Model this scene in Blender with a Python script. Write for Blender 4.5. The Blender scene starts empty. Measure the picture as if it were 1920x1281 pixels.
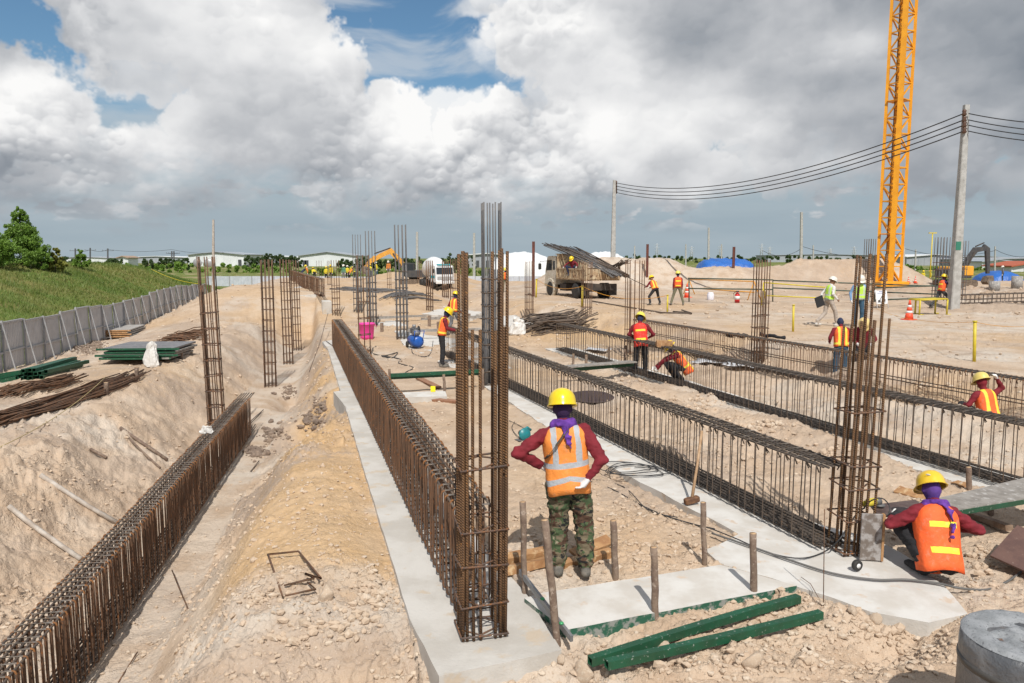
import bpy, bmesh, math, random
import numpy as np
from mathutils import Vector, Matrix, Euler

# ------------------------------------------------------------------ camera, world, sun, exposure
SC = bpy.context.scene
COL = SC.collection
F, HZ, H = 1400.0, 484.0, 2.95            # focal length and horizon of the photograph in its own pixels, eye height in metres
PIT = math.atan((640.5 - HZ) / F)
cd = bpy.data.cameras.new('camera'); cam = bpy.data.objects.new('camera', cd); COL.objects.link(cam)
cam.location = (0, 0, H); cam.rotation_euler = (math.pi / 2 - PIT, 0, 0)
cd.sensor_width = 36; cd.lens = 36 * F / 1920; cd.clip_start = .05; cd.clip_end = 6000
SC.camera = cam
SC.view_settings.view_transform = 'Standard'; SC.view_settings.look = 'None'
SC.view_settings.exposure = 0.0; SC.view_settings.gamma = 1; SC.view_settings.use_curve_mapping = False
SUN_EL, SH_AZ = 50, -6                     # sun height; compass bearing that shadows point to
sd = bpy.data.lights.new('sun', 'SUN'); so = bpy.data.objects.new('sun', sd); COL.objects.link(so)
sd.energy = 4.3; sd.angle = math.radians(.55); sd.color = (1, .955, .88)
_a = math.radians(SH_AZ); _e = math.radians(SUN_EL)
_ld = Vector((math.sin(_a) * math.cos(_e), math.cos(_a) * math.cos(_e), -math.sin(_e)))
so.rotation_euler = _ld.to_track_quat('-Z', 'Y').to_euler(); so.location = (0, -10, 30)

def px_ray(u, v):
    a = (u - 960) / F; b = (640.5 - v) / F; c, s = math.cos(PIT), math.sin(PIT)
    return Vector((a, c + b * s, -s + b * c))
def azel(u, v):
    d = px_ray(u, v).normalized(); return (math.atan2(d.x, d.y), math.asin(d.z))

class NT:
    """tiny helper for writing node trees"""
    def __init__(s, nt): s.nt = nt; s.n = nt.nodes; s.l = nt.links
    def put(s, sock, v):
        if isinstance(v, bpy.types.NodeSocket): s.l.new(v, sock)
        elif v is not None:
            if sock.type == 'RGBA' and len(v) == 3: v = (*v, 1)
            sock.default_value = v
    def m(s, op, a, b=None, c=None, clamp=False):
        n = s.n.new('ShaderNodeMath'); n.operation = op; n.use_clamp = clamp
        for i, v in enumerate((a, b, c)): s.put(n.inputs[i], v)
        return n.outputs[0]
    def vm(s, op, a, b=None, sc=None):
        n = s.n.new('ShaderNodeVectorMath'); n.operation = op; s.put(n.inputs[0], a)
        if b is not None: s.put(n.inputs[1], b)
        if sc is not None: s.put(n.inputs['Scale'], sc)
        return n.outputs['Value'] if op in ('LENGTH', 'DOT_PRODUCT') else n.outputs[0]
    def noise(s, vec, scale, detail=4, rough=.5, dist=0, out='Fac'):
        n = s.n.new('ShaderNodeTexNoise'); s.put(n.inputs['Vector'], vec); n.inputs['Scale'].default_value = scale
        n.inputs['Detail'].default_value = detail; n.inputs['Roughness'].default_value = rough; n.inputs['Distortion'].default_value = dist
        return n.outputs[out]
    def vor(s, vec, scale, feat='F1', out='Distance', smooth=None):
        n = s.n.new('ShaderNodeTexVoronoi'); n.feature = feat; s.put(n.inputs['Vector'], vec); n.inputs['Scale'].default_value = scale
        if smooth is not None: n.inputs['Smoothness'].default_value = smooth
        return n.outputs[out]
    def mix(s, f, a, b, mode='MIX'):
        n = s.n.new('ShaderNodeMix'); n.data_type = 'RGBA'; n.blend_type = mode
        s.put(n.inputs[0], f); s.put(n.inputs[6], a); s.put(n.inputs[7], b); return n.outputs[2]
    def ss(s, x, a, b, lo=0., hi=1.):
        n = s.n.new('ShaderNodeMapRange'); n.interpolation_type = 'SMOOTHSTEP'
        s.put(n.inputs[0], x)
        for i, v in enumerate((a, b, lo, hi)): s.put(n.inputs[i + 1], v)
        return n.outputs[0]
    def ramp(s, f, stops, interp='LINEAR'):
        n = s.n.new('ShaderNodeValToRGB'); r = n.color_ramp; r.interpolation = interp
        while len(r.elements) < len(stops): r.elements.new(.5)
        for e, (p, c) in zip(r.elements, stops): e.position = p; e.color = (*c, 1)
        s.put(n.inputs[0], f); return n.outputs[0]
    def sep(s, v):
        n = s.n.new('ShaderNodeSeparateXYZ'); s.put(n.inputs[0], v); return n.outputs
    def comb(s, x, y, z):
        n = s.n.new('ShaderNodeCombineXYZ')
        for i, v in enumerate((x, y, z)): s.put(n.inputs[i], v)
        return n.outputs[0]

# ---- clouds, written as a function of bearing and height; sampled once into a table that the world shader looks up
def _h2(ix, iy, s):
    n = (ix * 374761393 + iy * 668265263 + s * 1442695041) & 0xffffffff
    n = ((n ^ (n >> 13)) * 1274126177) & 0xffffffff
    return ((n ^ (n >> 16)) & 0xffffff).astype(np.float32) / 16777215.0
def vn(x, y, s=0, per=None):
    x0 = np.floor(x); y0 = np.floor(y); fx = (x - x0).astype(np.float32); fy = (y - y0).astype(np.float32)
    ix = x0.astype(np.int64); iy = y0.astype(np.int64)
    fx = fx * fx * fx * (fx * (fx * 6 - 15) + 10); fy = fy * fy * fy * (fy * (fy * 6 - 15) + 10)
    ix1 = ix + 1
    if per: ix = ix % per; ix1 = ix1 % per
    a, b = _h2(ix, iy, s), _h2(ix1, iy, s); c, d = _h2(ix, iy + 1, s), _h2(ix1, iy + 1, s)
    return (a + (b - a) * fx) * (1 - fy) + (c + (d - c) * fx) * fy
def sstep(x, a, b):
    t = np.clip((x - a) / (b - a), 0, 1); return t * t * (3 - 2 * t)
def fb(az, el, K, octs, s, rough=.5, billow=False):
    t = 0; am = 1; tot = 0; k = K
    for i in range(octs):
        c, sn = (1, 0)
        n = vn(az / (2 * math.pi) * k + 31.7 * i, el / (2 * math.pi) * k + 11.3 * i, s + i * 7)
        if billow: n = np.abs(2 * n - 1)
        t = t + n * am; tot += am; am *= rough; k = int(k * 2.03)
    return t / tot
BRI = [[.44,.62,.70,.70,.66,.60,.62,.58,.48,.52,.45,.34,.30], [.50,.62,.68,.72,.74,.66,.72,.62,.42,.58,.62,.38,.26], [.86,.74,.58,.62,.58,.80,.70,.66,.56,.48,.46,.36,.30],
       [.78,.74,.66,.46,.54,.84,.70,.78,.62,.62,.36,.46,.40], [.44,.54,.74,.60,.56,.56,.64,.74,.60,.56,.44,.50,.48], [.40,.42,.44,.56,.52,.46,.48,.48,.56,.46,.42,.42,.42]]
BLOBS = [(-30, 330, 290, 130, 1.0), (90, 270, 170, 100, .9), (75, 175, 75, 60, .8), (300, 340, 240, 90, .9), (420, 400, 200, 50, .7), (560, 440, 150, 30, .45), (430, 50, 330, 120, 1.1),
         (560, 170, 190, 110, .9), (480, 250, 200, 70, .7), (700, 225, 85, 70, 1.0), (860, 320, 330, 120, 1.0), (1150, 300, 300, 130, 1.0), (1030, 40, 220, 80, .75), (1330, 90, 330, 150, 1.0),
         (1560, 280, 240, 120, 1.), (1780, 120, 330, 220, 1.1), (1760, 320, 280, 60, .7), (1230, 395, 110, 38, .7), (30, 385, 120, 22, .5), (640, 400, 90, 30, .6),
         (710, 70, 135, 130, -2.6), (785, 160, 100, 70, -2.4), (175, 150, 130, 55, -2.4), (50, 75, 150, 42, -1.8), (255, 200, 75, 45, -2.0), (1345, 262, 50, 26, -1.2), (880, 45, 90, 22, -.7), (1870, 298, 40, 14, -.8)]
def bank(u, v):
    t = 0
    for (a, b, ru, rv, am) in BLOBS: t = t + am * sstep(np.hypot((u - a) / ru, (v - b) / rv), 1.35, .25)
    return t
def bright(u, v):
    g = np.array(BRI, dtype=np.float32); x = np.clip(u / 160, 0, 11.999); y = np.clip(v / 80, 0, 4.999)
    i = x.astype(int); j = y.astype(int); fx = sstep(x - i, 0, 1); fy = sstep(y - j, 0, 1)
    return (g[j, i] * (1 - fx) + g[j, i + 1] * fx) * (1 - fy) + (g[j + 1, i] * (1 - fx) + g[j + 1, i + 1] * fx) * fy
def ae2px(az, el):
    x, y, z = np.sin(az) * np.cos(el), np.cos(az) * np.cos(el), np.sin(el)
    c, s = math.cos(PIT), math.sin(PIT); f = np.maximum(y * c - z * s, .05)
    return 960 + F * x / f, 640.5 - F * (y * s + z * c) / f
def cloud_table(az0, az1, el0, el1, w, h, view=True):
    az = np.linspace(az0, az1, w, dtype=np.float32)[None, :].repeat(h, 0)
    el = np.linspace(el0, el1, h, dtype=np.float32)[:, None].repeat(w, 1)
    px = (az1 - az0) / w; py = (el1 - el0) / h
    if view:
        wxm = (fb(az, el, 150, 5, 5, .6) - .5) * 2; wym = (fb(az, el, 150, 5, 15, .6) - .5) * 2
        fine = 1 - fb(az + wxm * .004, el * 1.1 + wym * .004, 170, 6, 2, .55, True)
        u, v = ae2px(az, el); u = u + wxm * 22; v = v + wym * 16
        B = bright(u, v); T = bank(u, v) + (fb(az, el, 40, 4, 33) - .5) * .9
        lit = B.copy(); cov = sstep(T, .25, .8) * .92
        calm = .25 + .95 * sstep(fb(az, el, 34, 3, 44), .38, .66) * sstep(B, .28, .62); shd = np.zeros_like(lit); rng = np.random.RandomState(7)
        for lvl, (n, r0, r1, amp, op) in enumerate([(420, .055, .10, .30, .75), (1300, .022, .05, .26, .8), (3600, .009, .022, .20, .8), (3500, .004, .009, .12, .6)]):
            ca = rng.uniform(az0, az1, n); ce = rng.uniform(0, 1, n) ** .9 * (el1 - .03) + .03
            od = np.argsort(-ce); ca, ce = ca[od], ce[od]
            cu, cv = ae2px(ca, ce); bb = bank(cu, cv); keep = rng.uniform(0, 1, n)
            for k in range(n):
                t = bb[k]
                if cu[k] < -400 or cu[k] > 2300 or cv[k] < -260: t = .5
                if t < .46: continue
                sm = (.35 + .65 * sstep(ce[k], .03, .22))
                r = (r0 + (r1 - r0) * rng.rand() ** 2) * sm
                x0, y0 = (ca[k] - az0) / px, (ce[k] - el0) / py; R = r * 1.5
                i0, i1 = int(max(0, x0 - R / px)), int(min(w, x0 + R / px)); j0, j1 = int(max(0, y0 - R / py)), int(min(h, y0 + R / py))
                if i1 - i0 < 3 or j1 - j0 < 3: continue
                S = np.s_[j0:j1, i0:i1]
                dx = (az[S] - ca[k]) / r + wxm[S] * .55; dy = (el[S] - ce[k]) / (r * .85) + wym[S] * .55
                rr = dx * dx + dy * dy
                a = sstep(rr, 1.0, .35 + .25 * (lvl < 1)) * op
                sh = (dy * .75 - dx * .16 + np.sqrt(np.maximum(0, 1 - rr)) * .35 - .24) * amp * (.45 + 1.1 * (keep[k]))
                shd[S] = shd[S] * (1 - a * .55) + sh * a
                edge = t < .95
                if edge or lvl < 2: cov[S] = np.maximum(cov[S], a / op * min(1, .45 + t * .8)) if lvl < 3 else cov[S]
        M1 = (fb(az + wxm * .01, el * 1.5 + wym * .01, 48, 4, 45, .5) - .5)
        lit = B * 1.4 - .27 + shd * calm * 1.05 + (fine - .66) * .22 * calm + M1 * .75
        thin = sstep(cov, 1, .45) * .12
        lit = np.clip(lit + thin * (B - .2), 0, 1)
    else:
        f1 = fb(az, el * 1.3, 16, 7, 1, .5); cov = sstep(f1, .40, .50); lit = np.clip(.55 + (fb(az + .02, el * 1.3 - .05, 16, 7, 1, .5) - f1) * -3, 0.1, .95)
    cov = cov * sstep(el + (fb(az, el * 2, 60, 5, 88, .6) - .5) * .11, .035, .10)
    s = fb(az, el * 2.4, 90, 6, 91, .55)
    s2 = sstep(s, .57, .66) * sstep(el, .025, .06) * sstep(el, .2, .11)
    lo = (1 - cov) * s2 * .75
    litlo = sstep(fb(az + .003, el * 2.4 - .01, 150, 5, 97, .5), .35, .65) * .35 + .25
    al = cov + lo; lit = (lit * cov + litlo * lo) / np.maximum(al, 1e-3)
    wv = (fb(az, el, 20, 3, 61) - .5) * .5
    veil = sstep(fb(az * .7 + el * .9, el * 3.6 + wv - az * .25, 30, 7, 51, .58), .45, .68)
    streak = fb(az, el * 9, 26, 5, 71, .5)
    return al, lit, veil, streak
STOPS = [(0, (.23, .26, .30)), (.25, (.34, .365, .40)), (.5, (.52, .535, .56)), (.75, (.76, .765, .775)), (1, (.97, .965, .955))]
def build_world():
    w = bpy.data.worlds.new('World'); SC.world = w; w.use_nodes = True
    t = NT(w.node_tree); t.n.clear()
    def table(name, a0, a1, e0, e1, W, Hh, view):
        al, lit, veil, st = cloud_table(a0, a1, e0, e1, W, Hh, view)
        im = bpy.data.images.new(name, W, Hh, float_buffer=True, is_data=True)
        buf = np.stack([al, lit, veil, np.ones_like(al)], -1).astype(np.float32)
        im.pixels.foreach_set(buf.ravel()); im.update(); im.pack(); return im
    tc = t.n.new('ShaderNodeTexCoord'); Dv = tc.outputs['Generated']
    o = t.sep(Dv); az = t.m('ARCTAN2', o[0], o[1]); el = t.m('ARCSINE', o[2])
    def look(im, a0, a1, e0, e1):
        n = t.n.new('ShaderNodeTexImage'); n.image = im; n.extension = 'EXTEND'; n.interpolation = 'Linear'
        v = t.comb(t.m('DIVIDE', t.m('SUBTRACT', az, a0), a1 - a0), t.m('DIVIDE', t.m('SUBTRACT', el, e0), e1 - e0), 0)
        t.put(n.inputs[0], v); return n.outputs[0]
    A, B = (-1.05, 1.05, -.02, .5225), (-math.pi, math.pi, -.1, math.pi / 2)
    near = look(table('clouds_ahead', *A, 2400, 620, True), *A)
    far = look(table('clouds_around', *B, 720, 200, False), *B)
    inside = t.m('MULTIPLY', t.ss(t.m('ABSOLUTE', az), 1.03, .9), t.ss(el, .50, .40))
    tb = t.sep(t.mix(inside, far, near))
    Pm = t.comb(az, el, 0)
    cc = t.ramp(tb[1], STOPS)
    sky = t.n.new('ShaderNodeTexSky'); sky.sky_type = 'NISHITA'; sky.sun_disc = False
    sky.sun_elevation = math.radians(SUN_EL); sky.sun_rotation = math.radians(180 + SH_AZ); sky.air_density = 1.0; sky.dust_density = .6; sky.ozone_density = 2.5
    blue = t.vm('MULTIPLY', t.vm('SCALE', sky.outputs[0], sc=.09), (.80, 1.0, 1.03))
    base = t.mix(t.m('MULTIPLY', tb[2], .6), blue, (.60, .64, .68))
    stk = t.noise(t.vm('MULTIPLY', Pm, (1., 9., 1)), 4, 3, .5)
    murk = t.mix(stk, (.30, .385, .445), (.43, .50, .545))
    base = t.mix(t.ss(el, .24, .05), base, murk)
    col = t.mix(tb[0], base, cc)
    bg = t.n.new('ShaderNodeBackground'); bg.inputs['Strength'].default_value = 1.0     # the Nishita part is already scaled by .09
    t.l.new(col, bg.inputs['Color'])
    wo = t.n.new('ShaderNodeOutputWorld'); t.l.new(bg.outputs[0], wo.inputs['Surface'])
    w.cycles.sampling_method = 'MANUAL'; w.cycles.sample_map_resolution = 512
build_world()

# ------------------------------------------------------------------ helpers
R = math.radians
def tag(o, label=None, cat=None, group=None, kind=None):
    if label: o['label'] = label
    if cat: o['category'] = cat
    if group: o['group'] = group
    if kind: o['kind'] = kind
    return o
def thing(name, label, cat, loc=(0, 0, 0), rz=0, group=None):
    o = bpy.data.objects.new(name, None); COL.objects.link(o); o.empty_display_size = .2
    o.location = loc; o.rotation_euler = (0, 0, rz); return tag(o, label, cat, group)
class MB:
    """collects shapes and links them as one mesh object"""
    def __init__(s): s.v = []; s.f = []; s.mi = []; s.sm = []; s.M = Matrix()
    def add(s, vs, fs, mi=0, sm=False):
        b = len(s.v); s.v += [tuple(s.M @ Vector(p)) for p in vs]
        for f in fs: s.f.append(tuple(b + i for i in f)); s.mi.append(mi); s.sm.append(sm)
        return s
    def box(s, c, d, rot=None, mi=0, ch=0.0, taper=1.0):
        hx, hy, hz_ = d[0] / 2, d[1] / 2, d[2] / 2
        m = Matrix.Translation(c) @ (Euler(rot).to_matrix().to_4x4() if rot else Matrix())
        if ch > 0:
            pts = []; 
            for z, i, t in ((-hz_, 1, 1), (-hz_ + ch, 0, 1), (hz_ - ch, 0, taper), (hz_, 1, taper)):
                a = ch if i else 0
                for sx, sy, q in ((-1, -1, 0), (-1, -1, 1), (1, -1, 1), (1, -1, 0), (1, 1, 0), (1, 1, 1), (-1, 1, 1), (-1, 1, 0)):
                    ax = a + (ch if q else 0); ay = a + (0 if q else ch)
                    pts.append((sx * (hx * t - ax), sy * (hy * t - ay), z))
            fs = [tuple(range(7, -1, -1)), tuple(range(24, 32))]
            for r in range(3):
                for k in range(8): fs.append((r * 8 + k, r * 8 + (k + 1) % 8, r * 8 + 8 + (k + 1) % 8, r * 8 + 8 + k))
        else:
            pts = [(x * hx * (taper if z > 0 else 1), y * hy * (taper if z > 0 else 1), z * hz_) for z in (-1, 1) for x, y in ((-1, -1), (1, -1), (1, 1), (-1, 1))]
            fs = [(3, 2, 1, 0), (4, 5, 6, 7), (0, 1, 5, 4), (1, 2, 6, 5), (2, 3, 7, 6), (3, 0, 4, 7)]
        return s.add([tuple(m @ Vector(p)) for p in pts], fs, mi)
    def prism(s, poly, z0, z1, mi=0, mi_side=None):
        n = len(poly); vs = [(x, y, z0) for x, y in poly] + [(x, y, z1) for x, y in poly]
        s.add(vs, [tuple(range(n, 2 * n)), tuple(range(n - 1, -1, -1))], mi)
        return s.add(vs, [(i, (i + 1) % n, n + (i + 1) % n, n + i) for i in range(n)], mi if mi_side is None else mi_side)
    def extr(s, prof, y0, y1, mi=0, axis='y'):
        """profile in x,z pushed along y (or profile y,z along x)"""
        n = len(prof); P = (lambda a, b, c: (a, c, b)) if axis == 'y' else (lambda a, b, c: (c, a, b))
        vs = [P(a, b, y0) for a, b in prof] + [P(a, b, y1) for a, b in prof]
        return s.add(vs, [tuple(range(n)), tuple(range(2 * n - 1, n - 1, -1))] + [(i, n + i, n + (i + 1) % n, (i + 1) % n) for i in range(n)], mi)
    def tube(s, pts, r, n=6, mi=0, cap=True, sm=True, closed=False):
        P = [Vector(p) for p in pts]; m = len(P); rr = r if isinstance(r, (list, tuple)) else [r] * m
        vs = []; up = None
        for i, p in enumerate(P):
            a = P[i - 1] if (i > 0 or closed) else p; b = P[(i + 1) % m] if (i < m - 1 or closed) else p
            t = (b - a)
            if t.length < 1e-9: t = Vector((0, 0, 1))
            t.normalize()
            if up is None: up = Vector((0, 0, 1)) if abs(t.z) < .9 else Vector((1, 0, 0))
            x = up.cross(t)
            if x.length < 1e-4: x = Vector((1, 0, 0)).cross(t)
            x.normalize(); y = t.cross(x); up = y if False else up
            k = 1.0
            if 0 < i < m - 1 or closed:
                u1 = (p - P[i - 1]).normalized(); u2 = (P[(i + 1) % m] - p).normalized(); k = 1 / max(.5, math.sqrt(max(.05, (1 + u1.dot(u2)) / 2)))
            for j in range(n):
                a_ = 2 * math.pi * j / n + math.pi / n
                vs.append(tuple(p + (x * math.cos(a_) + y * math.sin(a_)) * rr[i] * (k if k < 1.5 else 1.5)))
        fs = []
        for i in range(m - 1 + (1 if closed else 0)):
            for j in range(n):
                a, b = i * n + j, i * n + (j + 1) % n; c, d = ((i + 1) % m) * n + (j + 1) % n, ((i + 1) % m) * n + j
                fs.append((a, b, c, d))
        if cap and not closed: fs += [tuple(range(n - 1, -1, -1)), tuple((m - 1) * n + j for j in range(n))]
        return s.add(vs, fs, mi, sm)
    def bar(s, a, b, r, n=6, mi=0): return s.tube([a, b], r, n, mi)
    def beam(s, a, b, w, h, mi=0):
        """rectangular bar from a to b"""
        a, b = Vector(a), Vector(b); t = (b - a); L = t.length; q = t.to_track_quat('Y', 'Z')
        m = Matrix.Translation((a + b) / 2) @ q.to_matrix().to_4x4()
        o = s.M; s.M = o @ m; s.box((0, 0, 0), (w, L, h), mi=mi); s.M = o; return s
    def lathe(s, prof, n=24, mi=0, c=(0, 0, 0), rot=None, sm=True):
        m = Matrix.Translation(c) @ (Euler(rot).to_matrix().to_4x4() if rot else Matrix())
        vs = [tuple(m @ Vector((r * math.cos(2 * math.pi * j / n), r * math.sin(2 * math.pi * j / n), z))) for r, z in prof for j in range(n)]
        fs = []
        for i in range(len(prof) - 1):
            for j in range(n):
                a, b, c_, d = i * n + j, i * n + (j + 1) % n, (i + 1) * n + (j + 1) % n, (i + 1) * n + j
                fs.append((a, b, c_, d))
        fs += [tuple(range(n - 1, -1, -1)), tuple((len(prof) - 1) * n + j for j in range(n))]
        return s.add(vs, fs, mi, sm)
    def sphere(s, c, r, n=12, m=8, mi=0, sc=(1, 1, 1)):
        prof = [(max(1e-4, math.sin(math.pi * i / m)), -math.cos(math.pi * i / m)) for i in range(m + 1)]
        vs = [(c[0] + a * r * math.cos(2 * math.pi * j / n) * sc[0], c[1] + a * r * math.sin(2 * math.pi * j / n) * sc[1], c[2] + z * r * sc[2]) for a, z in prof for j in range(n)]
        fs = [(i * n + j, i * n + (j + 1) % n, (i + 1) * n + (j + 1) % n, (i + 1) * n + j) for i in range(m) for j in range(n)]
        return s.add(vs, fs, mi, True)
    def mesh(s, name, mats):
        me = bpy.data.meshes.new(name); me.from_pydata(s.v, [], s.f)
        for m_ in (mats if isinstance(mats, (list, tuple)) else [mats]): me.materials.append(m_)
        me.polygons.foreach_set('material_index', s.mi); me.polygons.foreach_set('use_smooth', s.sm); me.update(); return me
    def build(s, name, mats, parent=None, loc=(0, 0, 0), rz=0):
        o = bpy.data.objects.new(name, s.mesh(name, mats)); COL.objects.link(o); o.location = loc; o.rotation_euler = (0, 0, rz)
        if parent: o.parent = parent
        return o
def inst(me, name, parent=None, loc=(0, 0, 0), rot=(0, 0, 0), sc=None):
    o = bpy.data.objects.new(name, me); COL.objects.link(o); o.location = loc; o.rotation_euler = rot
    if sc: o.scale = sc
    if parent: o.parent = parent
    return o
def copy_tree(o, parent=None):
    c = o.copy(); COL.objects.link(c); c.parent = parent
    for ch in list(o.children): copy_tree(ch, c)
    return c
def npmesh(name, V, Fc, mat, smooth=True, attrs=None):
    """V (n,3), Fc (m,3 or 4)"""
    V = np.asarray(V, dtype=np.float32); Fc = np.asarray(Fc, dtype=np.int32); k = Fc.shape[1]
    me = bpy.data.meshes.new(name); me.vertices.add(len(V)); me.vertices.foreach_set('co', V.ravel())
    me.loops.add(Fc.size); me.loops.foreach_set('vertex_index', Fc.ravel()); me.polygons.add(len(Fc))
    me.polygons.foreach_set('loop_start', np.arange(0, Fc.size, k, dtype=np.int32)); me.polygons.foreach_set('loop_total', np.full(len(Fc), k, dtype=np.int32))
    me.polygons.foreach_set('use_smooth', np.full(len(Fc), smooth)); me.update(calc_edges=True); me.validate()
    me.materials.append(mat)
    for n_, a in (attrs or {}).items():
        at = me.color_attributes.new(n_, 'FLOAT_COLOR', 'POINT'); at.data.foreach_set('color', np.asarray(a, dtype=np.float32).ravel())
    return me

# ------------------------------------------------------------------ materials
MATS = {}
def M(name, c1, c2=None, scale=6., rough=.8, metal=0., bump=0., bscale=60., c3=None, s3=30., t3=.6, coat=0., lo=.35, hi=.65, rnd=.0, em=None, bdist=.01):
    """base colour c1 broken by c2 (noise at scale), flecked by c3 (noise at s3 above t3)"""
    if name in MATS: return MATS[name]
    m = bpy.data.materials.new(name); m.use_nodes = True; t = NT(m.node_tree); b = t.n['Principled BSDF']
    tc = t.n.new('ShaderNodeTexCoord'); P = tc.outputs['Object']
    oi = t.n.new('ShaderNodeObjectInfo')
    if c2 or c3 or bump: P = t.vm('ADD', P, t.vm('SCALE', t.comb(oi.outputs['Random'], oi.outputs['Random'], 0), sc=37.))
    col = (*c1, 1)
    if c2: col = t.mix(t.ss(t.noise(P, scale, 5, .6), lo, hi), c1, c2)
    if c3: col = t.mix(t.ss(t.noise(P, s3, 4, .6), t3 - .05, t3 + .05), col, c3)
    if rnd:
        hs = t.n.new('ShaderNodeHueSaturation'); t.put(hs.inputs['Value'], t.m('MULTIPLY_ADD', oi.outputs['Random'], rnd, 1 - rnd / 2)); t.put(hs.inputs['Color'], col); col = hs.outputs[0]
    t.put(b.inputs['Base Color'], col); b.inputs['Roughness'].default_value = rough; b.inputs['Metallic'].default_value = metal
    if coat: b.inputs['Coat Weight'].default_value = coat; b.inputs['Coat Roughness'].default_value = .15
    if em: b.inputs['Emission Color'].default_value = (*em, 1)
    if bump:
        bn = t.n.new('ShaderNodeBump'); bn.inputs['Strength'].default_value = bump; bn.inputs['Distance'].default_value = bdist
        t.put(bn.inputs['Height'], t.noise(P, bscale, 4, .6)); t.l.new(bn.outputs[0], b.inputs['Normal'])
    MATS[name] = m; return m
def rebar_mat(name, c1, c2, c3, s=9., ribs=0, axis=2):
    m = bpy.data.materials.new(name); m.use_nodes = True; t = NT(m.node_tree); b = t.n['Principled BSDF']
    g = t.n.new('ShaderNodeNewGeometry'); P = g.outputs['Position']
    n1 = t.noise(t.vm('MULTIPLY', P, (1, 1, .35)), s, 5, .65)
    col = t.mix(t.ss(n1, .4, .6), c1, c2); col = t.mix(t.ss(t.noise(P, s * 4, 3, .6), .56, .7), col, c3)
    h = t.noise(P, 160, 2, .6)
    if ribs:
        o = t.sep(P)
        w = t.m('SINE', t.m('MULTIPLY', t.m('ADD', o[2], t.m('MULTIPLY', t.m('ADD', o[0], o[1]), .75)), ribs))
        col = t.mix(t.ss(w, -.5, .6), t.mix(.55, col, (.02, .012, .008)), col)
        h = t.m('ADD', h, t.m('MULTIPLY', w, 1.5))
    bn = t.n.new('ShaderNodeBump'); bn.inputs['Strength'].default_value = .6; bn.inputs['Distance'].default_value = .004; t.put(bn.inputs['Height'], h)
    t.l.new(bn.outputs[0], b.inputs['Normal'])
    t.put(b.inputs['Base Color'], col); b.inputs['Roughness'].default_value = .72; b.inputs['Metallic'].default_value = .15
    MATS[name] = m; return m
RUST_RIB = rebar_mat('rusty_ribbed_steel', (.15, .078, .038), (.22, .115, .05), (.33, .15, .045), 7, 300)
RUST = rebar_mat('rusty_steel', (.10, .058, .036), (.16, .085, .048), (.25, .10, .035), 6)
DARK = rebar_mat('dark_mill_steel', (.085, .066, .055), (.13, .098, .076), (.20, .115, .06), 8)
DARK_RIB = rebar_mat('dark_ribbed_steel', (.085, .072, .063), (.125, .10, .082), (.18, .12, .075), 8, 300)
GREY = rebar_mat('grey_new_steel', (.13, .13, .138), (.17, .16, .155), (.20, .165, .14), 8)
TIE = rebar_mat('tie_steel', (.17, .085, .045), (.10, .075, .065), (.34, .13, .035), 14)
CONC = M('cast_concrete', (.56, .535, .50), (.45, .42, .38), 1.6, .9, bump=.45, bscale=45, c3=(.50, .42, .33), s3=3.5, t3=.62)
CONC_L = M('pale_blinding_concrete', (.62, .60, .57), (.52, .485, .44), 3., .9, bump=.25, bscale=70, c3=(.55, .45, .36), s3=5, t3=.64)
CONC_R = M('rough_concrete', (.36, .345, .33), (.24, .23, .22), 5., .95, bump=.9, bscale=26, bdist=.03, c3=(.5, .48, .46), s3=14, t3=.6)
GREENP = M('green_formwork_paint', (.010, .085, .042), (.014, .065, .032), 6, .5, c3=(.30, .33, .30), s3=38, t3=.665, bump=.2)
GREEN_EDGE = M('cement_stained_green_edge', (.02, .10, .06), (.25, .26, .24), 16, .8, bump=.4, lo=.45, hi=.6)
WOOD_ST = M('stake_wood', (.24, .175, .13), (.15, .10, .075), 14, .85, bump=.6, bscale=50, c3=(.34, .27, .22), s3=24, t3=.62)
WOOD_OR = M('split_timber', (.42, .235, .105), (.30, .15, .065), 9, .75, bump=.5, bscale=40, c3=(.52, .36, .2), s3=16, t3=.6)
WOOD_GR = M('weathered_board', (.30, .275, .25), (.21, .19, .17), 8, .85, bump=.4, bscale=40, c3=(.42, .40, .38), s3=14, t3=.62)
PLY_DK = M('dark_film_plywood', (.075, .045, .04), (.12, .085, .075), 7, .55, c3=(.24, .2, .18), s3=24, t3=.66, bump=.2)
PLY_BR = M('brown_film_plywood', (.095, .05, .042), (.13, .07, .055), 7, .6, c3=(.26, .19, .15), s3=20, t3=.68, bump=.2)
BAMB = M('weathered_bamboo', (.50, .45, .40), (.36, .30, .25), 8, .7, bump=.3)
YEL = M('yellow_tube_paint', (.62, .50, .035), (.55, .42, .03), 9, .5, c3=(.25, .17, .06), s3=22, t3=.68)
ORA = M('orange_tube_paint', (.72, .34, .035), (.6, .27, .03), 9, .5, c3=(.25, .14, .06), s3=22, t3=.68)
CRANE = M('crane_yellow', (.82, .36, .015), (.72, .30, .012), 2, .45, c3=(.25, .10, .02), s3=9, t3=.70)
BLACKR = M('black_rubber', (.02, .02, .021), (.035, .033, .03), 8, .7, bump=.2)
CABLE = M('black_cable', (.028, .028, .03), None, rough=.5)
WHITE = M('white_paint', (.78, .78, .77), (.70, .70, .69), 4, .45)
SACK = M('woven_white_sack', (.70, .69, .67), (.58, .56, .53), 18, .75, bump=.6, bscale=30, bdist=.02)
POLE_C = M('spun_concrete_pole', (.44, .43, .41), (.34, .33, .31), 5, .9, c3=(.22, .21, .20), s3=12, t3=.68, bump=.3)
BLUE_T = M('blue_tarpaulin', (.02, .13, .46), (.015, .10, .38), 1.2, .4, bump=.6, bscale=3, bdist=.15)

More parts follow.
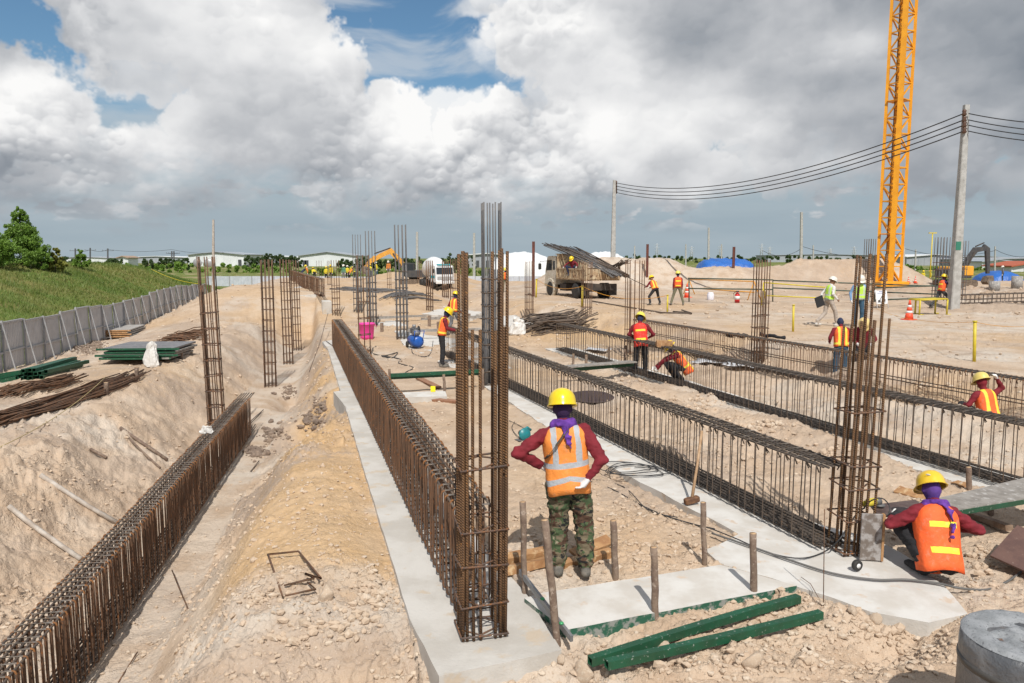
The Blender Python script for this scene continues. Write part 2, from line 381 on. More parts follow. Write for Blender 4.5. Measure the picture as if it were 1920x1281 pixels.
# ------------------------------------------------------------------ the lie of the land
def n2(x, y, k, octs=4, s=0, rough=.5):
    t = 0; a = 1; tot = 0
    for i in range(octs):
        t = t + vn(x * k + 17.3 * i, y * k - 9.1 * i, s + i) * a; tot += a; a *= rough; k *= 2.07
    return t / tot - .5
def lin(y, y0, x0, y1, x1): return x0 + (x1 - x0) * (y - y0) / (y1 - y0)
def x_trench(y): return -3.86 - .194 * (y - 5.3)       # centre line of the left footing trench
def x_strip(y): return -.83 - .2825 * (y - 5.77)       # left edge of the first ground beam's blinding
def x_fence(y): return -14.64 - .2174 * (y - 21.1)
def x_road(y): return 9.3 - .355 * (y - 12.5)          # foot of the bank up to the haul road
def gauss(x, y, cx, cy, sx, sy, rot=0):
    c, s = math.cos(rot), math.sin(rot); dx, dy = x - cx, y - cy
    return np.exp(-(((dx * c + dy * s) / sx) ** 2 + ((-dx * s + dy * c) / sy) ** 2))
def hbase(x, y):
    xt = x_trench(y); d = x - xt; xs = x_strip(y)
    nb = n2(x, y, .55, 4, 3)
    # pit floor between the beams
    h = .0 + nb * .16
    h = h + .32 * gauss(x, y, 2.45, 15.6, 1.5, 1.1, -.5) + .16 * gauss(x, y, 3.9, 13.0, 1.7, .8, -.6) + .12 * gauss(x, y, 2.2, 10.8, .5, 1.8, .33)
    h = h + .12 * gauss(x, y, 5.2, 11.2, 1.2, .5, -.9) + .22 * gauss(x, y, 7.3, 12.2, 1.7, .7, -.9)
    c4 = 9.55 - .359 * (y - 10); h = h + .30 * np.exp(-((x - c4 + 1.15) / .5) ** 2) * sstep(y, 21, 16) * (.7 + 1.5 * nb)
    # haul road bank to the right and behind
    rd = x - x_road(y) + nb * 1.4
    h = h + (.60 - h * .7) * sstep(rd, -1.0, .9)
    h = h + .28 * gauss(x, y, 2.0, 29.5, 2.6, 1.6, .2) * sstep(y, 22, 27)
    # first plateau, left of the strip
    hi = np.interp(y, [5, 8, 11, 14, 18, 40], [.62, .58, .72, .97, 1.0, 1.0]); e = d / np.maximum(xs - xt, .3)
    lo_ = np.interp(y, [4, 6, 9, 14, 40], [.12, .18, .22, .25, .2])
    pl = -1.0 + (.93 + .04 * nb) * sstep(e + nb * .12, lo_, hi)
    pl = pl + .15 * gauss(x, y, -2.3, 8.6, .55, 2.4, .25) + .10 * gauss(x, y, -1.7, 6.9, .5, .7)
    pl = pl - .22 * sstep(y, 6.1, 5.0) * sstep(d, .8, 2.5)
    h = np.where(x < xs, pl, h)
    # foot of the pile cap in the very front
    h = h - .34 * gauss(x, y, -.5, 4.72, 1.5, .5) - .24 * gauss(x, y, 2.95, 5.50, .55, .22, .5)
    h = h - .62 * gauss(x, y, -4.15, 15.2, .55, 1.15, .28) - .6 * gauss(x, y, -6.1, 20.7, .45, 1.2, .28)
    # left bank of the trench, the storage ground behind it
    lb = -1.0 + 1.08 * sstep(-d + nb * .5, .35, 2.5) + .14 * sstep(-d, 2.5, 4) * 0 - .42 * sstep(-d, 4.8, 7.6)
    lb = lb + nb * .25 * sstep(-d, .5, 1.5)
    h = np.where(d < -.2, lb, h)
    # sand heaps closing the trench further back
    far = sstep(y, 34, 42) * sstep(d, -9, -5.5) * sstep(x, -3.0, -6.5)
    h = h + far * (.92 - np.minimum(h, 0)) 
    h = h + .35 * gauss(x, y, -15.0, 43, 2.4, 5.5, .2) + .2 * gauss(x, y, -11.5, 40, 1.8, 3, .2)
    h = h * (1 - .0 * y)
    # beyond the site: level ground, then the grass bank behind the sheet fence
    f = x_fence(y) - x
    hill = (2.75 + n2(x, y, .12, 3, 21) * .8) * sstep(f, .3, 10.5) * sstep(y, 95, 62)
    h = np.where(f > -.6, np.where(f > 0, -.42 + hill * 1.0, h), h)
    fl = sstep(y, 75, 95); h = h * (1 - fl) + (-.35) * fl
    # spoil heaps on the right
    hp = 2.7 * gauss(x, y, 11.2, 61, 3.4, 3.2) + 2.3 * gauss(x, y, 7.4, 61, 2.6, 3) + 1.5 * gauss(x, y, 4.2, 60, 2.4, 2.6) + 1.6 * gauss(x, y, 16.6, 58, 3.0, 3) + 1.0 * gauss(x, y, 20.4, 58, 2.2, 3)
    hp = hp + 2.5 * gauss(x, y, 24.2, 60, 3.0, 3.2) + 2.2 * gauss(x, y, 28.0, 59, 2.6, 3) + .9 * gauss(x, y, 30.8, 58, 2.0, 2.4)
    hp = np.minimum(hp, 2.25 + n2(x, y, .4, 4, 9) * .45) + n2(x, y, 1.6, 4, 19) * .22 * np.clip(hp, 0, 1)
    h = h + hp
    r = sstep(x, 18, 26) * sstep(y, 30, 36) * sstep(y, 60, 50)
    h = h + r * (n2(x, y, .35, 4, 12) * .9 + .15)
    h = h + gauss(x, y, 19.5, 36.4, 2.4, 1.2) * .28
    return h
def rough_at(x, y):
    """how cloddy the ground is, 0..1"""
    d = x - x_trench(y); xs = x_strip(y)
    r = .55 + n2(x, y, .35, 3, 5) * 1.6
    smooth_pl = (x < xs) & (d > 1.0)
    r = np.where(smooth_pl, .30 + 1.3 * sstep(y, 7.2, 6.0) + n2(x, y, .5, 3, 6) * .5, r)
    r = np.where((d < -.5) & (d > -2.8), .55 + n2(x, y, .6, 3, 7) * 1.5, r)
    r = np.where((d > -.5) & (d < .7), .28, r)
    r = np.where((d > .7) & (x < xs) & (y > 11), .95, r)
    r = np.where((x > .4) & (y < 5.05), .30, r); r = np.where((x > .3) & (y > 8) & (x < x_road(y) + .5), r + .25, r)
    rdd = x - x_road(y); r = np.where(rdd > 1.5, .38 + 1.1 * n2(x, y, .5, 3, 8) + .5 * sstep(x, 18, 24), r)
    return np.clip(r, .08, 1.1)
def worley(x, y, k, s):
    X = x * k; Y = y * k; ix = np.floor(X).astype(np.int64); iy = np.floor(Y).astype(np.int64); best = np.zeros(x.shape, np.float32)
    for a in (-1, 0, 1):
        for b in (-1, 0, 1):
            cx, cy = ix + a, iy + b; r = _h2(cx, cy, s + 2) ** 2.2 * .62
            dx = (X - cx - _h2(cx, cy, s)).astype(np.float32); dy = (Y - cy - _h2(cx, cy, s + 1)).astype(np.float32)
            ang = _h2(cx, cy, s + 3) * 3.1; ca, sa = np.cos(ang), np.sin(ang); u, v = dx * ca + dy * sa, (-dx * sa + dy * ca) * 1.45
            q = r * r - u * u - v * v
            best = np.maximum(best, np.sqrt(np.maximum(q, 0)))
    return best / k
# concrete laid on the ground: outlines in metres, top level, depth
def gp(u, v, z):
    d = px_ray(u, v); t = (z - H) / d.z; return (d.x * t, d.y * t)
CAP1 = [(-.51, 4.93), (.37, 5.29), (.12, 6.25), (-.33, 7.4), (-5.62, 25.0), (-6.22, 24.9), (-1.55, 8.31), (-.83, 5.77)]
BLK1 = [gp(652, 767, .05), gp(625, 734, .05), gp(668, 728, .05), gp(700, 765, .05)]
BLK2 = [gp(628, 672, .05), gp(604, 640, .05), gp(622, 637, .05), gp(640, 668, .05)]
WSLAB = [gp(983, 1120, .085), gp(1060, 1179, .085), gp(1494, 1096, .085), gp(1351, 1057, .085), gp(1020, 1109, .085)]
CAP2 = [gp(1351, 1057, .06), gp(1496, 1099, .06), gp(1560, 1119, .06), gp(1632, 1146, .06), gp(1742, 1166, .06), gp(1815, 1150, .06), gp(1770, 1096, .06), gp(1690, 1035, .06), gp(1640, 1010, .06), (3.05, 8.3), (-.05, 17.4), (-.75, 17.2), gp(1120, 862, .06), gp(1280, 945, .06), gp(1385, 1000, .06), gp(1322, 1030, .06)]
CAP3 = [(6.75, 8.9), (6.95, 9.1), (2.05, 24.2), (1.05, 24.0), (3.72, 16.6), (5.75, 9.4)]
FARSL = [gp(512, 538, .95), gp(505, 548, .9), gp(558, 556, .9), gp(606, 556, .9), gp(545, 526, .95), gp(525, 526, .95)]
def inside(poly, x, y, grow=0.0):
    res = np.zeros(x.shape, bool); n = len(poly); cx = sum(p[0] for p in poly) / n; cy = sum(p[1] for p in poly) / n
    j = n - 1
    for i in range(n):
        xi, yi = poly[i]; xj, yj = poly[j]
        c = ((yi > y) != (yj > y)) & (x < (xj - xi) * (y - yi) / ((yj - yi) if yj != yi else 1e-9) + xi); res ^= c; j = i
    return res
HARD = [(CAP1, .05), (BLK1, .05), (BLK2, .05), (WSLAB, .085), (CAP2, .06), (CAP3, .05)]
def hfull(x, y, fine=True):
    x = np.asarray(x, dtype=np.float64); y = np.asarray(y, dtype=np.float64)
    h = hbase(x, y); r = rough_at(x, y); nr = sstep(y, 60, 25)
    c = n2(x, y, 2.2, 5, 40, .55)
    bank = sstep(x_trench(y) - x, .2, 1.2) * sstep(x_trench(y) - x, 4.5, 2.6) * (y < 40)
    h = h + bank * (n2(x, y, .9, 5, 140, .6) * .34 + np.abs(n2(x + y * .3, y, 2.6, 4, 141, .6)) * .16)
    h = h + c * .13 * r + (1 - np.abs(n2(x, y, 1.1, 4, 45, .5) * 2) * 2.2) * .035 * r
    if fine:
        w1 = worley(x + n2(x, y, 4, 2, 61) * .1, y + n2(x, y, 4, 2, 62) * .1, 5.0, 50); w2 = worley(x, y, 12.0, 54); w3 = worley(x, y, 27.0, 58)
        patch = sstep(n2(x, y, .9, 3, 70), -.12, .2)
        w0 = worley(x + n2(x, y, 2, 2, 66) * .3, y + n2(x, y, 2, 2, 67) * .3, 2.3, 63) * sstep(y, 7, 12) * np.where(x > x_road(y) + 1.5, .35 + .65 * sstep(x, 18, 23), .8)
        h = h + (w0 * .42 * patch + w1 * .80 * patch + w2 * .95 * (.25 + .75 * patch) + w3 * .8) * np.minimum(r, 1) * np.interp(y, [0, 8, 30, 80], [1, 1, 1.0, 1.4])
        h = h + n2(x, y, 14, 4, 80, .6) * .06 * r + (1 - np.abs(n2(x, y, 5, 4, 181, .6)) * 6) * .022 * r
    for poly, z in HARD: h = np.where(inside(poly, x, y), np.minimum(h, z - .06), h)
    return h
GRID = {}
def hz(x, y):
    """ground level, read back from the ground mesh"""
    yy, us, Z = GRID['y'], GRID['u'], GRID['z']; j = min(max(int(np.searchsorted(yy, y)) - 1, 0), len(yy) - 2); q = x / max(abs(y), 3.0); i = min(max(int(np.searchsorted(us, q)) - 1, 0), len(us) - 2)
    fy = min(max((y - yy[j]) / (yy[j + 1] - yy[j]), 0), 1); fx = min(max((q - us[i]) / (us[i + 1] - us[i]), 0), 1)
    return float((Z[j, i] * (1 - fx) + Z[j, i + 1] * fx) * (1 - fy) + (Z[j + 1, i] * (1 - fx) + Z[j + 1, i + 1] * fx) * fy)
def GP(u, v, dz=0.0):
    """where the sight line through a point of the photograph meets the ground"""
    d = px_ray(u, v); o = Vector((0, 0, H)); t = 3.5; prev = t
    while t < 900:
        p = o + d * t
        if p.z <= hz(p.x, p.y) + dz: break
        prev = t; t *= 1.015
    a, b = prev, t
    for _ in range(12):
        m_ = (a + b) / 2; p = o + d * m_
        if p.z <= hz(p.x, p.y) + dz: b = m_
        else: a = m_
    return o + d * b
def AT(u, v, Y):
    d = px_ray(u, v); return Vector((0, 0, H)) + d * (Y / d.y)

def ground_mat():
    m = bpy.data.materials.new('sandy_soil'); m.use_nodes = True; t = NT(m.node_tree); b = t.n['Principled BSDF']
    g = t.n.new('ShaderNodeNewGeometry'); P = g.outputs['Position']; z = t.n.new('ShaderNodeVertexColor'); z.layer_name = 'zone'; zz = t.sep(z.outputs[0])
    n1 = t.noise(P, 1.3, 7, .62); n2_ = t.noise(P, 9, 6, .65); n3 = t.noise(P, 45, 4, .7)
    base = t.mix(t.ss(n1, .38, .62), (.455, .34, .245), (.545, .425, .32))
    base = t.mix(t.ss(n2_, .5, .72, 0, .5), base, (.44, .31, .215))
    orange = t.mix(t.ss(n2_, .35, .65), (.57, .385, .215), (.49, .325, .175))
    col = t.mix(t.m('MULTIPLY', zz[0], t.ss(n1, -.3, .1)), base, orange)
    clay = t.mix(t.ss(n2_, .4, .6), (.33, .25, .195), (.41, .325, .26))
    col = t.mix(t.m('MULTIPLY', zz[1], t.ss(n2_, .25, .6)), col, clay)
    pale = t.mix(n2_, (.52, .45, .38), (.57, .50, .425))
    lay = t.n.new('ShaderNodeVertexColor'); lay.layer_name = 'zone2'; z2 = t.sep(lay.outputs[0])
    col = t.mix(t.m('MULTIPLY', z2[0], t.ss(n1, .3, .6)), col, pale)
    grass = t.mix(t.ss(t.noise(P, .35, 5, .6), .38, .62), t.mix(n2_, (.125, .19, .035), (.085, .14, .028)), t.mix(n2_, (.22, .20, .065), (.15, .15, .045)))
    col = t.mix(zz[2], col, grass)
    # grit: pale and dark specks
    col = t.mix(t.ss(t.noise(P, 75, 2, .6), .64, .70, 0, .5), col, (.62, .56, .50))
    col = t.mix(t.ss(t.noise(P, 60, 2, .6), .35, .29, 0, .45), col, (.30, .20, .13))
    t.put(b.inputs['Base Color'], col); b.inputs['Roughness'].default_value = .95; b.inputs['Specular IOR Level'].default_value = .15
    bn = t.n.new('ShaderNodeBump'); bn.inputs['Strength'].default_value = .62; bn.inputs['Distance'].default_value = .022
    Pw = t.vm('ADD', P, t.vm('SCALE', t.noise(P, 12, 3, .6, out='Color'), sc=.10))
    cr = t.m('SUBTRACT', 1.0, t.vor(Pw, 20)); cr2 = t.m('SUBTRACT', 1.0, t.vor(Pw, 52)); rmask = t.ss(t.noise(P, 1.7, 4, .6), .35, .62, .25, 1.)
    hh = t.m('ADD', t.m('MULTIPLY', t.m('ADD', t.m('MULTIPLY', cr, 1.3), t.m('MULTIPLY', cr2, .7)), rmask), t.m('ADD', t.m('MULTIPLY', n3, .5), t.m('ADD', t.m('MULTIPLY', t.noise(P, 130, 3, .7), .25), t.m('MULTIPLY', t.noise(P, 18, 5, .65), 1.0))))
    t.put(bn.inputs['Height'], hh); t.l.new(bn.outputs[0], b.inputs['Normal'])
    return m
SOIL = ground_mat()
def build_ground():
    vs = np.concatenate([np.arange(1500, 560, -1.75), np.arange(560, 520, -1.0), np.arange(520, 500, -.6)])
    yy = []
    for v in vs:
        d = px_ray(960, v); yy.append(H / -d.z * d.y)
    yy = np.array([-6, -3, 0, 1.2, 2.0, 2.6, 3.1] + [q for q in yy if q > 3.4] )
    far = [yy[-1] * 1.035 ** i for i in range(1, 95)]; yy = np.concatenate([yy, far]); yy = yy[yy < 5200]
    us = np.concatenate([np.linspace(-1.6, -.86, 40)[:-1], np.linspace(-.86, .86, 860), np.linspace(.86, 1.6, 40)[1:]])
    X = us[None, :] * np.maximum(np.abs(yy)[:, None], 3.0) ; Y = yy[:, None].repeat(len(us), 1)
    Z = hfull(X, Y)
    GRID.update(y=yy, u=us, z=Z)
    nr, nc = X.shape; V = np.stack([X, Y, Z], -1).reshape(-1, 3)
    i = np.arange(nr - 1)[:, None] * nc + np.arange(nc - 1)[None, :]
    Fc = np.stack([i, i + 1, i + nc + 1, i + nc], -1).reshape(-1, 4)
    x, y = X, Y; d = x - x_trench(y); xs = x_strip(y)
    orange = np.where((x < xs) & (d > .9) & (y > 5.8), sstep(d, .9, 1.5) * sstep(y, 5.6, 7.0), 0.)
    orange = orange * (1 - .45 * sstep(n2(x, y, .8, 3, 191), .10, .25)); orange = np.maximum(orange, .5 * sstep(y, 30, 36) * sstep(d, -6, -2) * (x < -3))
    orange = np.maximum(orange, gauss(x, y, 2.8, 28, 3.2, 3.5) * .9); orange = np.maximum(orange, .45 * sstep(n2(x, y, .22, 3, 90), .02, .25))
    clay = np.where((d > .7) & (x < xs) & (y > 10), .9, 0.) * sstep(n2(x, y, .8, 3, 93), -.15, .1)
    clay = np.maximum(clay, .7 * sstep(n2(x, y, .5, 3, 95), .08, .22) * (y < 70)); clay = np.maximum(clay, .65 * sstep(x, 17, 22) * sstep(y, 28, 34) * (y < 58))
    clay = np.maximum(clay, np.where((d > -1.6) & (d < -.6), .5, 0) * sstep(n2(x, y, .9, 3, 96), .0, .2))
    gr = np.maximum(sstep(x_fence(y) - x, .2, 1.5) * (y < 110), sstep(y, 92, 104))
    track = .55 * sstep(n2(x * .3, y, .9, 3, 97), .1, .25) * (y > 95) * (y < 400); gr = gr * (1 - track)
    pale0 = gauss(x, y, -2.0, 6.3, .8, .5) * .9 + .6 * np.exp(-((x - x_strip(y) + .12) / .10) ** 2) * (y < 24)
    pale = (1 - orange * .8) * np.clip(pale0 + .7 * sstep(n2(x, y, .45, 3, 98), .03, .2) + np.where((np.abs(d) < .75) & (y < 30), .55, 0) + .7 * gauss(x, y, 11, 60, 6, 5) + .35 * sstep(x - x_road(y), 2, 4) * (y < 32), 0, 1)
    one = np.ones_like(x)
    at = {'zone': np.stack([orange * one, clay * one, gr * one, one], -1).reshape(-1, 4), 'zone2': np.stack([pale * one, one, one, one], -1).reshape(-1, 4)}
    me = npmesh('ground', V, Fc, SOIL, True, at)
    o = inst(me, 'ground'); o['kind'] = 'structure'
build_ground()

# ------------------------------------------------------------------ footings and blinding slabs
def slab(name, poly, ztop, th, mats, label, cat, group=None, seed=0, step=.22, wob=.005, zfun=None):
    """cast slab with slightly uneven edges and a rounded arris"""
    rnd = random.Random(seed); pts = []
    n = len(poly)
    for i in range(n):
        a, b = Vector(poly[i]), Vector(poly[(i + 1) % n]); k = max(1, int((b - a).length / step))
        for j in range(k): 
            p = a.lerp(b, j / k); 
            if j: p = p + Vector((rnd.uniform(-wob, wob), rnd.uniform(-wob, wob)))
            pts.append(p)
    ar = sum(pts[i].x * pts[(i + 1) % len(pts)].y - pts[(i + 1) % len(pts)].x * pts[i].y for i in range(len(pts)))
    if ar < 0: pts.reverse()
    bm = bmesh.new(); zt = [ztop + rnd.uniform(-.003, .003) for _ in pts]
    top = [bm.verts.new((p.x, p.y, z)) for p, z in zip(pts, zt)]; f = bm.faces.new(top)
    r = bmesh.ops.inset_region(bm, faces=[f], thickness=.012, depth=0)
    for v in top: v.co.z -= .01
    ring = [bm.verts.new((p.x, p.y, ztop - th)) for p in pts]
    k = len(pts)
    for i in range(k):
        q = bm.faces.new((top[i], ring[i], ring[(i + 1) % k], top[(i + 1) % k])); q.material_index = 1 if len(mats) > 1 else 0
    bmesh.ops.recalc_face_normals(bm, faces=bm.faces)
    me = bpy.data.meshes.new(name); bm.to_mesh(me); bm.free()
    for m_ in mats: me.materials.append(m_)
    return tag(inst(me, name), label, cat, group)
slab('foundation_strip', CAP1, .05, .5, [CONC, CONC], 'long pale concrete footing under the tall brown rebar cage in the centre', 'foundation', seed=1)
slab('foundation_block', BLK1, .053, .75, [CONC, CONC], 'larger concrete block jutting out of the trench side beside the central footing', 'foundation', 'concrete pile cap blocks left of the central beam', 2)
slab('foundation_block', BLK2, .053, .8, [CONC, CONC], 'smaller concrete block jutting out at the far end of the central footing', 'foundation', 'concrete pile cap blocks left of the central beam', 3)
slab('blinding_slab', WSLAB, .085, .16, [CONC_L, GREEN_EDGE], 'flat white concrete slab with a green stained edge between the wooden stakes', 'slab', seed=4)
slab('foundation_slab', CAP2, .063, .4, [CONC_L, CONC], 'wide pale concrete base under the right hand column and its rebar beam', 'slab', seed=5, wob=.02)
slab('foundation_slab', CAP3, .05, .3, [CONC_L, CONC], 'white concrete strip under the rebar beam behind the squatting man', 'slab', seed=6, wob=.05)
slab('foundation_slab', FARSL, .98, .35, [CONC_L, CONC], 'smooth far concrete slab on top of the sand heap behind the thin columns', 'slab', seed=7)
slab('work_pad', [gp(672, 602, .04), gp(735, 612, .04), gp(760, 650, .04), gp(850, 690, .04), gp(960, 690, .04), gp(890, 640, .04), gp(800, 628, .04), gp(742, 600, .04)], .045, .2, [CONC_L, CONC], 'pale concrete pad under the blue air compressor', 'slab', seed=8, wob=.04)
slab('grade_strip', [gp(752, 737, .1), gp(756, 746, .1), gp(838, 744, .1), gp(835, 733, .1)], .12, .14, [CONC_L, CONC], 'short white concrete strip crossing behind the green tubes', 'slab', seed=9)

# ------------------------------------------------------------------ reinforcement cages lying in the trenches
RB = random.Random(11)
CORNER = rebar_mat('orange_rusty_bend', (.26, .11, .035), (.19, .085, .035), (.34, .15, .05), 14)
TOPBAR = rebar_mat('worn_grey_brown_bar', (.21, .185, .165), (.16, .13, .105), (.25, .13, .06), 12)
def loop_pts(w, z0, z1, c=.03, hook=True, lean=0):
    hw = w / 2; P = []
    for (cx, cz, a0) in ((hw - c, z1 - c, 0), (-hw + c, z1 - c, 90), (-hw + c, z0 + c, 180), (hw - c, z0 + c, 270)):
        for a in (a0, a0 + 45, a0 + 90): P.append((cx + c * math.cos(R(a)), lean * (cz - z0), cz + c * math.sin(R(a))))
    return P
def beam_cage(label, A, B, z0, z1, w, sp, r, mats, ntop=4, nbot=5, rl=.011, inner=True, group=None, n=5, ends=0.0, hookl=.09, zA=0, zB=0, jit=.012, layer2=False):
    A, B = Vector(A), Vector(B); L = (B - A).length; az = math.atan2(B.y - A.y, B.x - A.x) - math.pi / 2
    T = thing('rebar_beam_cage', label, 'rebar cage', (A.x, A.y, 0), az, group)
    ms = []
    for k in range(4):
        m = MB(); dz = RB.uniform(-.006, .006)
        m.tube(loop_pts(w + RB.uniform(-.008, .008), z0, z1 + dz), r, n, closed=True)
        for s_ in range(12):
            for q_ in range(n): m.mi[s_ * n + q_] = 2 if s_ == 2 else (1 if s_ % 3 != 2 and s_ < 6 else 0)
        if inner: m.tube(loop_pts(w * .45, z0 + .01, z1 - .035 + dz), r, n, closed=True); m.M = Matrix()
        if hookl and not inner:
            for s in ((-1, 1) if k % 2 else (1, -1)):
                m.bar((s * w / 2, .008, z1 - .005), (s * (w / 2 - hookl * .75), .012, z1 - hookl), r, 4)
                break
            m.bar((-w / 2, .008, z1 - .005), (-w / 2 + hookl * .6, .02, z1 - hookl * 1.1), r, 4)
        ms.append(m.mesh('stirrup', [mats[0], CORNER if mats[0] is RUST else mats[0], TOPBAR]))
    N = min(299, int(L / sp)); slope = (zB - zA) / L
    for i in range(N + 1):
        y = i * L / N + RB.uniform(-1, 1) * jit
        inst(ms[i % 4], 'stirrup', T, (RB.uniform(-.004, .004), y, zA + slope * y), (RB.uniform(-.025, .025), RB.uniform(-.008, .008), RB.uniform(-.03, .03)))
    tops = [(-w / 2 + .022 + (w - .044) * i / max(1, ntop - 1), z1 - r - rl) for i in range(ntop)]
    bots = [(-w / 2 + .022 + (w - .044) * i / max(1, nbot - 1), z0 + r + rl) for i in range(nbot)]
    if layer2: tops += [(x_, z_ - .055) for x_, z_ in tops]
    if nbot > 3: bots += [(x_, z_ + .05) for x_, z_ in bots[::1]]
    for x_, z_ in tops + bots + [(-w / 2 + .02, (z0 + z1) / 2), (w / 2 - .02, (z0 + z1) / 2)][:0 if nbot > 4 else 2]:
        m = MB(); pts = []; k = max(2, int(L / 1.2))
        for j in range(k + 1):
            y = -ends + (L + 2 * ends) * j / k; pts.append((x_ + RB.uniform(-.007, .007), y, z_ + zA + slope * y + RB.uniform(-.006, .006)))
        m.tube(pts, rl, 6); m.build('longitudinal_bar', mats[1] if abs(x_) < w * .4 or z_ < z1 - .1 else mats[1], T)
    return T
beam_cage('tall dense brown rebar cage running down the centre, from the near rusty column far back', (-.305, 5.86), (-5.74, 24.4), .075, .955, .335, .160, .0085, (RUST, DARK), 6, 3, .0105, True, 'long rebar cages for ground beams', 6, ends=.05, hookl=.05)
beam_cage('open dark rebar cage on the white strip just right of the standing man', (3.17, 7.25), (-1.95, 22.2), .09, .93, .34, .155, .0065, (DARK, DARK_RIB), 6, 6, .0125, False, 'long rebar cages for ground beams', 5, ends=.08)
beam_cage('open dark rebar cage next behind, running from the right edge to the red vested man', (6.62, 8.5), (1.55, 23.2), .09, .93, .36, .155, .0065, (DARK, DARK_RIB), 6, 6, .0125, False, 'long rebar cages for ground beams', 5, ends=.08)
beam_cage('fine close rebar cage along the foot of the haul road bank', (9.55, 10.0), (4.2, 24.9), .12, .93, .33, .105, .005, (RUST, DARK_RIB), 5, 4, .010, False, 'long rebar cages for ground beams', 4, ends=.05)
beam_cage('low rusty rebar cage down in the left hand trench', (-3.66, 4.2), (-5.9, 16.1), -.93, -.10, .31, .105, .0078, (RUST, DARK), 6, 5, .0105, True, 'long rebar cages for ground beams', 5, ends=.75, hookl=0)
a_, b_ = gp(604, 556, 1.0), gp(548, 527, 1.0)
beam_cage('small distant rusty rebar cage standing on the far slab of the sand heap', a_, b_, 1.0, 1.9, .3, .3, .012, (RUST, RUST), 3, 2, .014, False, 'long rebar cages for ground beams', 4, hookl=0)
beam_cage('low dark rebar cage lying beyond the tall utility pole at the right', gp(1802, 572, .75), gp(2150, 560, .75), .75, 1.25, .4, .3, .012, (DARK, DARK), 4, 4, .016, False, None, 4, hookl=0)

# ------------------------------------------------------------------ column cages standing on the footings
def column_cage(label, x, y, zb, wx, wy, rz, bars, r, mats, ties, group, lean=(0, 0), n=6, tr=.006):
    """bars: (dx, dy, top height); ties: heights"""
    T = thing('rebar_column_cage', label, 'rebar column', (x, y, zb), rz, group); cache = {}
    for dx, dy, zt in bars:
        m = MB(); h = zt - zb; k = 5; ox, oy = RB.uniform(-.006, .006), RB.uniform(-.006, .006)
        m.tube([(dx + lean[0] * h * j / k + ox * (j > 0), dy + lean[1] * h * j / k + oy * (j > 0), h * j / k) for j in range(k + 1)], r, n); m.build('vertical_bar', mats[0], T)
    for z in ties:
        m = MB(); hx, hy = wx / 2 + r + tr * .6, wy / 2 + r + tr * .6; sk = RB.uniform(-.02, .02); sl = RB.uniform(-.02, .02); d = z - zb
        P = [(-hx + lean[0] * d, -hy + lean[1] * d, d + sk), (hx + lean[0] * d, -hy + lean[1] * d, d + sl), (hx + lean[0] * d, hy + lean[1] * d, d - sk), (-hx + lean[0] * d, hy + lean[1] * d, d - sl)]
        m.tube(P, tr, 5, closed=True)
        if r > .011: m.tube([(P[0][0] * .2, P[0][1], d + sk + .01), (P[1][0], P[1][1] * .1, d + .012), (P[2][0] * .1, P[2][1], d), (P[0][0], P[0][1] * .1, d + .01)], tr * .9, 4, closed=True)
        m.build('tie', mats[1], T)
    return T
def ring(wx, wy, nx, ny, z0, dz=0, skip=(), lap=None, seed=0):
    rr = random.Random(seed); out = []
    P = [(-wx / 2 + wx * i / (nx - 1), s * wy / 2) for s in (-1, 1) for i in range(nx)] + [(s * wx / 2, -wy / 2 + wy * j / (ny - 1)) for s in (-1, 1) for j in range(1, ny - 1)]
    for i, (a, b) in enumerate(P):
        if i in skip: continue
        out.append((a, b, z0 + rr.uniform(-dz, dz)))
        if lap and rr.random() < lap[1]: out.append((a + lap[2] * (1 if a <= 0 else -1), b + rr.uniform(-.01, .01), lap[0] + rr.uniform(-dz, dz)))
    return out
GC = 'rebar column cages'
# the two big ones in front
BA = [(-.165, -.14, 3.0), (-.135, -.145, 2.99), (-.165, -.03, 2.98), (-.10, .15, 3.0), (.165, -.14, 3.0), (.125, -.145, 3.02), (.165, -.02, 2.99), (.165, .09, 3.01), (.125, .15, 3.0), (-.03, -.15, 2.43),
      (-.085, -.15, 2.43), (-.165, -.085, 2.41), (.165, -.085, 2.44), (.085, -.148, 2.42), (-.16, .10, 2.42)]
column_cage('nearest tall rusty ribbed rebar column at the front end of the central footing', -.245, 5.575, .05, .33, .30, R(14), [(a, b, z) for a, b, z in BA], .0122, (RUST_RIB, TIE), [.075, .33, .62, .92, 1.40], GC, (.004, .0), 10, .0065)
BC = [(-.15, -.13, 2.36), (-.15, .0, 2.98), (-.11, -.13, 2.99), (-.15, .13, 2.3), (-.02, -.14, 2.37), (.0, .14, 2.97), (.05, -.14, 2.98), (.09, .14, 2.96), (.15, -.13, 2.38), (.15, -.02, 2.99), (.15, .13, 2.38), (-.06, .13, 2.3), (.11, .02, 2.35), (-.05, -.13, 2.98), (.15, .08, 2.3)]
column_cage('leaning rusty ribbed rebar column on the wide pale base beside the squatting man', 3.36, 7.16, .06, .30, .28, R(12), BC, .012, (RUST_RIB, TIE), [.08, .42, .74, .96, 1.48], GC, (.02, -.005), 10, .0065)
column_cage('dark rusty rebar column rising from the cage in the left hand trench', -6.46, 16.05, -1.0, .30, .26, R(11), ring(.30, .26, 3, 3, 2.98, .0, (), (2.37, .25, .03), 4), .0115, (RUST, TIE), [-.6 + .34 * i for i in range(8)], GC, (-.02, .0), 6, .008)
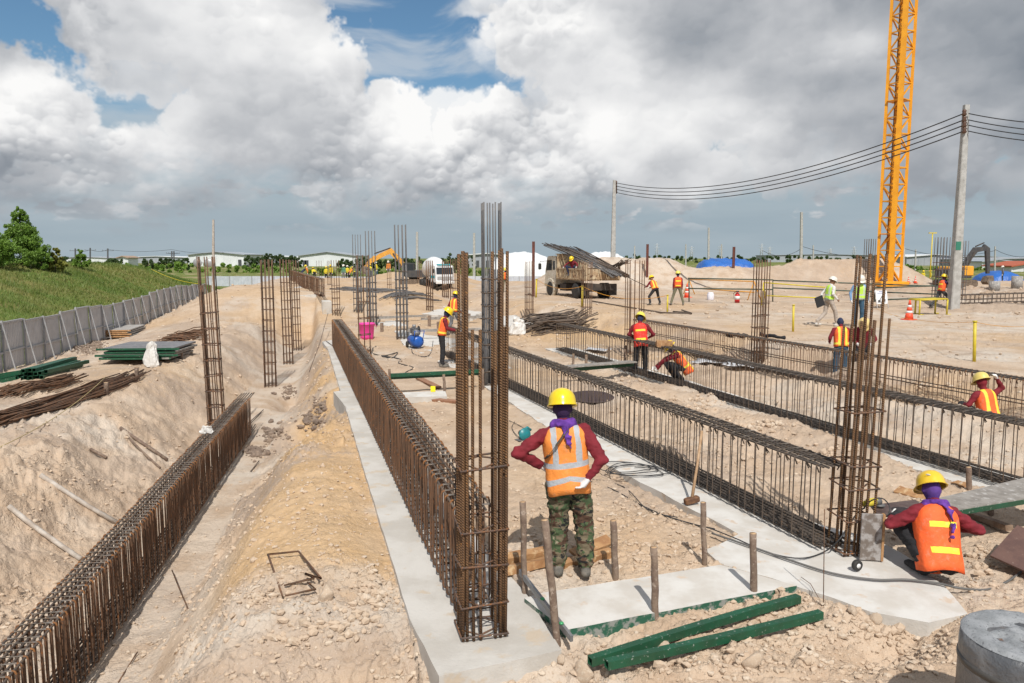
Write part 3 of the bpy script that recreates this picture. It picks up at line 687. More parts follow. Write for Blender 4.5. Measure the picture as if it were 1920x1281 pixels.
def colpx(label, u0, u1, vb, zb, vt, mat, n=(4, 3), r=.012, ts=.35, tmax=None, seed=0, lap=None, rz=R(12), tie=TIE, vt2=None):
    x, y = gp((u0 + u1) / 2, vb, zb); w = (u1 - u0) / F * y - 2 * r; zt = H - (vt - HZ) / F * y * 1.0
    zt = AT((u0 + u1) / 2, vt, y).z
    w = max(.12, w); b = ring(w * .97, w * .8, n[0], n[1], zt, .015, (), lap, seed); tm = tmax or (zb + .62 * (zt - zb))
    return column_cage(label, x, y + w * .4, zb, w, w * .8, rz, b, r, (mat, tie), [zb + .08 + ts * i for i in range(int((tm - zb) / ts) + 1)], GC, (RB.uniform(-.006, .006), 0), 5 if y < 40 else 4, r * .5)
colpx('nearest thin rusty rebar column of the three on the trench floor', 494, 516, 727, -1, 487, RUST, seed=1, ts=.33, tmax=2.2)
colpx('middle thin rusty rebar column of the three on the trench floor', 530, 548, 684, -1, 487, RUST, seed=2, ts=.33, tmax=2.2)
colpx('rearmost thin rusty rebar column of the three on the trench floor', 549, 564, 658, -1, 488, RUST, seed=3, ts=.35, tmax=2)
colpx('brown rebar column at the far end of the central brown cage', 622, 637, 598, .05, 488, RUST, seed=4, ts=.3, lap=None)
colpx('brown rebar column rising out of the central brown cage in front of the pink bin', 671, 694, 664, .05, 479, RUST, (3, 3), .015, .5, seed=5)
colpx('leftmost of the three tall grey steel column cages behind the central brown cage', 662, 678, 597, 0, 440, GREY, (4, 3), .016, .3, seed=6, lap=(2.6, .7, .03), tie=DARK)
colpx('middle of the three tall grey steel column cages, left of the yellow excavator arm', 687, 706, 611, 0, 433, GREY, (4, 3), .016, .3, seed=7, lap=(2.5, .5, .03), tie=DARK)
colpx('tallest grey steel column cage of the three grey ones, beside the blue air compressor', 742, 765, 638, 0, 421, GREY, (4, 3), .016, .3, seed=8, lap=(2.7, .7, .03), tie=DARK)
colpx('tall grey steel column cage rising just behind the nearest rusty column', 905, 941, 727, 0, 379, GREY, (4, 3), .017, .3, seed=9, lap=(2.7, .8, .035), tie=DARK)
colpx('small distant rusty column cage in front of the orange vested man', 726, 734, 572, 0, 490, RUST, (3, 2), .014, .4, seed=10)
colpx('rusty column cage in front of the white mixer truck cab, left of two', 799, 812, 591, 0, 489, RUST, (4, 3), .015, .35, seed=11)
colpx('rusty column cage in front of the white mixer truck cab, right of two', 829, 841, 569, 0, 489, RUST, (4, 3), .015, .35, seed=12)
colpx('thin rusty column cage just right of the white mixer truck', 844, 858, 574, 0, 486, RUST, (4, 3), .014, .5, seed=13)
colpx('rusty column cage left of the dump truck, beside the tall red steel post', 985, 1000, 598, .1, 490, RUST, (4, 3), .012, .35, seed=14)
colpx('rusty column cage in front of the middle of the dump truck', 1091, 1109, 612, .15, 492, RUST, (5, 3), .012, .35, seed=15)
colpx('rusty column cage rising behind the man in the red vest with black trousers', 1175, 1206, 668, .06, 488, RUST, (4, 3), .013, .35, seed=16, tmax=.9, lap=(2.3, .25, .03))
colpx('rusty column cage standing in the furthest back beam cage, left of the walking man', 1413, 1438, 690, .1, 488, RUST, (5, 3), .013, .32, seed=17, tmax=1.8, lap=(2.1, .2, .03))
colpx('dark column cage just left of the orange crane mast', 1621, 1637, 560, .55, 448, DARK, (4, 3), .018, .35, seed=18)
colpx('dark grey column cage partly boxed in formwork between the excavator and the utility pole', 1754, 1775, 575, .55, 445, GREY, (4, 3), .02, .35, seed=19)
colpx('dark column cage just right of the tall utility pole', 1793, 1809, 570, .55, 452, GREY, (3, 3), .016, .35, seed=20)
for (u0, u1, vb, vt) in ((676, 686, 545, 490), (783, 790, 560, 489), (752, 757, 560, 495), (594, 603, 545, 489), (614, 620, 560, 489)):
    colpx('small rusty far column cage ' + {676: 'hidden behind the left grey column', 783: 'left of the mixer truck', 752: 'just right of the tallest grey column', 594: 'left of the yellow jacketed pair', 614: 'in front of the yellow jacketed pair'}[u0], u0, u1, vb, -.1, vt, RUST, (3, 2), .016, .5, seed=int(u0))
for u, vb, vt, lab in ((1000, 556, 453, 'tall red steel post left of the dump truck'), (1213, 520, 458, 'red steel post standing on the pale spoil heap behind the dump truck'), (1375, 503, 463, 'red steel post rising in front of the blue tarpaulin')):
    P = GP(u, vb); m = MB(); zt = AT(u, vt, P.y).z; m.box((0, 0, (zt - P.z) / 2), (.16, .05, zt - P.z)); m.box((-.07, 0, (zt - P.z) / 2), (.03, .16, zt - P.z)); m.box((.07, 0, (zt - P.z) / 2), (.03, .16, zt - P.z))
    tag(m.build('steel_post', M('red_oxide_steel', (.16, .045, .03), (.10, .035, .025), 6, .7), None, P), lab, 'post', 'red steel posts')

# ------------------------------------------------------------------ people
def cloth(name, c, c2=None, s=9, rough=.85, bump=.5, bs=26): return M(name, c, c2 or tuple(x * .78 for x in c), s, rough, bump=bump, bscale=bs, bdist=.012)
C_MAR = cloth('maroon_shirt_cloth', (.20, .012, .022)); C_BLK = cloth('black_trouser_cloth', (.022, .022, .026)); C_NAVY = cloth('navy_cloth', (.022, .03, .075))
C_JEAN = cloth('blue_jeans_cloth', (.035, .09, .15)); C_GREYT = cloth('grey_trouser_cloth', (.16, .16, .17)); C_BEIGE = cloth('beige_trouser_cloth', (.44, .38, .33)); C_WHT = cloth('white_shirt_cloth', (.72, .70, .68))
C_BLUE = cloth('light_blue_shirt_cloth', (.20, .34, .58)); C_PUR = cloth('purple_cloth', (.13, .04, .26), (.09, .02, .20)); C_YELJ = cloth('yellow_jacket_cloth', (.70, .56, .03)); C_ORJ = cloth('orange_jacket_cloth', (.75, .26, .04)); C_GRN = cloth('green_jacket_cloth', (.10, .26, .16))
C_DPUR = cloth('dark_purple_shirt_cloth', (.06, .02, .10)); C_SCARF = cloth('violet_scarf_cloth', (.15, .045, .33), (.08, .02, .2), 14, bump=.9); C_SKIN = M('brown_skin', (.30, .155, .09), (.24, .12, .07), 12, .55)
C_GLOV = cloth('white_knit_glove', (.78, .76, .74)); C_BOOT = M('dusty_boot_leather', (.085, .08, .07), (.19, .17, .145), 14, .85, bump=.3); C_SHOEW = M('white_shoe', (.6, .58, .55), (.45, .42, .38), 12, .7); C_KHAKI = cloth('khaki_trouser_cloth', (.18, .17, .11))
def camo():
    m = bpy.data.materials.new('camouflage_cloth'); m.use_nodes = True; t = NT(m.node_tree); b = t.n['Principled BSDF']
    tc = t.n.new('ShaderNodeTexCoord'); P = t.vm('MULTIPLY', tc.outputs['Object'], (1, 1, 1.35)); P = t.vm('ADD', P, (3.1, 1.7, .4))
    a, b2, c = t.noise(P, 9, 3, .6, .6), t.noise(t.vm('ADD', P, (5, 0, 0)), 8, 3, .6, .6), t.noise(t.vm('ADD', P, (0, 9, 0)), 11, 3, .6, .6)
    col = t.mix(t.ss(a, .49, .505), (.15, .12, .075), (.055, .085, .035)); col = t.mix(t.ss(b2, .54, .555), col, (.075, .038, .022)); col = t.mix(t.ss(c, .58, .595), col, (.012, .012, .012)); col = t.mix(t.ss(a, .64, .65), col, (.25, .22, .15))
    t.put(b.inputs['Base Color'], col); b.inputs['Roughness'].default_value = .9
    bn = t.n.new('ShaderNodeBump'); bn.inputs['Strength'].default_value = .7; bn.inputs['Distance'].default_value = .015; t.put(bn.inputs['Height'], t.noise(P, 24, 4, .6)); t.l.new(bn.outputs[0], b.inputs['Normal']); return m
C_CAMO = camo()
def vest_mat(name, base, stripe, kind):
    m = bpy.data.materials.new(name); m.use_nodes = True; t = NT(m.node_tree); b = t.n['Principled BSDF']
    a = t.n.new('ShaderNodeVertexColor'); a.layer_name = 'tuv'; o = t.sep(a.outputs[0]); tc = t.n.new('ShaderNodeTexCoord')
    wob = t.m('MULTIPLY', t.m('SUBTRACT', t.noise(tc.outputs['Object'], 9, 2, .5), .5), .03)
    x = t.m('ABSOLUTE', t.m('ADD', t.m('SUBTRACT', o[0], .5), wob)); v = t.m('ADD', o[1], wob)
    def band(s_, c, h): return t.m('LESS_THAN', t.m('ABSOLUTE', t.m('SUBTRACT', s_, c)), h)
    if kind == 'cross':      # two upright bands and two hoops
        f = t.m('MAXIMUM', t.m('MULTIPLY', band(x, .105, .026), t.m('GREATER_THAN', v, .40)), t.m('MAXIMUM', band(v, .43, .04), band(t.m('ADD', v, t.m('MULTIPLY', x, .35)), .24, .04)))
    elif kind == 'bars':     # two short bars across the back
        f = t.m('MULTIPLY', t.m('LESS_THAN', x, .125), t.m('MAXIMUM', band(v, .68, .045), band(v, .30, .045)))
    elif kind == 'upright':
        f = t.m('MAXIMUM', band(x, .085, .028), t.m('MULTIPLY', band(v, .3, .04), t.m('GREATER_THAN', x, .085)))
    else:
        f = t.m('MAXIMUM', band(x, .10, .02), band(v, .30, .04))
    col = t.mix(t.ss(t.noise(tc.outputs['Object'], 8, 4, .6), .35, .7), base, tuple(q * .86 for q in base))
    col = t.mix(f, col, stripe); col = t.mix(t.ss(t.noise(tc.outputs['Object'], 17, 5, .7), .52, .75, 0, .5), col, (.42, .30, .20))
    t.put(b.inputs['Base Color'], col); b.inputs['Roughness'].default_value = .7
    bn = t.n.new('ShaderNodeBump'); bn.inputs['Strength'].default_value = .7; bn.inputs['Distance'].default_value = .02; t.put(bn.inputs['Height'], t.noise(tc.outputs['Object'], 14, 4, .6)); t.l.new(bn.outputs[0], b.inputs['Normal']); return m
V_OG = vest_mat('orange_vest_grey_tape', (.92, .30, .055), (.42, .44, .47), 'cross'); V_OY = vest_mat('orange_vest_yellow_bars', (.90, .13, .025), (.85, .80, .05), 'bars')
V_RY = vest_mat('red_vest_yellow_bars', (.78, .035, .02), (.85, .66, .05), 'bars'); V_OU = vest_mat('orange_vest_yellow_uprights', (.90, .14, .03), (.85, .66, .06), 'upright'); V_LIME = vest_mat('lime_vest_silver_tape', (.50, .78, .08), (.5, .55, .48), 'cross')
def hatm(name, c): return M(name, c, tuple(x * .93 for x in c), 6, .28, coat=.3, c3=tuple(x * .6 for x in c), s3=18, t3=.72)
H_YEL = hatm('yellow_hard_hat', (.84, .60, .012)); H_PYEL = hatm('pale_yellow_hard_hat', (.80, .66, .10)); H_WHT = hatm('white_hard_hat', (.74, .70, .62)); H_GOLD = hatm('golden_hard_hat', (.80, .52, .03))

def V3(*a): return Vector(a if len(a) > 1 else a[0])
class Body:
    def __init__(s): s.mb = MB(); s.prim = []
    def cap(s, a, b, ra, rb, t, n=10, flat=None):
        a, b = V3(a), V3(b); L = (b - a).length; k = 4; P = []; RR = []
        d = (b - a).normalized()
        for i in range(k + 1): th = math.pi / 2 * (1 - i / k); P.append(a - d * ra * math.sin(th)); RR.append(max(.001, ra * math.cos(th)))
        for i in range(1, k + 1): th = math.pi / 2 * i / k; P.append(b + d * rb * math.sin(th)); RR.append(max(.001, rb * math.cos(th)))
        s.mb.tube(P, RR, n); s.prim.append((np.array(a), np.array(b), ra, rb, t))
    def ell(s, c, r, t, rot=None):
        o = s.mb.M; s.mb.M = Matrix.Translation(V3(c)) @ (rot.to_4x4() if rot else Matrix()); s.mb.sphere((0, 0, 0), 1, 14, 10, sc=r); s.mb.M = o
        s.prim.append((np.array(c), np.array(c), max(r) * .8, max(r) * .8, t))
    def loft(s, rings, t):
        """rings: centre, side axis, front axis, half width, half depth"""
        n = 18; vs = []
        for c, sx, sy, rx, ry in rings:
            for j in range(n):
                a = 2 * math.pi * j / n; ca, sa = math.cos(a), math.sin(a); e = .82
                vs.append(tuple(V3(c) + V3(sx) * rx * math.copysign(abs(ca) ** e, ca) + V3(sy) * ry * math.copysign(abs(sa) ** e, sa)))
        fs = [(i * n + j, i * n + (j + 1) % n, (i + 1) * n + (j + 1) % n, (i + 1) * n + j) for i in range(len(rings) - 1) for j in range(n)]
        fs += [tuple(range(n - 1, -1, -1)), tuple((len(rings) - 1) * n + j for j in range(n))]
        s.mb.add(vs, fs)
        for i in range(len(rings) - 1): s.prim.append((np.array(V3(rings[i][0])), np.array(V3(rings[i + 1][0])), min(rings[i][3:5]) * 1.1, min(rings[i + 1][3:5]) * 1.1, t))
    def hand(s, w, d, nrm, side, t, curl=.35, sc=1.0):
        """w wrist, d finger direction, nrm palm normal, side towards the thumb"""
        d = V3(d).normalized(); nrm = (V3(nrm) - d * V3(nrm).dot(d)).normalized(); side = d.cross(nrm) * (1 if d.cross(nrm).dot(V3(side)) > 0 else -1)
        w = V3(w); pc = w + d * .045 * sc
        s.cap(w, w + d * .07 * sc, .026 * sc, .032 * sc, t); s.cap(w + side * .012 * sc, w + d * .072 * sc + side * .02 * sc, .022 * sc, .022 * sc, t); s.cap(w - side * .012 * sc, w + d * .068 * sc - side * .02 * sc, .02 * sc, .021 * sc, t)
        for i, (o, l) in enumerate(((.029, .066), (.010, .074), (-.010, .068), (-.029, .054))):
            b0 = w + d * .082 * sc + side * o * sc; c = curl
            k1 = b0 + (d * math.cos(c) + nrm * math.sin(c)) * l * .5 * sc; k2 = k1 + (d * math.cos(c * 2.2) + nrm * math.sin(c * 2.2)) * l * .5 * sc
            s.cap(b0, k1, .0098 * sc, .009 * sc, t, 8); s.cap(k1, k2, .009 * sc, .008 * sc, t, 8)
        t0 = w + d * .028 * sc + side * .030 * sc; t1 = t0 + (d * .7 + side * .65 + nrm * .25).normalized() * .04 * sc; t2 = t1 + (d * .9 + side * .1 + nrm * .35).normalized() * .032 * sc
        s.cap(t0, t1, .0125 * sc, .011 * sc, t, 8); s.cap(t1, t2, .011 * sc, .009 * sc, t, 8)
    def finish(s, name, mats, vox, parent, wrinkle=.006, smooth=3):
        me = s.mb.mesh('tmp', []); me.materials.clear()
        o = bpy.data.objects.new('tmp', me); COL.objects.link(o)
        r = o.modifiers.new('r', 'REMESH'); r.mode = 'VOXEL'; r.voxel_size = vox; sm = o.modifiers.new('s', 'SMOOTH'); sm.factor = .5; sm.iterations = smooth
        dg = bpy.context.evaluated_depsgraph_get(); ev = o.evaluated_get(dg); m2 = bpy.data.meshes.new_from_object(ev); bpy.data.objects.remove(o); bpy.data.meshes.remove(me)
        m2.name = name; n = len(m2.vertices); co = np.empty(n * 3, np.float32); m2.vertices.foreach_get('co', co); co = co.reshape(-1, 3)
        nf = len(m2.polygons); ct = np.empty(nf * 3, np.float32); m2.polygons.foreach_get('center', ct); ct = ct.reshape(-1, 3)
        def near(P):
            best = np.full(len(P), 9e9); idx = np.zeros(len(P), np.int32)
            for a, b, ra, rb, t in s.prim:
                ab = b - a; L2 = max(1e-9, float(ab @ ab)); u = np.clip(((P - a) @ ab) / L2, 0, 1); d = np.linalg.norm(P - a - u[:, None] * ab, axis=1) - (ra + (rb - ra) * u)
                k = d < best; best[k] = d[k]; idx[k] = t
            return idx
        ti = near(ct); m2.materials.clear()
        for m_ in mats: m2.materials.append(m_)
        m2.polygons.foreach_set('material_index', ti); m2.polygons.foreach_set('use_smooth', np.ones(nf, bool))
        if wrinkle:
            vt = near(co); nn = np.empty(n * 3, np.float32); m2.vertices.foreach_get('normal', nn); nn = nn.reshape(-1, 3)
            w = (vn(co[:, 0] * 14 + co[:, 1] * 9, co[:, 2] * 26, 3) - .5) + .6 * (vn(co[:, 0] * 30 + 9, co[:, 2] * 45 + co[:, 1] * 20, 8) - .5)
            w = np.where(vt <= 1, w, 0) * wrinkle * 2; co2 = co + nn * w[:, None]; m2.vertices.foreach_set('co', co2.astype(np.float32).ravel())
        m2.update(); ob = inst(m2, name, parent); return ob

def person(label, loc, rz, S=1.0, mats=None, vest=None, hat=H_YEL, vox=.014, group='workers on the building site', hip=(0, 0, .93), lean=5, side=0, turn=0, feet=None, knees=None, elb=None, wri=None, head=(0, 0), face=True, extra=None, hatlabel=None, masked=True, skirt=True, scarf=None, fine=False, bulk=1.0):
    """facing local +Y; lean forward, head=(pitch down, turn); joints in metres"""
    mt = [C_MAR, C_BLK, C_BOOT, C_GLOV, C_NAVY, C_SKIN]
    for k, v in (mats or {}).items(): mt[k] = v
    T = thing('person', label, 'person', loc, rz, group); T.scale = (S, S, S)
    B = Body(); hip = V3(hip); La = R(lean); Sa = R(side); Ta = R(turn)
    up = V3(math.sin(Sa), math.sin(La) * math.cos(Sa), math.cos(La) * math.cos(Sa)).normalized(); sx = V3(math.cos(Ta), math.sin(Ta), 0); sx = (sx - up * sx.dot(up)).normalized(); fr = up.cross(sx)
    P = lambda a, b, c: hip + sx * a + fr * b + up * c          # torso frame
    hx = V3(1, 0, 0)
    B.loft([(P(0, 0, -.09), sx, fr, .145, .105), (P(0, 0, 0), sx, fr, .162, .118), (P(0, 0, .06), sx, fr, .155, .112)], 1)
    B.loft([(P(0, 0, .0), sx, fr, .163, .119), (P(0, .0, .12), sx, fr, .148, .105), (P(0, 0, .22), sx, fr, .155, .11), (P(0, .005, .34), sx, fr, .172, .117), (P(0, -.005, .43), sx, fr, .165, .10), (P(0, -.01, .475), sx, fr, .10, .075)], 0)
    nk = P(0, .0, .49); hd = math.radians(head[0]); ht = math.radians(head[1])
    hf = (fr * math.cos(ht) + sx * math.sin(ht)).normalized(); hu = (up * .55 + V3(0, 0, 1) * .45).normalized(); hf = (hf - hu * hf.dot(hu)).normalized()
    hf2 = (hf * math.cos(hd) - hu * math.sin(hd)).normalized(); hu2 = (hu * math.cos(hd) + hf * math.sin(hd)).normalized(); hs = hf2.cross(hu2)
    hc = nk + hu * .055 + hu2 * .085 + hf2 * .015
    Q = lambda a, b, c: hc + hs * a + hf2 * b + hu2 * c
    rot = Matrix((hs, hf2, hu2)).transposed()
    hm = 4 if masked else 5
    B.cap(P(0, -.01, .44), hc - hu2 * .04, .062, .056, 4 if masked else 5); B.ell(hc, (.078, .098, .112), hm, rot); B.cap(Q(0, .035, -.055), Q(0, .06, -.075), .05, .036, hm)
    if face:
        B.cap(Q(0, .095, .005), Q(0, .112, -.022), .011, .014, 5 if not masked else 4, 8); B.cap(Q(-.02, .088, -.055), Q(.02, .088, -.055), .010, .010, hm, 8)
        for q in (-1, 1): B.ell(Q(q * .08, 0, -.01), (.012, .022, .032), hm, rot)
    # arms
    for i, q in enumerate((-1, 1)):
        sh = P(q * .172, -.005, .405)
        e = V3(elb[i]) if elb else P(q * .215, -.01, .12); w = V3(wri[i]) if wri else P(q * .22, .06, -.12)
        kb = 1 + (bulk - 1) * .45; B.cap(P(q * .10, -.005, .42), sh, .065, .064 * kb, 0); B.cap(sh, e, .062 * kb, .050 * kb, 0); B.cap(e, w, .051 * kb, .036, 0)
        d = (w - e).normalized(); nr = V3(-q, 0, 0) if abs(d.x) < .8 else V3(0, -1, 0)
        B.hand(w + d * .01, d, nr, V3(0, 1, .3), 3, .4, 1.0)
    # legs
    for i, q in enumerate((-1, 1)):
        f = V3(feet[i]) if feet else V3(q * .11, 0, 0)
        h0 = hip + sx * q * .085 - up * .03; an = f + V3(0, 0, .085); k = V3(knees[i]) if knees else (h0 + an) / 2 + V3(q * .01, .03, .0)
        kl = bulk; B.cap(h0, k, .094 * kl, .072 * bulk, 1); B.cap(k, an + V3(0, 0, .06), .072 * bulk, .060 * bulk, 1); B.cap(an + V3(0, 0, .09), an + V3(0, .005, .0), .062 * bulk, .056, 1)
        fd = V3(math.sin(q * .22), math.cos(q * .22), 0)
        B.cap(an, f + V3(0, -.04, .045), .055, .048, 2); B.cap(f + V3(0, -.045, .042), f + fd * .15 + V3(0, 0, .036), .047, .040, 2); B.cap(f + fd * .08 + V3(0, 0, .038), f + fd * .18 + V3(0, 0, .03), .048, .030, 2)
    if extra: extra(B, P, Q)
    ob = B.finish('body', mt, vox, T, .010 if vox < .012 else (.006 if vox < .02 else 0), 3 if vox < .012 else 2)
    if not masked and face:
        for q in (-1, 1):
            m = MB(); m.sphere((0, 0, 0), .0125, 8, 6); inst(m.mesh('eye', M('dark_eye', (.02, .015, .012), rough=.2)), 'eye', T, Q(q * .03, .086, .012))
    if scarf:
        s2 = Body(); s2.cap(P(-.07, -.03, .48), P(.07, -.03, .48), .058, .058, 0); s2.cap(P(-.05, .05, .465), P(.05, .05, .46), .045, .045, 0); s2.cap(P(-.02, -.075, .50), P(.045, -.08, .47), .035, .04, 0); s2.cap(P(-.08, .02, .475), P(-.085, -.04, .485), .04, .042, 0)
        for i_, (a, b) in enumerate(scarf):
            A_, B_ = P(*a), P(*b); k_ = max(2, int((B_ - A_).length / .03)); rg_ = random.Random(i_)
            s2.loft([(A_.lerp(B_, j / k_) + sx * .006 * math.sin(j * 2.1 + i_), sx * math.cos(.5 * i_ + j * .3) + fr * math.sin(.5 * i_ + j * .3) * .5, fr, .036 + .008 * math.sin(j * 1.7 + i_) , .017 + .005 * math.cos(j * 2.3)) for j in range(k_ + 1)], 0)
        s2.ell(P(.01, -.105, .485), (.042, .036, .034), 0); s2.ell(P(-.04, -.085, .50), (.045, .03, .026), 0)
        s2.finish('neck_scarf', [C_SCARF], vox * .9, T, .009, 1)
    # vest: a loose sleeveless shell round the torso
    if vest:
        n = 40; g = .022; rr_ = [(-.13, .175, .135, 0), (-.02, .178, .134, 0), (.10, .168, .125, .0), (.22, .172, .128, 0), (.33, .178, .134, .0), (.40, .168, .125, -.004), (.445, .135, .105, -.006), (.475, .10, .085, -.01), (.488, .075, .065, -.012)]
        if not skirt: rr_ = rr_[1:]
        vs = []; at = []; rg = random.Random(len(label))
        for i, (c, rx, ry, dy) in enumerate(rr_):
            for j in range(n):
                a = 2 * math.pi * j / n; ca, sa = math.cos(a), math.sin(a); e = .80; wv = 1 + (.03 if vox < .012 else .02) * math.sin(a * 7 + i * 1.3) * (1 - i / 9) + (.018 * math.sin(a * 13 - i * 2.1) if vox < .012 else 0) + rg.uniform(-.006, .006)
                x = (rx * (1 + (bulk - 1) * .40) + g * .3) * math.copysign(abs(ca) ** e, ca) * wv; y = (ry * (1 + (bulk - 1) * .35) + g * .2) * math.copysign(abs(sa) ** e, sa) * wv + dy
                vs.append(P(x, y, c + (.012 * math.sin(a * 3) if i == 0 else 0))); at.append((x + .5, (c + .13) / .62, .5 + .5 * (1 if sa > 0 else -1), 1))
        fs = [(i * n + j, i * n + (j + 1) % n, (i + 1) * n + (j + 1) % n, (i + 1) * n + j) for i in range(len(rr_) - 1) for j in range(n)]
        me = npmesh('safety_vest', [tuple(v) for v in vs], fs, vest, True, {'tuv': at}); vo = inst(me, 'safety_vest', T)
        sb = vo.modifiers.new('s', 'SUBSURF'); sb.levels = sb.render_levels = 1 if vox < .02 else 0; so_ = vo.modifiers.new('t', 'SOLIDIFY'); so_.thickness = .004
    if hat:
        m = MB(); pr = [(.128, -.012), (.124, .004), (.122, .03), (.115, .062), (.098, .095), (.070, .120), (.035, .134), (.001, .138)]
        n = 24; vs = [(r_ * math.cos(2 * math.pi * j / n), r_ * math.sin(2 * math.pi * j / n) * 1.16, z) for r_, z in pr for j in range(n)]
        m.add(vs, [(i * n + j, i * n + (j + 1) % n, (i + 1) * n + (j + 1) % n, (i + 1) * n + j) for i in range(len(pr) - 1) for j in range(n)], 0, True)
        vs = []; 
        for z, ex in ((-.012, 0), (-.016, 1), (-.022, 1), (-.02, 0)):
            for j in range(n):
                a = 2 * math.pi * j / n; br = (.012 + .045 * max(0, math.sin(a)) ** 2) * ex; vs.append(((.126 + br) * math.cos(a), (.126 + br) * 1.16 * math.sin(a), z - .012 * max(0, math.sin(a)) * ex))
        m.add(vs, [(i * n + j, i * n + (j + 1) % n, (i + 1) * n + (j + 1) % n, (i + 1) * n + j) for i in range(3) for j in range(n)], 0, True)
        m.tube([(0, -.12, .045), (0, -.08, .112), (0, 0, .136), (0, .08, .112), (0, .125, .05)], .007, 6)
        h = m.build('hard_hat', hat, T); h.matrix_local = Matrix.Translation(Q(0, 0, .042)) @ rot.to_4x4() @ Matrix.Rotation(R(-8), 4, 'X')
        if hatlabel: h['label'] = hatlabel
    return T, P, Q
def stand(u, v, zoff=0): p = GP(u, v); return Vector((p.x, p.y, hz(p.x, p.y) + .0 + zoff))

# the man in front, hands on hips, his back to us
fx = gp(1070, 1087, .02)
Tm, Pm_, Qm = person('man seen from behind, hands on hips, yellow hard hat, orange vest and camouflage trousers', (fx[0], fx[1], hz(*fx) + .02), R(3), 1.0,
    {1: C_CAMO, 4: cloth('dark_violet_hood', (.035, .012, .06))}, V_OG, H_YEL, .0085, bulk=1.30, hip=(-.035, 0, .92), lean=3, side=-5, feet=[(-.115, .02, 0), (.13, -.02, 0)], knees=[(-.11, .05, .50), (.12, .03, .50)],
    elb=[(-.49, -.06, 1.17), (.25, -.16, 1.12)], wri=[(-.29, .03, 1.03), (.13, -.185, .97)], head=(6, 8),
    scarf=[((.0, -.12, .49), (.01, -.165, .40)), ((.01, -.165, .40), (.035, -.17, .29)), ((-.02, -.12, .50), (-.10, -.10, .49)), ((.02, -.13, .50), (.02, -.14, .44))])
m = MB(); pts = [Pm_(-.19, -.06, .20), Pm_(-.165, -.155, .25), Pm_(-.10, -.178, .33), Pm_(-.03, -.168, .41), Pm_(.03, -.13, .47)]
for a, b in zip(pts, pts[1:]): m.beam(a, b, .032, .006)
m.build('shoulder_strap', cloth('olive_webbing', (.10, .08, .055)), Tm)
# the squatting man at the right
fx = gp(1778, 1090, .065)
Ts, Ps_, Qs = person('squatting man seen from behind in an orange vest with two yellow bars', (fx[0] - .02, fx[1] + .10, .065), R(1), .98,
    {1: C_BLK, 2: C_BLK, 4: cloth('violet_hood', (.10, .04, .24))}, V_OY, H_GOLD, .0095, bulk=1.25, hip=(-.02, .0, .185), lean=25, side=5, feet=[(-.13, .08, 0), (.12, .10, 0)], knees=[(-.19, .42, .40), (.19, .42, .41)],
    elb=[(-.37, .22, .42), (.42, .12, .40)], wri=[(-.20, .50, .40), (.28, .42, .34)], head=(12, 4),
    scarf=[((.02, -.10, .50), (.05, -.17, .42)), ((.05, -.17, .42), (.06, -.185, .26)), ((.06, -.185, .26), (.03, -.185, .16))])
m = MB(); m.sphere((0, 0, 0), 1, 10, 6, sc=(.022, .004, .012)); inst(m.mesh('helmet_sticker', WHITE), 'helmet_sticker', Ts, Qs(-.07, -.118, .115), (R(35), 0, R(-30)))
# red vested man at the middle cage
W = 'workers on the building site'
p = stand(1203, 708); p.y += .2
person('man in red vest and black trousers working at the middle beam cage', p, R(-8), .97, None, V_RY, H_PYEL, .016, hip=(0, 0, .90), lean=14, side=-4, turn=0,
       elb=[(-.30, .12, 1.08), (.33, .13, 1.08)], wri=[(-.14, .36, .98), (.22, .38, .98)], head=(22, 25), feet=[(-.13, 0, 0), (.12, .04, 0)])
p = Vector((*gp(1282, 722, .0), 0.02)); p.z = hz(p.x, p.y)
person('crouching man in maroon and orange seen through the bars of the middle cage', p, R(80), .97, {4: C_NAVY}, V_OU, H_YEL, .018, hip=(0, -.05, .42), lean=38, feet=[(-.13, .05, 0), (.15, .18, 0)], knees=[(-.16, .33, .52), (.17, .42, .50)],
       elb=[(-.24, .50, .62), (.24, .45, .60)], wri=[(-.15, .62, .42), (.15, .66, .42)], head=(15, 0))
p = Vector((*gp(1574, 716, .05), 0)); p.z = min(hz(p.x, p.y), .05)
person('worker with blue cap, orange vest and blue jeans behind the leaning column', p, R(-5), .92, {1: C_JEAN, 4: C_NAVY}, V_OU, None, .018, lean=10, elb=[(-.27, .05, 1.12), (.27, .05, 1.12)], wri=[(-.20, .28, 1.0), (.20, .28, 1.0)], head=(25, 0), skirt=False)
p = Vector((*gp(1611, 716, .05), 0)); p.z = min(hz(p.x, p.y), .05)
person('worker in navy hood and maroon shirt facing the camera behind the leaning column', p, R(165), .94, {0: C_MAR, 1: C_BLK}, None, hatm('straw_hard_hat', (.74, .55, .22)), .018, lean=20, elb=[(-.30, .08, 1.10), (.26, .12, 1.12)], wri=[(-.18, .30, 1.0), (.16, .32, 1.0)], head=(45, 0))
p = Vector((*gp(1853, 812, .0), 0)); p.z = -.02
person('crouching worker in maroon and orange near the right edge, arm raised to the helmet', p, R(10), .97, {4: C_MAR}, V_OU, hatm('faded_yellow_hard_hat', (.72, .56, .16)), .018, hip=(0, 0, .30), lean=20, feet=[(-.16, .1, 0), (.16, .1, 0)], knees=[(-.24, .36, .46), (.24, .36, .46)],
       elb=[(-.30, .15, .50), (.36, .16, .78)], wri=[(-.20, .36, .46), (.19, .10, .96)], head=(10, 0), skirt=False)
p = stand(829, 688)
person('worker in maroon and orange vest working at the cage end beside the air compressor', p, R(-80), .95, None, V_OU, H_YEL, .017, lean=12, elb=[(-.20, .16, 1.08), (.20, .14, 1.10)], wri=[(-.14, .42, 1.02), (.12, .42, 1.04)], head=(22, 0), skirt=False)
p = stand(851, 628)
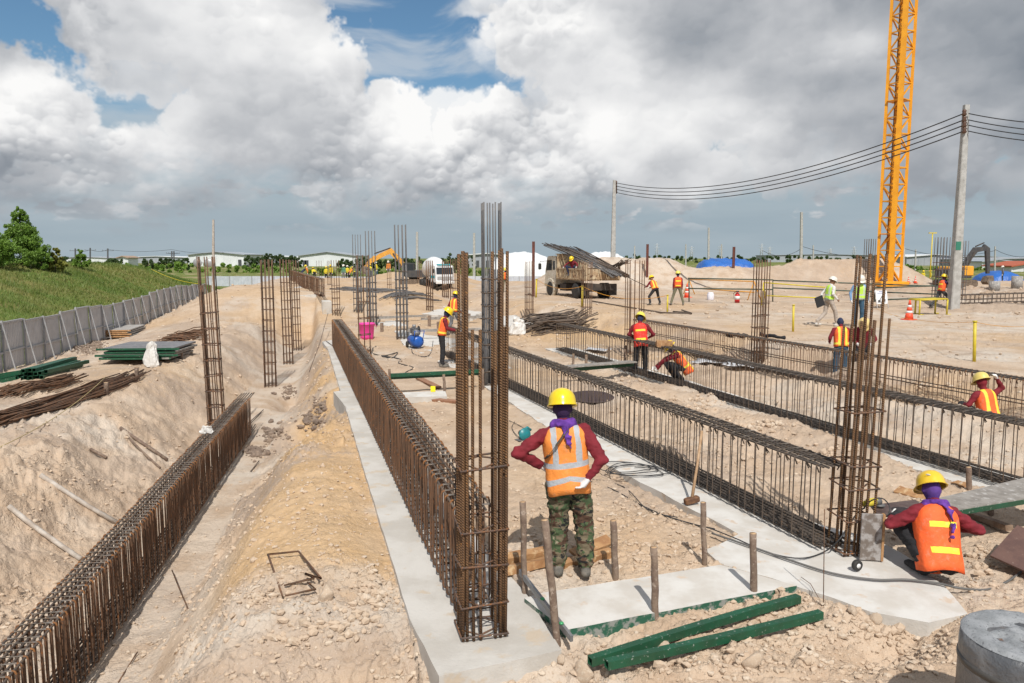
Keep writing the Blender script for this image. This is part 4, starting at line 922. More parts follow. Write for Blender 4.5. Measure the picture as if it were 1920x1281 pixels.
person('worker in maroon with grey trousers and white gloves striding behind the compressor', p, R(-35), .98, {1: C_GREYT}, V_OU, H_YEL, .02, lean=10, feet=[(-.14, -.25, 0), (.14, .25, 0)], knees=[(-.12, .0, .48), (.12, .22, .50)], elb=[(-.27, .0, 1.10), (.27, .0, 1.10)], wri=[(-.22, .18, .92), (.22, .15, .90)], head=(10, 0), skirt=False)
p = stand(1552, 612)
person('man walking in white helmet, lime vest and pale trousers carrying a black folder', p, R(-78), 1.0, {0: C_WHT, 1: C_BEIGE, 2: C_SHOEW, 3: C_SKIN}, V_LIME, H_WHT, .018, lean=8, feet=[(-.1, -.34, .03), (.1, .26, 0)], knees=[(-.1, -.06, .45), (.1, .20, .50)], elb=[(-.25, -.10, 1.12), (.24, -.02, 1.12)], wri=[(-.22, -.20, .90), (.22, .16, .95)], head=(12, 0), masked=False, skirt=False)
m = MB(); m.box((0, 0, 0), (.04, .30, .36), (R(20), 0, 0)); tag(m.build('folder', M('black_folder', (.02, .02, .022), rough=.5), None, p + Vector((-.36, -.1, .86)), R(-78)), 'black folder carried by the walking man in the lime vest', 'folder')
p = stand(1608, 612)
person('man facing the camera in light blue shirt, lime harness and white helmet', p, R(176), 1.02, {0: C_BLUE, 1: C_JEAN, 3: C_GLOV, 5: C_SKIN}, V_LIME, H_WHT, .018, lean=2, elb=[(-.28, -.02, 1.12), (.28, -.02, 1.12)], wri=[(-.27, .06, .88), (.27, .06, .88)], head=(20, 0), masked=False, skirt=False)
p = stand(1763, 578)
person('worker in purple shirt and orange vest reaching out to the tall utility pole', p, R(-80), .97, {0: C_DPUR, 1: cloth('charcoal_trouser_cloth', (.06, .06, .065)), 4: cloth('dark_red_hood', (.10, .015, .02))}, V_OY, H_YEL, .02, hip=(0, 0, .84), lean=10, feet=[(-.12, -.42, 0), (.12, .40, 0)], knees=[(-.12, -.15, .42), (.12, .38, .45)], elb=[(-.22, .22, 1.15), (.2, .26, 1.12)], wri=[(-.18, .48, 1.16), (.15, .5, 1.10)], skirt=False)
p = stand(1228, 572)
person('bending worker in orange vest pulling a steel bar off the dump truck', p, R(25), .98, {4: C_SKIN}, V_OU, H_YEL, .024, hip=(0, 0, .82), lean=35, feet=[(-.30, .0, 0), (.30, .0, 0)], knees=[(-.28, .12, .44), (.28, .12, .44)], elb=[(-.28, .32, .95), (.22, .32, .95)], wri=[(-.25, .52, .90), (.05, .52, .86)], skirt=False)
p = stand(1270, 572)
person('worker in orange vest with yellow bars standing with legs apart behind the dump truck', p, R(-3), 1.0, {1: C_KHAKI}, V_OY, H_PYEL, .024, hip=(0, 0, .90), feet=[(-.30, .0, 0), (.28, .0, 0)], lean=3, skirt=False)
p = stand(947, 548)
person('worker in maroon shirt, orange vest and khaki trousers standing left of the dump truck', p, R(175), .98, {1: C_KHAKI}, V_OU, H_PYEL, .024, skirt=False, lean=2)
FAR = [(612, 531, 0, C_YELJ, C_BLK, H_YEL, 'worker in a yellow jacket, left of the pair standing on the far slab', {}), (621, 531, 160, C_YELJ, C_BLK, H_YEL, 'worker in a yellow jacket, right of the pair standing on the far slab', {}),
       (645, 531, 170, C_GRN, C_GREYT, H_WHT, 'far worker in green with a white helmet, left of the orange one', {}), (652, 531, 20, C_YELJ, C_BLK, H_WHT, 'far worker in pale yellow with a white helmet beside the green one', {}),
       (656, 533, -50, C_ORJ, C_BLK, H_YEL, 'far worker in orange bending forward beside the stacked steel', dict(lean=45)), (664, 533, 50, C_YELJ, C_BLK, H_YEL, 'far worker in yellow bent over behind the grey columns', dict(lean=60)),
       (568, 532, -60, C_NAVY, C_NAVY, H_WHT, 'far worker in navy leaning over the distant cage', dict(lean=50)), (590, 540, 30, C_YELJ, C_BLK, H_YEL, 'far worker in yellow crouching behind the distant cage', dict(lean=55)), (577, 532, 100, C_ORJ, C_BLK, H_YEL, 'far worker in orange beyond the navy one', dict(lean=20)),
       (694, 530, 0, C_YELJ, C_BLK, H_YEL, 'far worker in yellow between the grey columns', dict(lean=20)), (708, 531, 90, C_YELJ, C_JEAN, H_WHT, 'far worker in yellow and blue left of the orange vested one', dict(lean=15)), (729, 532, 180, C_ORJ, C_GREYT, H_WHT, 'far worker in orange with white helmet facing the camera', {}),
       (1711, 528, 10, C_YELJ, C_BLK, H_YEL, 'far worker in yellow nearest the crane foot', {}), (1730, 530, 170, C_YELJ, C_YELJ, H_YEL, 'far worker in full yellow beside the round bush', {}), (1744, 530, 80, C_YELJ, C_BLK, H_YEL, 'far worker in yellow carrying yellow poles', {}),
       (1879, 531, 60, C_GREYT, C_BLK, H_WHT, 'far worker in grey with a white helmet right of the black excavator', {})]
for u, v, rz, sh, pa, ht, lb, kw in FAR:
    Yp = (84 if u < 1000 else 82 if u > 1800 else 98) + RB.uniform(-2, 2); p = AT(u, v, Yp); k = dict(lean=4, skirt=False); k.update(kw); S = 1.0
    if k['lean'] > 18: k['hip'] = (0, -.05, .85)
    person(lb, (p.x, p.y, hz(p.x, p.y)), R(rz), S, {0: sh, 1: pa, 4: C_NAVY}, None, ht, .035, face=False, **k)

# ------------------------------------------------------------------ things on the ground close by
RD = random.Random(5)
def W3(u, v, z): x, y = gp(u, v, z); return Vector((x, y, z))
def stake(label, ub, vb, ut, vt, r=.026, group='rough wooden stakes around the forms', sq=False, zb=None):
    b = GP(ub, vb) if zb is None else W3(ub, vb, zb); t = AT(ut, vt, b.y); b2 = b - (t - b).normalized() * .12; L = t - b2
    m = MB(); k = 6; pts = [b2 + L * i / k + Vector((RD.uniform(-.004, .004), RD.uniform(-.004, .004), 0)) for i in range(k + 1)]
    m.tube(pts, [r * 1.08 + RD.uniform(-.002, .002) for _ in pts], 9 if not sq else 4)
    o = thing('wooden_stake', label, 'stake', b, 0, group)
    ob = m.build('shaft', WOOD_ST, o); ob.location = -b
    if r > .02:
        e = MB(); d = L.normalized(); e.tube([t - d * .0015, t + d * .002], r * .96, 9); x = e.build('cut_end', M('cut_wood_end', (.55, .37, .22), (.42, .27, .15), 30, .8), o); x.location = -b
stake('wooden stake furthest left in front of the man, beside the rusty column', 984, 1122, 980, 941, .025)
stake('wooden stake leaning over the corner of the white slab with the metal level behind it', 1046, 1208, 1021, 975, .027)
stake('thick wooden stake right of the man, at the back edge of the white slab', 1155, 1086, 1150, 976, .029)
stake('wooden stake at the middle of the green edge of the white slab', 1229, 1157, 1226, 1026, .027)
stake('wooden stake at the right end of the green edged slab', 1414, 1118, 1412, 1000, .028)
stake('wooden stake at the far right corner of the white slab, near the leaning column', 1321, 1058, 1318, 942, .024)
stake('short pink brown stake beside the grey board at the right', 1817, 915, 1816, 876, .03)
stake('short stake under the green edge of the grey board at the right', 1858, 966, 1857, 941, .03)
stake('left stake holding the green tubes behind the central cage', 834, 742, 832, 703, .035, sq=True)
stake('right stake holding the green tubes near the nearest column', 906, 730, 905, 692, .035, sq=True)
stake('stake at the left end of the green tubes', 732, 716, 730, 692, .035, sq=True)
for i, (ub, vb, vt) in enumerate(((1075, 684, 664), (1099, 696, 666), (1142, 680, 650), (1172, 700, 648))):
    stake(['leftmost', 'second', 'third', 'rightmost'][i] + ' of four stakes behind the open cage holding the green edged plank', ub, vb, ub, vt, .04, sq=True)
for i, (ub, vb, vt) in enumerate(((256, 710, 689), (199, 741, 717), (340, 673, 652), (297, 660, 636))):
    stake(['short peg near the end of the long steel bundle', 'short peg on the crest above the left bank', 'short peg at the right end of the plywood stack', 'peg behind the white sack'][i], ub, vb, ub, vt, .045, 'pegs on the left bank', sq=True)
# green square tubes
def sq_tube(label, a, b, w, mat=GREENP, group='green painted square tubes', wall=.006, name='square_tube', bend=0, cat='tube'):
    a, b = Vector(a), Vector(b); T = b - a; L = T.length; q = T.to_track_quat('Y', 'Z'); m = MB(); h = w / 2; hi = h - wall; k = 6
    prof = [(-h, -h), (h, -h), (h, h), (-h, h)]; pin = [(-hi, -hi), (hi, -hi), (hi, hi), (-hi, hi)]
    vs = []; 
    for P_ in (prof, pin):
        for i in range(k + 1): vs += [(x, L * i / k, z + bend * math.sin(math.pi * i / k)) for x, z in P_]
    fs = []; n = (k + 1) * 4
    for o, fl in ((0, 0), (n, 1)):
        for i in range(k):
            for j in range(4):
                f = (o + i * 4 + j, o + i * 4 + (j + 1) % 4, o + i * 4 + 4 + (j + 1) % 4, o + i * 4 + 4 + j); fs.append(f[::-1] if fl else f)
    for e in (0, k * 4):
        for j in range(4): fs.append((e + j, n + e + j, n + e + (j + 1) % 4, e + (j + 1) % 4))
    m.add(vs, fs); o = m.build(name, mat, None, a); o.rotation_mode = 'QUATERNION'; o.rotation_quaternion = q
    if label: tag(o, label, cat, group)
    return o
sq_tube('green square tube nearer the white slab, resting on the dirt', W3(1106, 1240, .045), W3(1497, 1122, .05), .062, bend=.012)
sq_tube('green square tube nearest the camera, with chipped paint and a broken clod on it', W3(1137, 1246, .07), W3(1539, 1152, .06), .062, bend=-.008)
for i in range(2): sq_tube(['upper', 'lower'][i] + ' green tube laid level across the stakes behind the central cage', W3(733, 704 + 4 * i, .40 - .07 * i), W3(898, 696 + 4 * i, .40 - .07 * i), .075)
sq_tube('green edged formwork plank on stakes behind the open cage', W3(1060, 694, .32), W3(1186, 683, .32), .09)
m = MB(); a, b = W3(1056, 688, .40), W3(1188, 678, .40); m.beam(a, b, .30, .03); tag(m.build('plank', WOOD_GR, None), 'grey plank lying on top of the green tube behind the open cage', 'plank')
# aluminium level
lv = thing('spirit_level', 'long grey metal spirit level leaning across the left edge of the white slab', 'level', (0, 0, 0))
a, b = W3(975, 1072, .20), W3(1072, 1198, .10); m = MB(); m.beam(a, b, .024, .05); m.build('body', M('dull_aluminium', (.34, .35, .36), (.25, .25, .26), 12, .45, .6), lv)
for f, l in ((.48, 'vial'), (.83, 'vial')):
    p = a.lerp(b, f) + Vector((-.004, -.016, .03)); m = MB(); m.sphere(p, .02, 10, 6, sc=(1, 1, .6)); m.build(l, M('green_vial', (.05, .30, .12), rough=.2), lv)
# timber blocks under the man
def plank(label, a, b, w, h, mat=WOOD_OR, group=None, name='timber', roll=0, cat='timber'):
    a, b = Vector(a), Vector(b); m = MB(); L = (b - a).length; k = 7; vs = []
    for i in range(k + 1):
        for x, z in ((-1, -1), (1, -1), (1, 1), (-1, 1)):
            vs.append((x * w / 2 * (1 + RD.uniform(-.09, .09)), L * i / k + (RD.uniform(-.02, .02) if i in (0, k) else 0), z * h / 2 * (1 + RD.uniform(-.12, .12))))
    fs = [(i * 4 + j, i * 4 + (j + 1) % 4, i * 4 + 4 + (j + 1) % 4, i * 4 + 4 + j) for i in range(k) for j in range(4)] + [(3, 2, 1, 0), (k * 4, k * 4 + 1, k * 4 + 2, k * 4 + 3)]
    m.add(vs, fs); o = m.build(name, mat, None, a); o.rotation_mode = 'QUATERNION'; q = (b - a).to_track_quat('Y', 'Z'); from mathutils import Quaternion
    o.rotation_quaternion = q @ Quaternion((0, 1, 0), R(roll)); return tag(o, label, cat, group)
G_T = 'split orange timbers behind the man'
plank('thick orange timber lying behind the man\'s boots, leftmost', W3(925, 1056, .10), W3(1028, 1036, .13), .11, .10, group=G_T, roll=8)
plank('chunky orange timber just in front of the left one', W3(950, 1070, .09), W3(1032, 1052, .10), .10, .08, group=G_T, roll=-14)
plank('long orange timber reaching right behind the man to the thick stake', W3(1030, 1066, .09), W3(1146, 1036, .09), .085, .07, group=G_T, roll=10)
plank('upper orange timber tilted up behind the man\'s right boot', W3(1075, 1040, .12), W3(1144, 1012, .16), .13, .035, group=G_T, roll=20)
plank('dark plank crossing under the orange timbers behind the man', W3(985, 1010, .03), W3(1090, 1068, .03), .10, .03, WOOD_GR, G_T)
# squatting man's work bench: film faced boards
wb = thing('form_board', 'grey plywood board with a green edge reaching to the right picture edge', 'board', W3(1780, 940, .46)); o_ = Vector(wb.location)
P4 = [W3(1640, 938, .47), W3(1695, 972, .47), W3(1980, 925, .47), W3(1920, 893, .47)]
m = MB(); m.prism([(p.x, p.y) for p in (W3(1722, 944, .47), W3(1762, 962, .47), W3(2010, 921, .47), W3(1938, 893, .47))][::-1], .455, .478); x = m.build('panel', WOOD_GR, wb); x.location = -o_
m = MB(); m.beam(W3(1765, 966, .44), W3(2010, 925, .44), .04, .05); x = m.build('green_edge', GREENP, wb); x.location = -o_
m = MB(); m.prism([(p.x, p.y) for p in (W3(1632, 946, .46), W3(1648, 966, .46), W3(1758, 960, .46), W3(1716, 936, .46))][::-1], .435, .455); tag(m.build('form_board', PLY_DK), 'dark film faced board lying beside the squatting man, under the yellow grinder', 'board')
a = W3(1617, 1052, .065); b = W3(1640, 1052, .065); t = thing('form_board', 'stained plywood board standing on edge against the leaning column', 'board', a)
m = MB(); m.box((.085, .02, .23), (.20, .022, .46), (0, 0, R(-8)), ch=.003); m.build('panel', M('cement_stained_plywood', (.16, .13, .11), (.34, .32, .31), 12, .8, bump=.3, lo=.42, hi=.6), t)
m = MB(); m.box((.185, .012, .23), (.022, .05, .46), (0, 0, R(-8))); m.build('batten', WOOD_OR, t)
plank('brown wooden beam lying on the soil right of the squatting man', W3(1812, 962, .05), W3(1893, 990, .05), .09, .06, M('brown_beam_wood', (.16, .10, .065), (.24, .17, .12), 10, .85, bump=.3))
plank('light wood offcut behind the squatting man\'s helmet', W3(1684, 918, .07), W3(1745, 935, .06), .16, .02, WOOD_OR, roll=15)
plank('small wood offcut right of the helmet of the squatting man', W3(1790, 904, .08), W3(1815, 912, .08), .12, .02, WOOD_OR, roll=10)
plank('brown wood block under the board near the short stake', W3(1830, 940, .12), W3(1856, 948, .12), .10, .08, M('brown_beam_wood', (0, 0, 0)))
m = MB(); m.box((0, 0, 0), (.62, .40, .02), (R(12), R(-16), R(36)), ch=.002); tag(m.build('form_board', PLY_BR, None, W3(1925, 1032, .16)), 'dark brown plywood offcut tilted on the soil at the right picture edge', 'board')
# yellow grinder with its cable
g = thing('angle_grinder', 'yellow angle grinder lying on the dark board beside the leaning column', 'power tool', W3(1634, 950, .475), R(20))
m = MB(); m.tube([(-.10, 0, .035), (-.03, 0, .04), (.04, 0, .042)], [.03, .036, .034], 10); m.box((.0, 0, .07), (.12, .05, .02), ch=.005); m.build('housing', M('tool_yellow', (.62, .50, .05), (.5, .4, .05), 10, .5), g)
m = MB(); m.tube([(.04, 0, .042), (.10, 0, .045)], [.036, .04], 10); m.lathe([(.055, 0), (.058, .01), (.03, .02)], 16, c=(.10, 0, .0)); m.build('gear_head', M('tool_grey', (.12, .12, .12), rough=.5), g)
def cable(label, pts, r=.008, group='black cables and hoses', mat=CABLE, name='cable', cat='cable', sub=6):
    P_ = [Vector(p) for p in pts]; out = []
    for i in range(len(P_) - 1):
        p0, p1, p2, p3 = P_[max(0, i - 1)], P_[i], P_[i + 1], P_[min(len(P_) - 1, i + 2)]
        for j in range(sub):
            t = j / sub; out.append(.5 * ((2 * p1) + (p2 - p0) * t + (2 * p0 - 5 * p1 + 4 * p2 - p3) * t * t + (3 * p1 - p0 - 3 * p2 + p3) * t ** 3))
    out.append(P_[-1]); m = MB(); m.tube(out, r, 6); return tag(m.build(name, mat), label, cat, group)
def GZ(u, v, dz=.012): p = GP(u, v); return Vector((p.x, p.y, hz(p.x, p.y) + dz))
S = lambda u, v: W3(u, v, .078)
cable('thick grey cable snaking over the pale base to the right picture edge', [S(1335, 1000), S(1400, 1022), S(1480, 1050), S(1560, 1075), S(1640, 1087), S(1700, 1087), S(1760, 1094), S(1800, 1103), GZ(1850, 1108), GZ(1890, 1092), GZ(1925, 1066)], .011, mat=M('grey_cable', (.12, .115, .11), rough=.6))
cable('thin black cable curving over the base up to the yellow grinder', [S(1330, 990), S(1380, 1010), S(1440, 1036), S(1500, 1047), S(1545, 1035), W3(1575, 1010, .25), W3(1605, 965, .42), W3(1622, 952, .50)], .007)
cable('looped black cable of the grinder curling above the dark board', [W3(1620, 952, .50), W3(1635, 938, .60), W3(1655, 935, .62), W3(1668, 950, .55), W3(1664, 966, .48), W3(1650, 966, .47)], .006)
cl = [W3(1240, 985, .02)]; 
for k in range(44):
    a_ = k * .62; cc = W3(1185, 882, .07); cl.append(cc + Vector((math.cos(a_) * (.36 + .10 * math.sin(k * .37)) + .10 * math.sin(k * .21), math.sin(a_) * (.26 + .08 * math.cos(k * .53)) - .10 * math.sin(k * .17) , .004 * (k % 5))))
cable('untidy coil of black cable lying on the white strip right of the man', cl[1:], .006, sub=3)
cable('black cable running from the coil to the slab across the soil', [GZ(1108, 905), GZ(1150, 920), GZ(1200, 948), GZ(1245, 968), GZ(1300, 985), S(1340, 992)], .008)
cable('second black cable on the soil between the man and the coil', [GZ(1110, 900), GZ(1170, 915), GZ(1215, 958), GZ(1270, 972)], .006)
cable('black wire loops on the soil left of the man', [GZ(955, 790), GZ(975, 800), GZ(990, 812), GZ(975, 822), GZ(960, 805), GZ(965, 792)], .006)
cable('tangled black air hose between the pink bucket and the striding worker', [GZ(700, 664), GZ(720, 668), GZ(745, 662), GZ(735, 672), GZ(715, 668), GZ(750, 674), GZ(748, 682), GZ(775, 690), GZ(760, 700), GZ(765, 708)], .014)
cable('black hose from the air compressor along the pad', [GZ(772, 655), GZ(775, 664), GZ(795, 670), GZ(808, 662), GZ(812, 640)], .012)
# circular saw
s_ = thing('circular_saw', 'teal circular saw on the soil left of the standing man', 'power tool', GZ(984, 826, 0), R(30))
m = MB(); m.lathe([(.10, -.02), (.105, 0), (.10, .02)], 20, c=(0, 0, .10), rot=(R(80), 0, 0)); m.tube([(-.02, .02, .17), (.06, .02, .20), (.13, .03, .15)], .022, 8); m.build('guard', M('tool_teal', (.01, .22, .25), (.02, .16, .18), 10, .4), s_)
m = MB(); m.tube([(0, .03, .10), (0, .14, .10)], .045, 12); m.box((0, .02, .015), (.28, .14, .008)); m.build('motor', M('tool_grey', (.12, .12, .12)), s_)
# sledgehammer leaning on the open cage
a, b = W3(1297, 938, .11), Vector((*gp(1312, 905, .1), .86)); b = AT(1316, 808, W3(1297, 938, .1).y + .28)
h = thing('sledgehammer', 'sledgehammer with a long wooden handle leaning on the open cage', 'hammer', a)
m = MB(); m.tube([a, a.lerp(b, .5) + Vector((.005, 0, 0)), b], [.02, .016, .018], 8); x = m.build('handle', M('pale_handle_wood', (.45, .30, .18), (.36, .22, .12), 16, .6), h); x.location = -a
m = MB(); m.box((0, 0, 0), (.19, .075, .075), (0, R(-8), R(18)), ch=.012); m.build('head', M('rusty_iron', (.12, .06, .035), (.2, .1, .05), 20, .8, .2), h)
# loose stirrup and bars on the sand, poles on the left bank
def wire(label, pts, r, mat=RUST, group=None, name='rebar_offcut', cat='rebar', closed=False, n=6):
    m = MB(); m.tube(pts, r, n, closed=closed); return tag(m.build(name, mat), label, cat, group)
wire('loose rusty stirrup bent into a rectangle, lying on the orange sand', [GZ(530, 1128, .05), GZ(503, 1051, .06), GZ(560, 1045, .06), GZ(602, 1101, .08), GZ(573, 1092, .08), GZ(590, 1098, .07), GZ(533, 1110, .06)], .008, name='loose_stirrup')
wire('bent rusty rod next to the loose stirrup', [GZ(535, 1130, .06), GZ(592, 1117, .06), GZ(577, 1106, .07)], .008)
wire('thin rusty bar sticking out of the left trench slope', [GZ(353, 1144, .01), GZ(340, 1120, .05), GZ(323, 1082, .09)], .007)
wire('thin grey bar on the trench side near the bottom edge', [GZ(222, 1281, .01), GZ(258, 1228, .03)], .006)
wire('thin wire pin standing at the corner of the wide pale base', [S(1545, 1125) - Vector((0, 0, .12)), AT(1546, 955, S(1545, 1120).y)], .004)
wire('short bent wire beside the wire pin', [S(1534, 1120), S(1520, 1095), S(1502, 1082)], .003)
wire('rusty bar lying on the slope in front of the second concrete block', [GZ(580, 700, .05), GZ(600, 665, .35), GZ(616, 622, .75)], .010, DARK)
wire('short dark bar across the top of the far block', [GZ(612, 644, .08), GZ(628, 656, .08)], .012, DARK)
wire('long dark steel bar on the haul road below the dump truck', [GZ(1110, 566, .04), GZ(1180, 578, .04), GZ(1240, 588, .04), GZ(1296, 590, .05)], .03, DARK)
wire('short bent bar end at the tip of the long steel bar', [GZ(1278, 584, .06), GZ(1296, 590, .05), GZ(1262, 586, .04)], .03, DARK)
def pole_lying(label, pts, r, mat, group=None): return wire(label, [GZ(u, v, r * 1.3) for u, v in pts], r, mat, group, 'pole', 'pole', n=8)
pole_lying('grey pole lying on the left bank, nearest the bottom left corner', [(17, 955), (60, 990), (105, 1022), (152, 1054)], .032, BAMB, 'poles on the left bank')
pole_lying('grey pole lying on the left bank, above the nearest one', [(76, 896), (120, 925), (170, 957), (219, 985)], .032, BAMB, 'poles on the left bank')
pole_lying('dark brown stick lying on the left bank above the trench cage', [(226, 806), (260, 830), (314, 866)], .03, WOOD_ST, 'sticks on the left bank')
pole_lying('thinner dark stick crossing below the other on the left bank', [(226, 808), (265, 848), (300, 880)], .02, WOOD_ST, 'sticks on the left bank')
pole_lying('small brown stick half buried in the left bank', [(170, 846), (200, 862)], .026, WOOD_ST, 'sticks on the left bank')
# steel bundles on the storage ground
def bundle(label, a, b, n, r, w, h, mat=RUST, group='steel bundles on the storage ground', spread=1.0, name='steel_bundle', fan=.02, bar='bar', ng=5, jit=.3):
    a, b = Vector(a), Vector(b); T = thing(name, label, 'steel bundle', a, 0, group); d = b - a; sx = Vector((d.y, -d.x, 0)).normalized()
    for i in range(n):
        o1 = RD.uniform(-1, 1) * w / 2; z1 = RD.uniform(0, 1) * h; o2 = o1 * spread + RD.uniform(-fan, fan); s0 = RD.uniform(-jit, jit); s1 = RD.uniform(-jit, jit); dn = d.normalized(); m = MB()
        pts = []
        for j in range(7):
            f = j / 6; p = a + d * f + sx * (o1 + (o2 - o1) * f) + dn * (s0 * (1 - f) + s1 * f); g_ = hz(p.x, p.y) - (a.z + (b.z - a.z) * f) if j % 2 == 0 or True else 0
            pts.append(p + Vector((RD.uniform(-.01, .01), 0, g_ + z1 + r)) - a)
        m.tube(pts, r, ng); m.build(bar, mat, T)
    return T
bundle('long bundle of thin rusty bars running along the crest of the left bank', GZ(-40, 812, 0), GZ(246, 706, 0), 46, .014, .55, .10, fan=.16, jit=.5)
bundle('second layer of long rusty bars beside the picture edge, left of the long bundle', GZ(-60, 800, 0), GZ(60, 776, 0), 14, .014, .3, .08, fan=.1)
bundle('short heap of rusty stirrups lying between the green tubes and the long bundle', GZ(12, 748, 0), GZ(135, 716, 0), 44, .012, .75, .20, spread=.75, fan=.22, jit=.12)
bundle('tangled rust red heap of short bars beyond the plywood stack', GZ(318, 640, 0), GZ(374, 632, 0), 40, .018, .9, .22, fan=.5, jit=.3)
bundle('large heap of dark short bars left of the open cages, below the dump truck', GZ(992, 622, 0), GZ(1082, 604, 0), 70, .02, 1.5, .45, DARK, fan=.7, jit=.35, ng=5)
bundle('flat spread of long grey bars in the distance behind the grey columns', GZ(640, 542, 0), GZ(735, 548, 0), 16, .03, 1.5, .1, GREY, fan=.5, jit=.8)
bundle('second flat spread of grey bars in front of the mixer truck', GZ(735, 560, 0), GZ(798, 556, 0), 16, .03, 1.2, .1, GREY, fan=.4, jit=.6)
def tubes(label, a, b, n, w, group='green painted square tubes'):
    T = thing('tube_stack', label, 'tube stack', a, 0, group); d = b - a; sx = Vector((d.y, -d.x, 0)).normalized(); k = 0
    for i in range(n):
        row = i // 6; o = ((i % 6) - 2.5 + (row % 2) * .5) * w * 1.06; p = a + sx * o + d.normalized() * RD.uniform(-.15, .15); p.z = hz(p.x, p.y) + w * (.5 + row * 1.02); q = p + d + sx * RD.uniform(-.05, .05); q.z = hz(q.x, q.y) + w * (.5 + row * 1.02)
        o_ = sq_tube(None, p, q, w, name='square_tube', group=None); o_.parent = T; o_.location = p - a
tubes('stack of dark green square tubes on the storage ground beside the sheet fence', GZ(62, 712, 0), GZ(140, 688, 0), 16, .09)
tubes('low stack of dark green tubes at the left picture edge by the sheet fence', GZ(-30, 724, 0), GZ(44, 708, 0), 9, .09)
# formwork panels
def panels(label, c, L, Wd, n, rz, top, group='stacked formwork panels'):
    T = thing('panel_stack', label, 'panel stack', c, rz, group); z = .05
    for i in range(n):
        m = MB(); ox, oy = RD.uniform(-.06, .06), RD.uniform(-.06, .06); m.box((ox, oy, z), (L, Wd, .05), (0, 0, R(RD.uniform(-2.5, 2.5))), ch=.004); m.build('panel', top if i >= n - 1 else WOOD_GR, T)
        m = MB(); m.box((ox, oy - Wd / 2 - .012, z), (L + .3 * (i % 2), .03, .055)); m.build('edge_strip', GREENP if group[0] == 's' and top is PLY_GY else WOOD_OR, T); z += .075 + RD.uniform(0, .02)
PLY_GY = M('grey_film_plywood', (.19, .185, .19), (.13, .125, .13), 3, .5, c3=(.33, .31, .30), s3=9, t3=.62)
panels('wide stack of grey formwork panels with green edges on the storage ground', GZ(282, 668, 0), 1.9, 1.7, 4, R(4), PLY_GY)
panels('pale plywood stack against the sheet fence', GZ(236, 628, 0), 1.0, 2.6, 4, R(10), M('pale_plywood', (.40, .38, .36), (.33, .31, .29), 4, .6))
plank('long weathered plank leaning low against the sheet fence', GZ(130, 648, .06), GZ(205, 636, .08), .20, .03, WOOD_GR)
def sack(label, c, s, hgt, seed=1, group='white woven sacks'):
    rg = random.Random(seed); m = MB(); n = 18; prof = [(.9, 0), (1.08, .10), (1.02, .3), (.95, .5), (.8, .66), (.66, .78), (.74, .9), (.62, 1.0), (.3, .93)]; lx, ly = rg.uniform(-.25, .25), rg.uniform(-.2, .2); ph = rg.uniform(0, 6)
    vs = []
    for r_, z in prof:
        for j in range(n):
            a_ = 2 * math.pi * j / n; k = 1 + .16 * math.sin(a_ * 3 + ph + z * 4) + rg.uniform(-.12, .12); vs.append((s * r_ * math.cos(a_) * k + lx * z * s, s * .6 * r_ * math.sin(a_) * k + ly * z * s, z * hgt * (1 + .12 * math.sin(a_ + ph) * z) + rg.uniform(-.02, .02)))
    fs = [(i * n + j, i * n + (j + 1) % n, (i + 1) * n + (j + 1) % n, (i + 1) * n + j) for i in range(len(prof) - 1) for j in range(n)] + [tuple((len(prof) - 1) * n + j for j in range(n))]
    m.add(vs, fs, 0, False); return tag(m.build('sack', SACK, None, c, R(rg.uniform(-30, 30))), label, 'sack', group)
sack('crumpled white sack standing in front of the formwork panels', GZ(286, 688, 0), .20, .62, 3)
sack('white sack standing left of the heap of dark bars', GZ(971, 628, 0), .30, .62, 5)
sack('small white rag of sack lying on the trench cage beside its column', W3(388, 812, -.1), .10, .12, 7)
# buckets, compressor, posts, cones
pb = thing('bucket', 'bright pink plastic bin on the pad behind the central cage', 'bucket', GZ(688, 636, 0)); m = MB(); m.lathe([(.22, 0), (.25, .1), (.29, .55), (.31, .56), (.31, .60), (.285, .6), (.24, .06), (.01, .05)], 24); m.build('shell', M('pink_plastic', (.80, .06, .36), rough=.4), pb)
m = MB(); m.tube([(.30, 0, .55), (.36, 0, .48), (.34, 0, .40)], .012, 6); m.build('handle', M('pink_plastic', (0, 0, 0)), pb)
ac = thing('air_compressor', 'blue air compressor with its motor on top, on the concrete pad', 'air compressor', GZ(779, 653, 0), R(25)); AB = M('compressor_blue', (.015, .10, .42), (.012, .08, .34), 5, .35)
m = MB(); m.tube([(0, -.34, .24), (0, -.30, .24), (0, .30, .24), (0, .34, .24)], [.10, .19, .19, .10], 20); m.build('tank', AB, ac)
m = MB(); m.box((0, .12, .56), (.20, .22, .20), ch=.02); [m.box((0, .12, .50 + k * .03), (.24, .25, .008)) for k in range(6)]; m.tube([(0, .12, .66), (0, .12, .76)], .06, 10); m.build('pump', M('cast_metal', (.16, .16, .17), (.3, .3, .3), 20, .5, .5), ac)
m = MB(); m.tube([(-.02, -.28, .52), (-.02, -.02, .52)], .10, 14); m.build('motor', M('cast_metal', (0, 0, 0)), ac)
m = MB(); m.lathe([(.15, -.012), (.16, 0), (.15, .012)], 18, c=(.16, .12, .56), rot=(0, R(90), 0)); m.build('flywheel', BLACKR, ac)
for q in (-1, 1): m = MB(); m.lathe([(.10, -.025), (.11, 0), (.10, .025)], 14, c=(q * .2, .25, .11), rot=(0, R(90), 0)); m.build('wheel', BLACKR, ac)
m = MB(); m.tube([(-.14, -.3, .25), (-.16, -.45, .6), (.16, -.45, .6), (.14, -.3, .25)], .013, 6); m.build('handle', AB, ac)
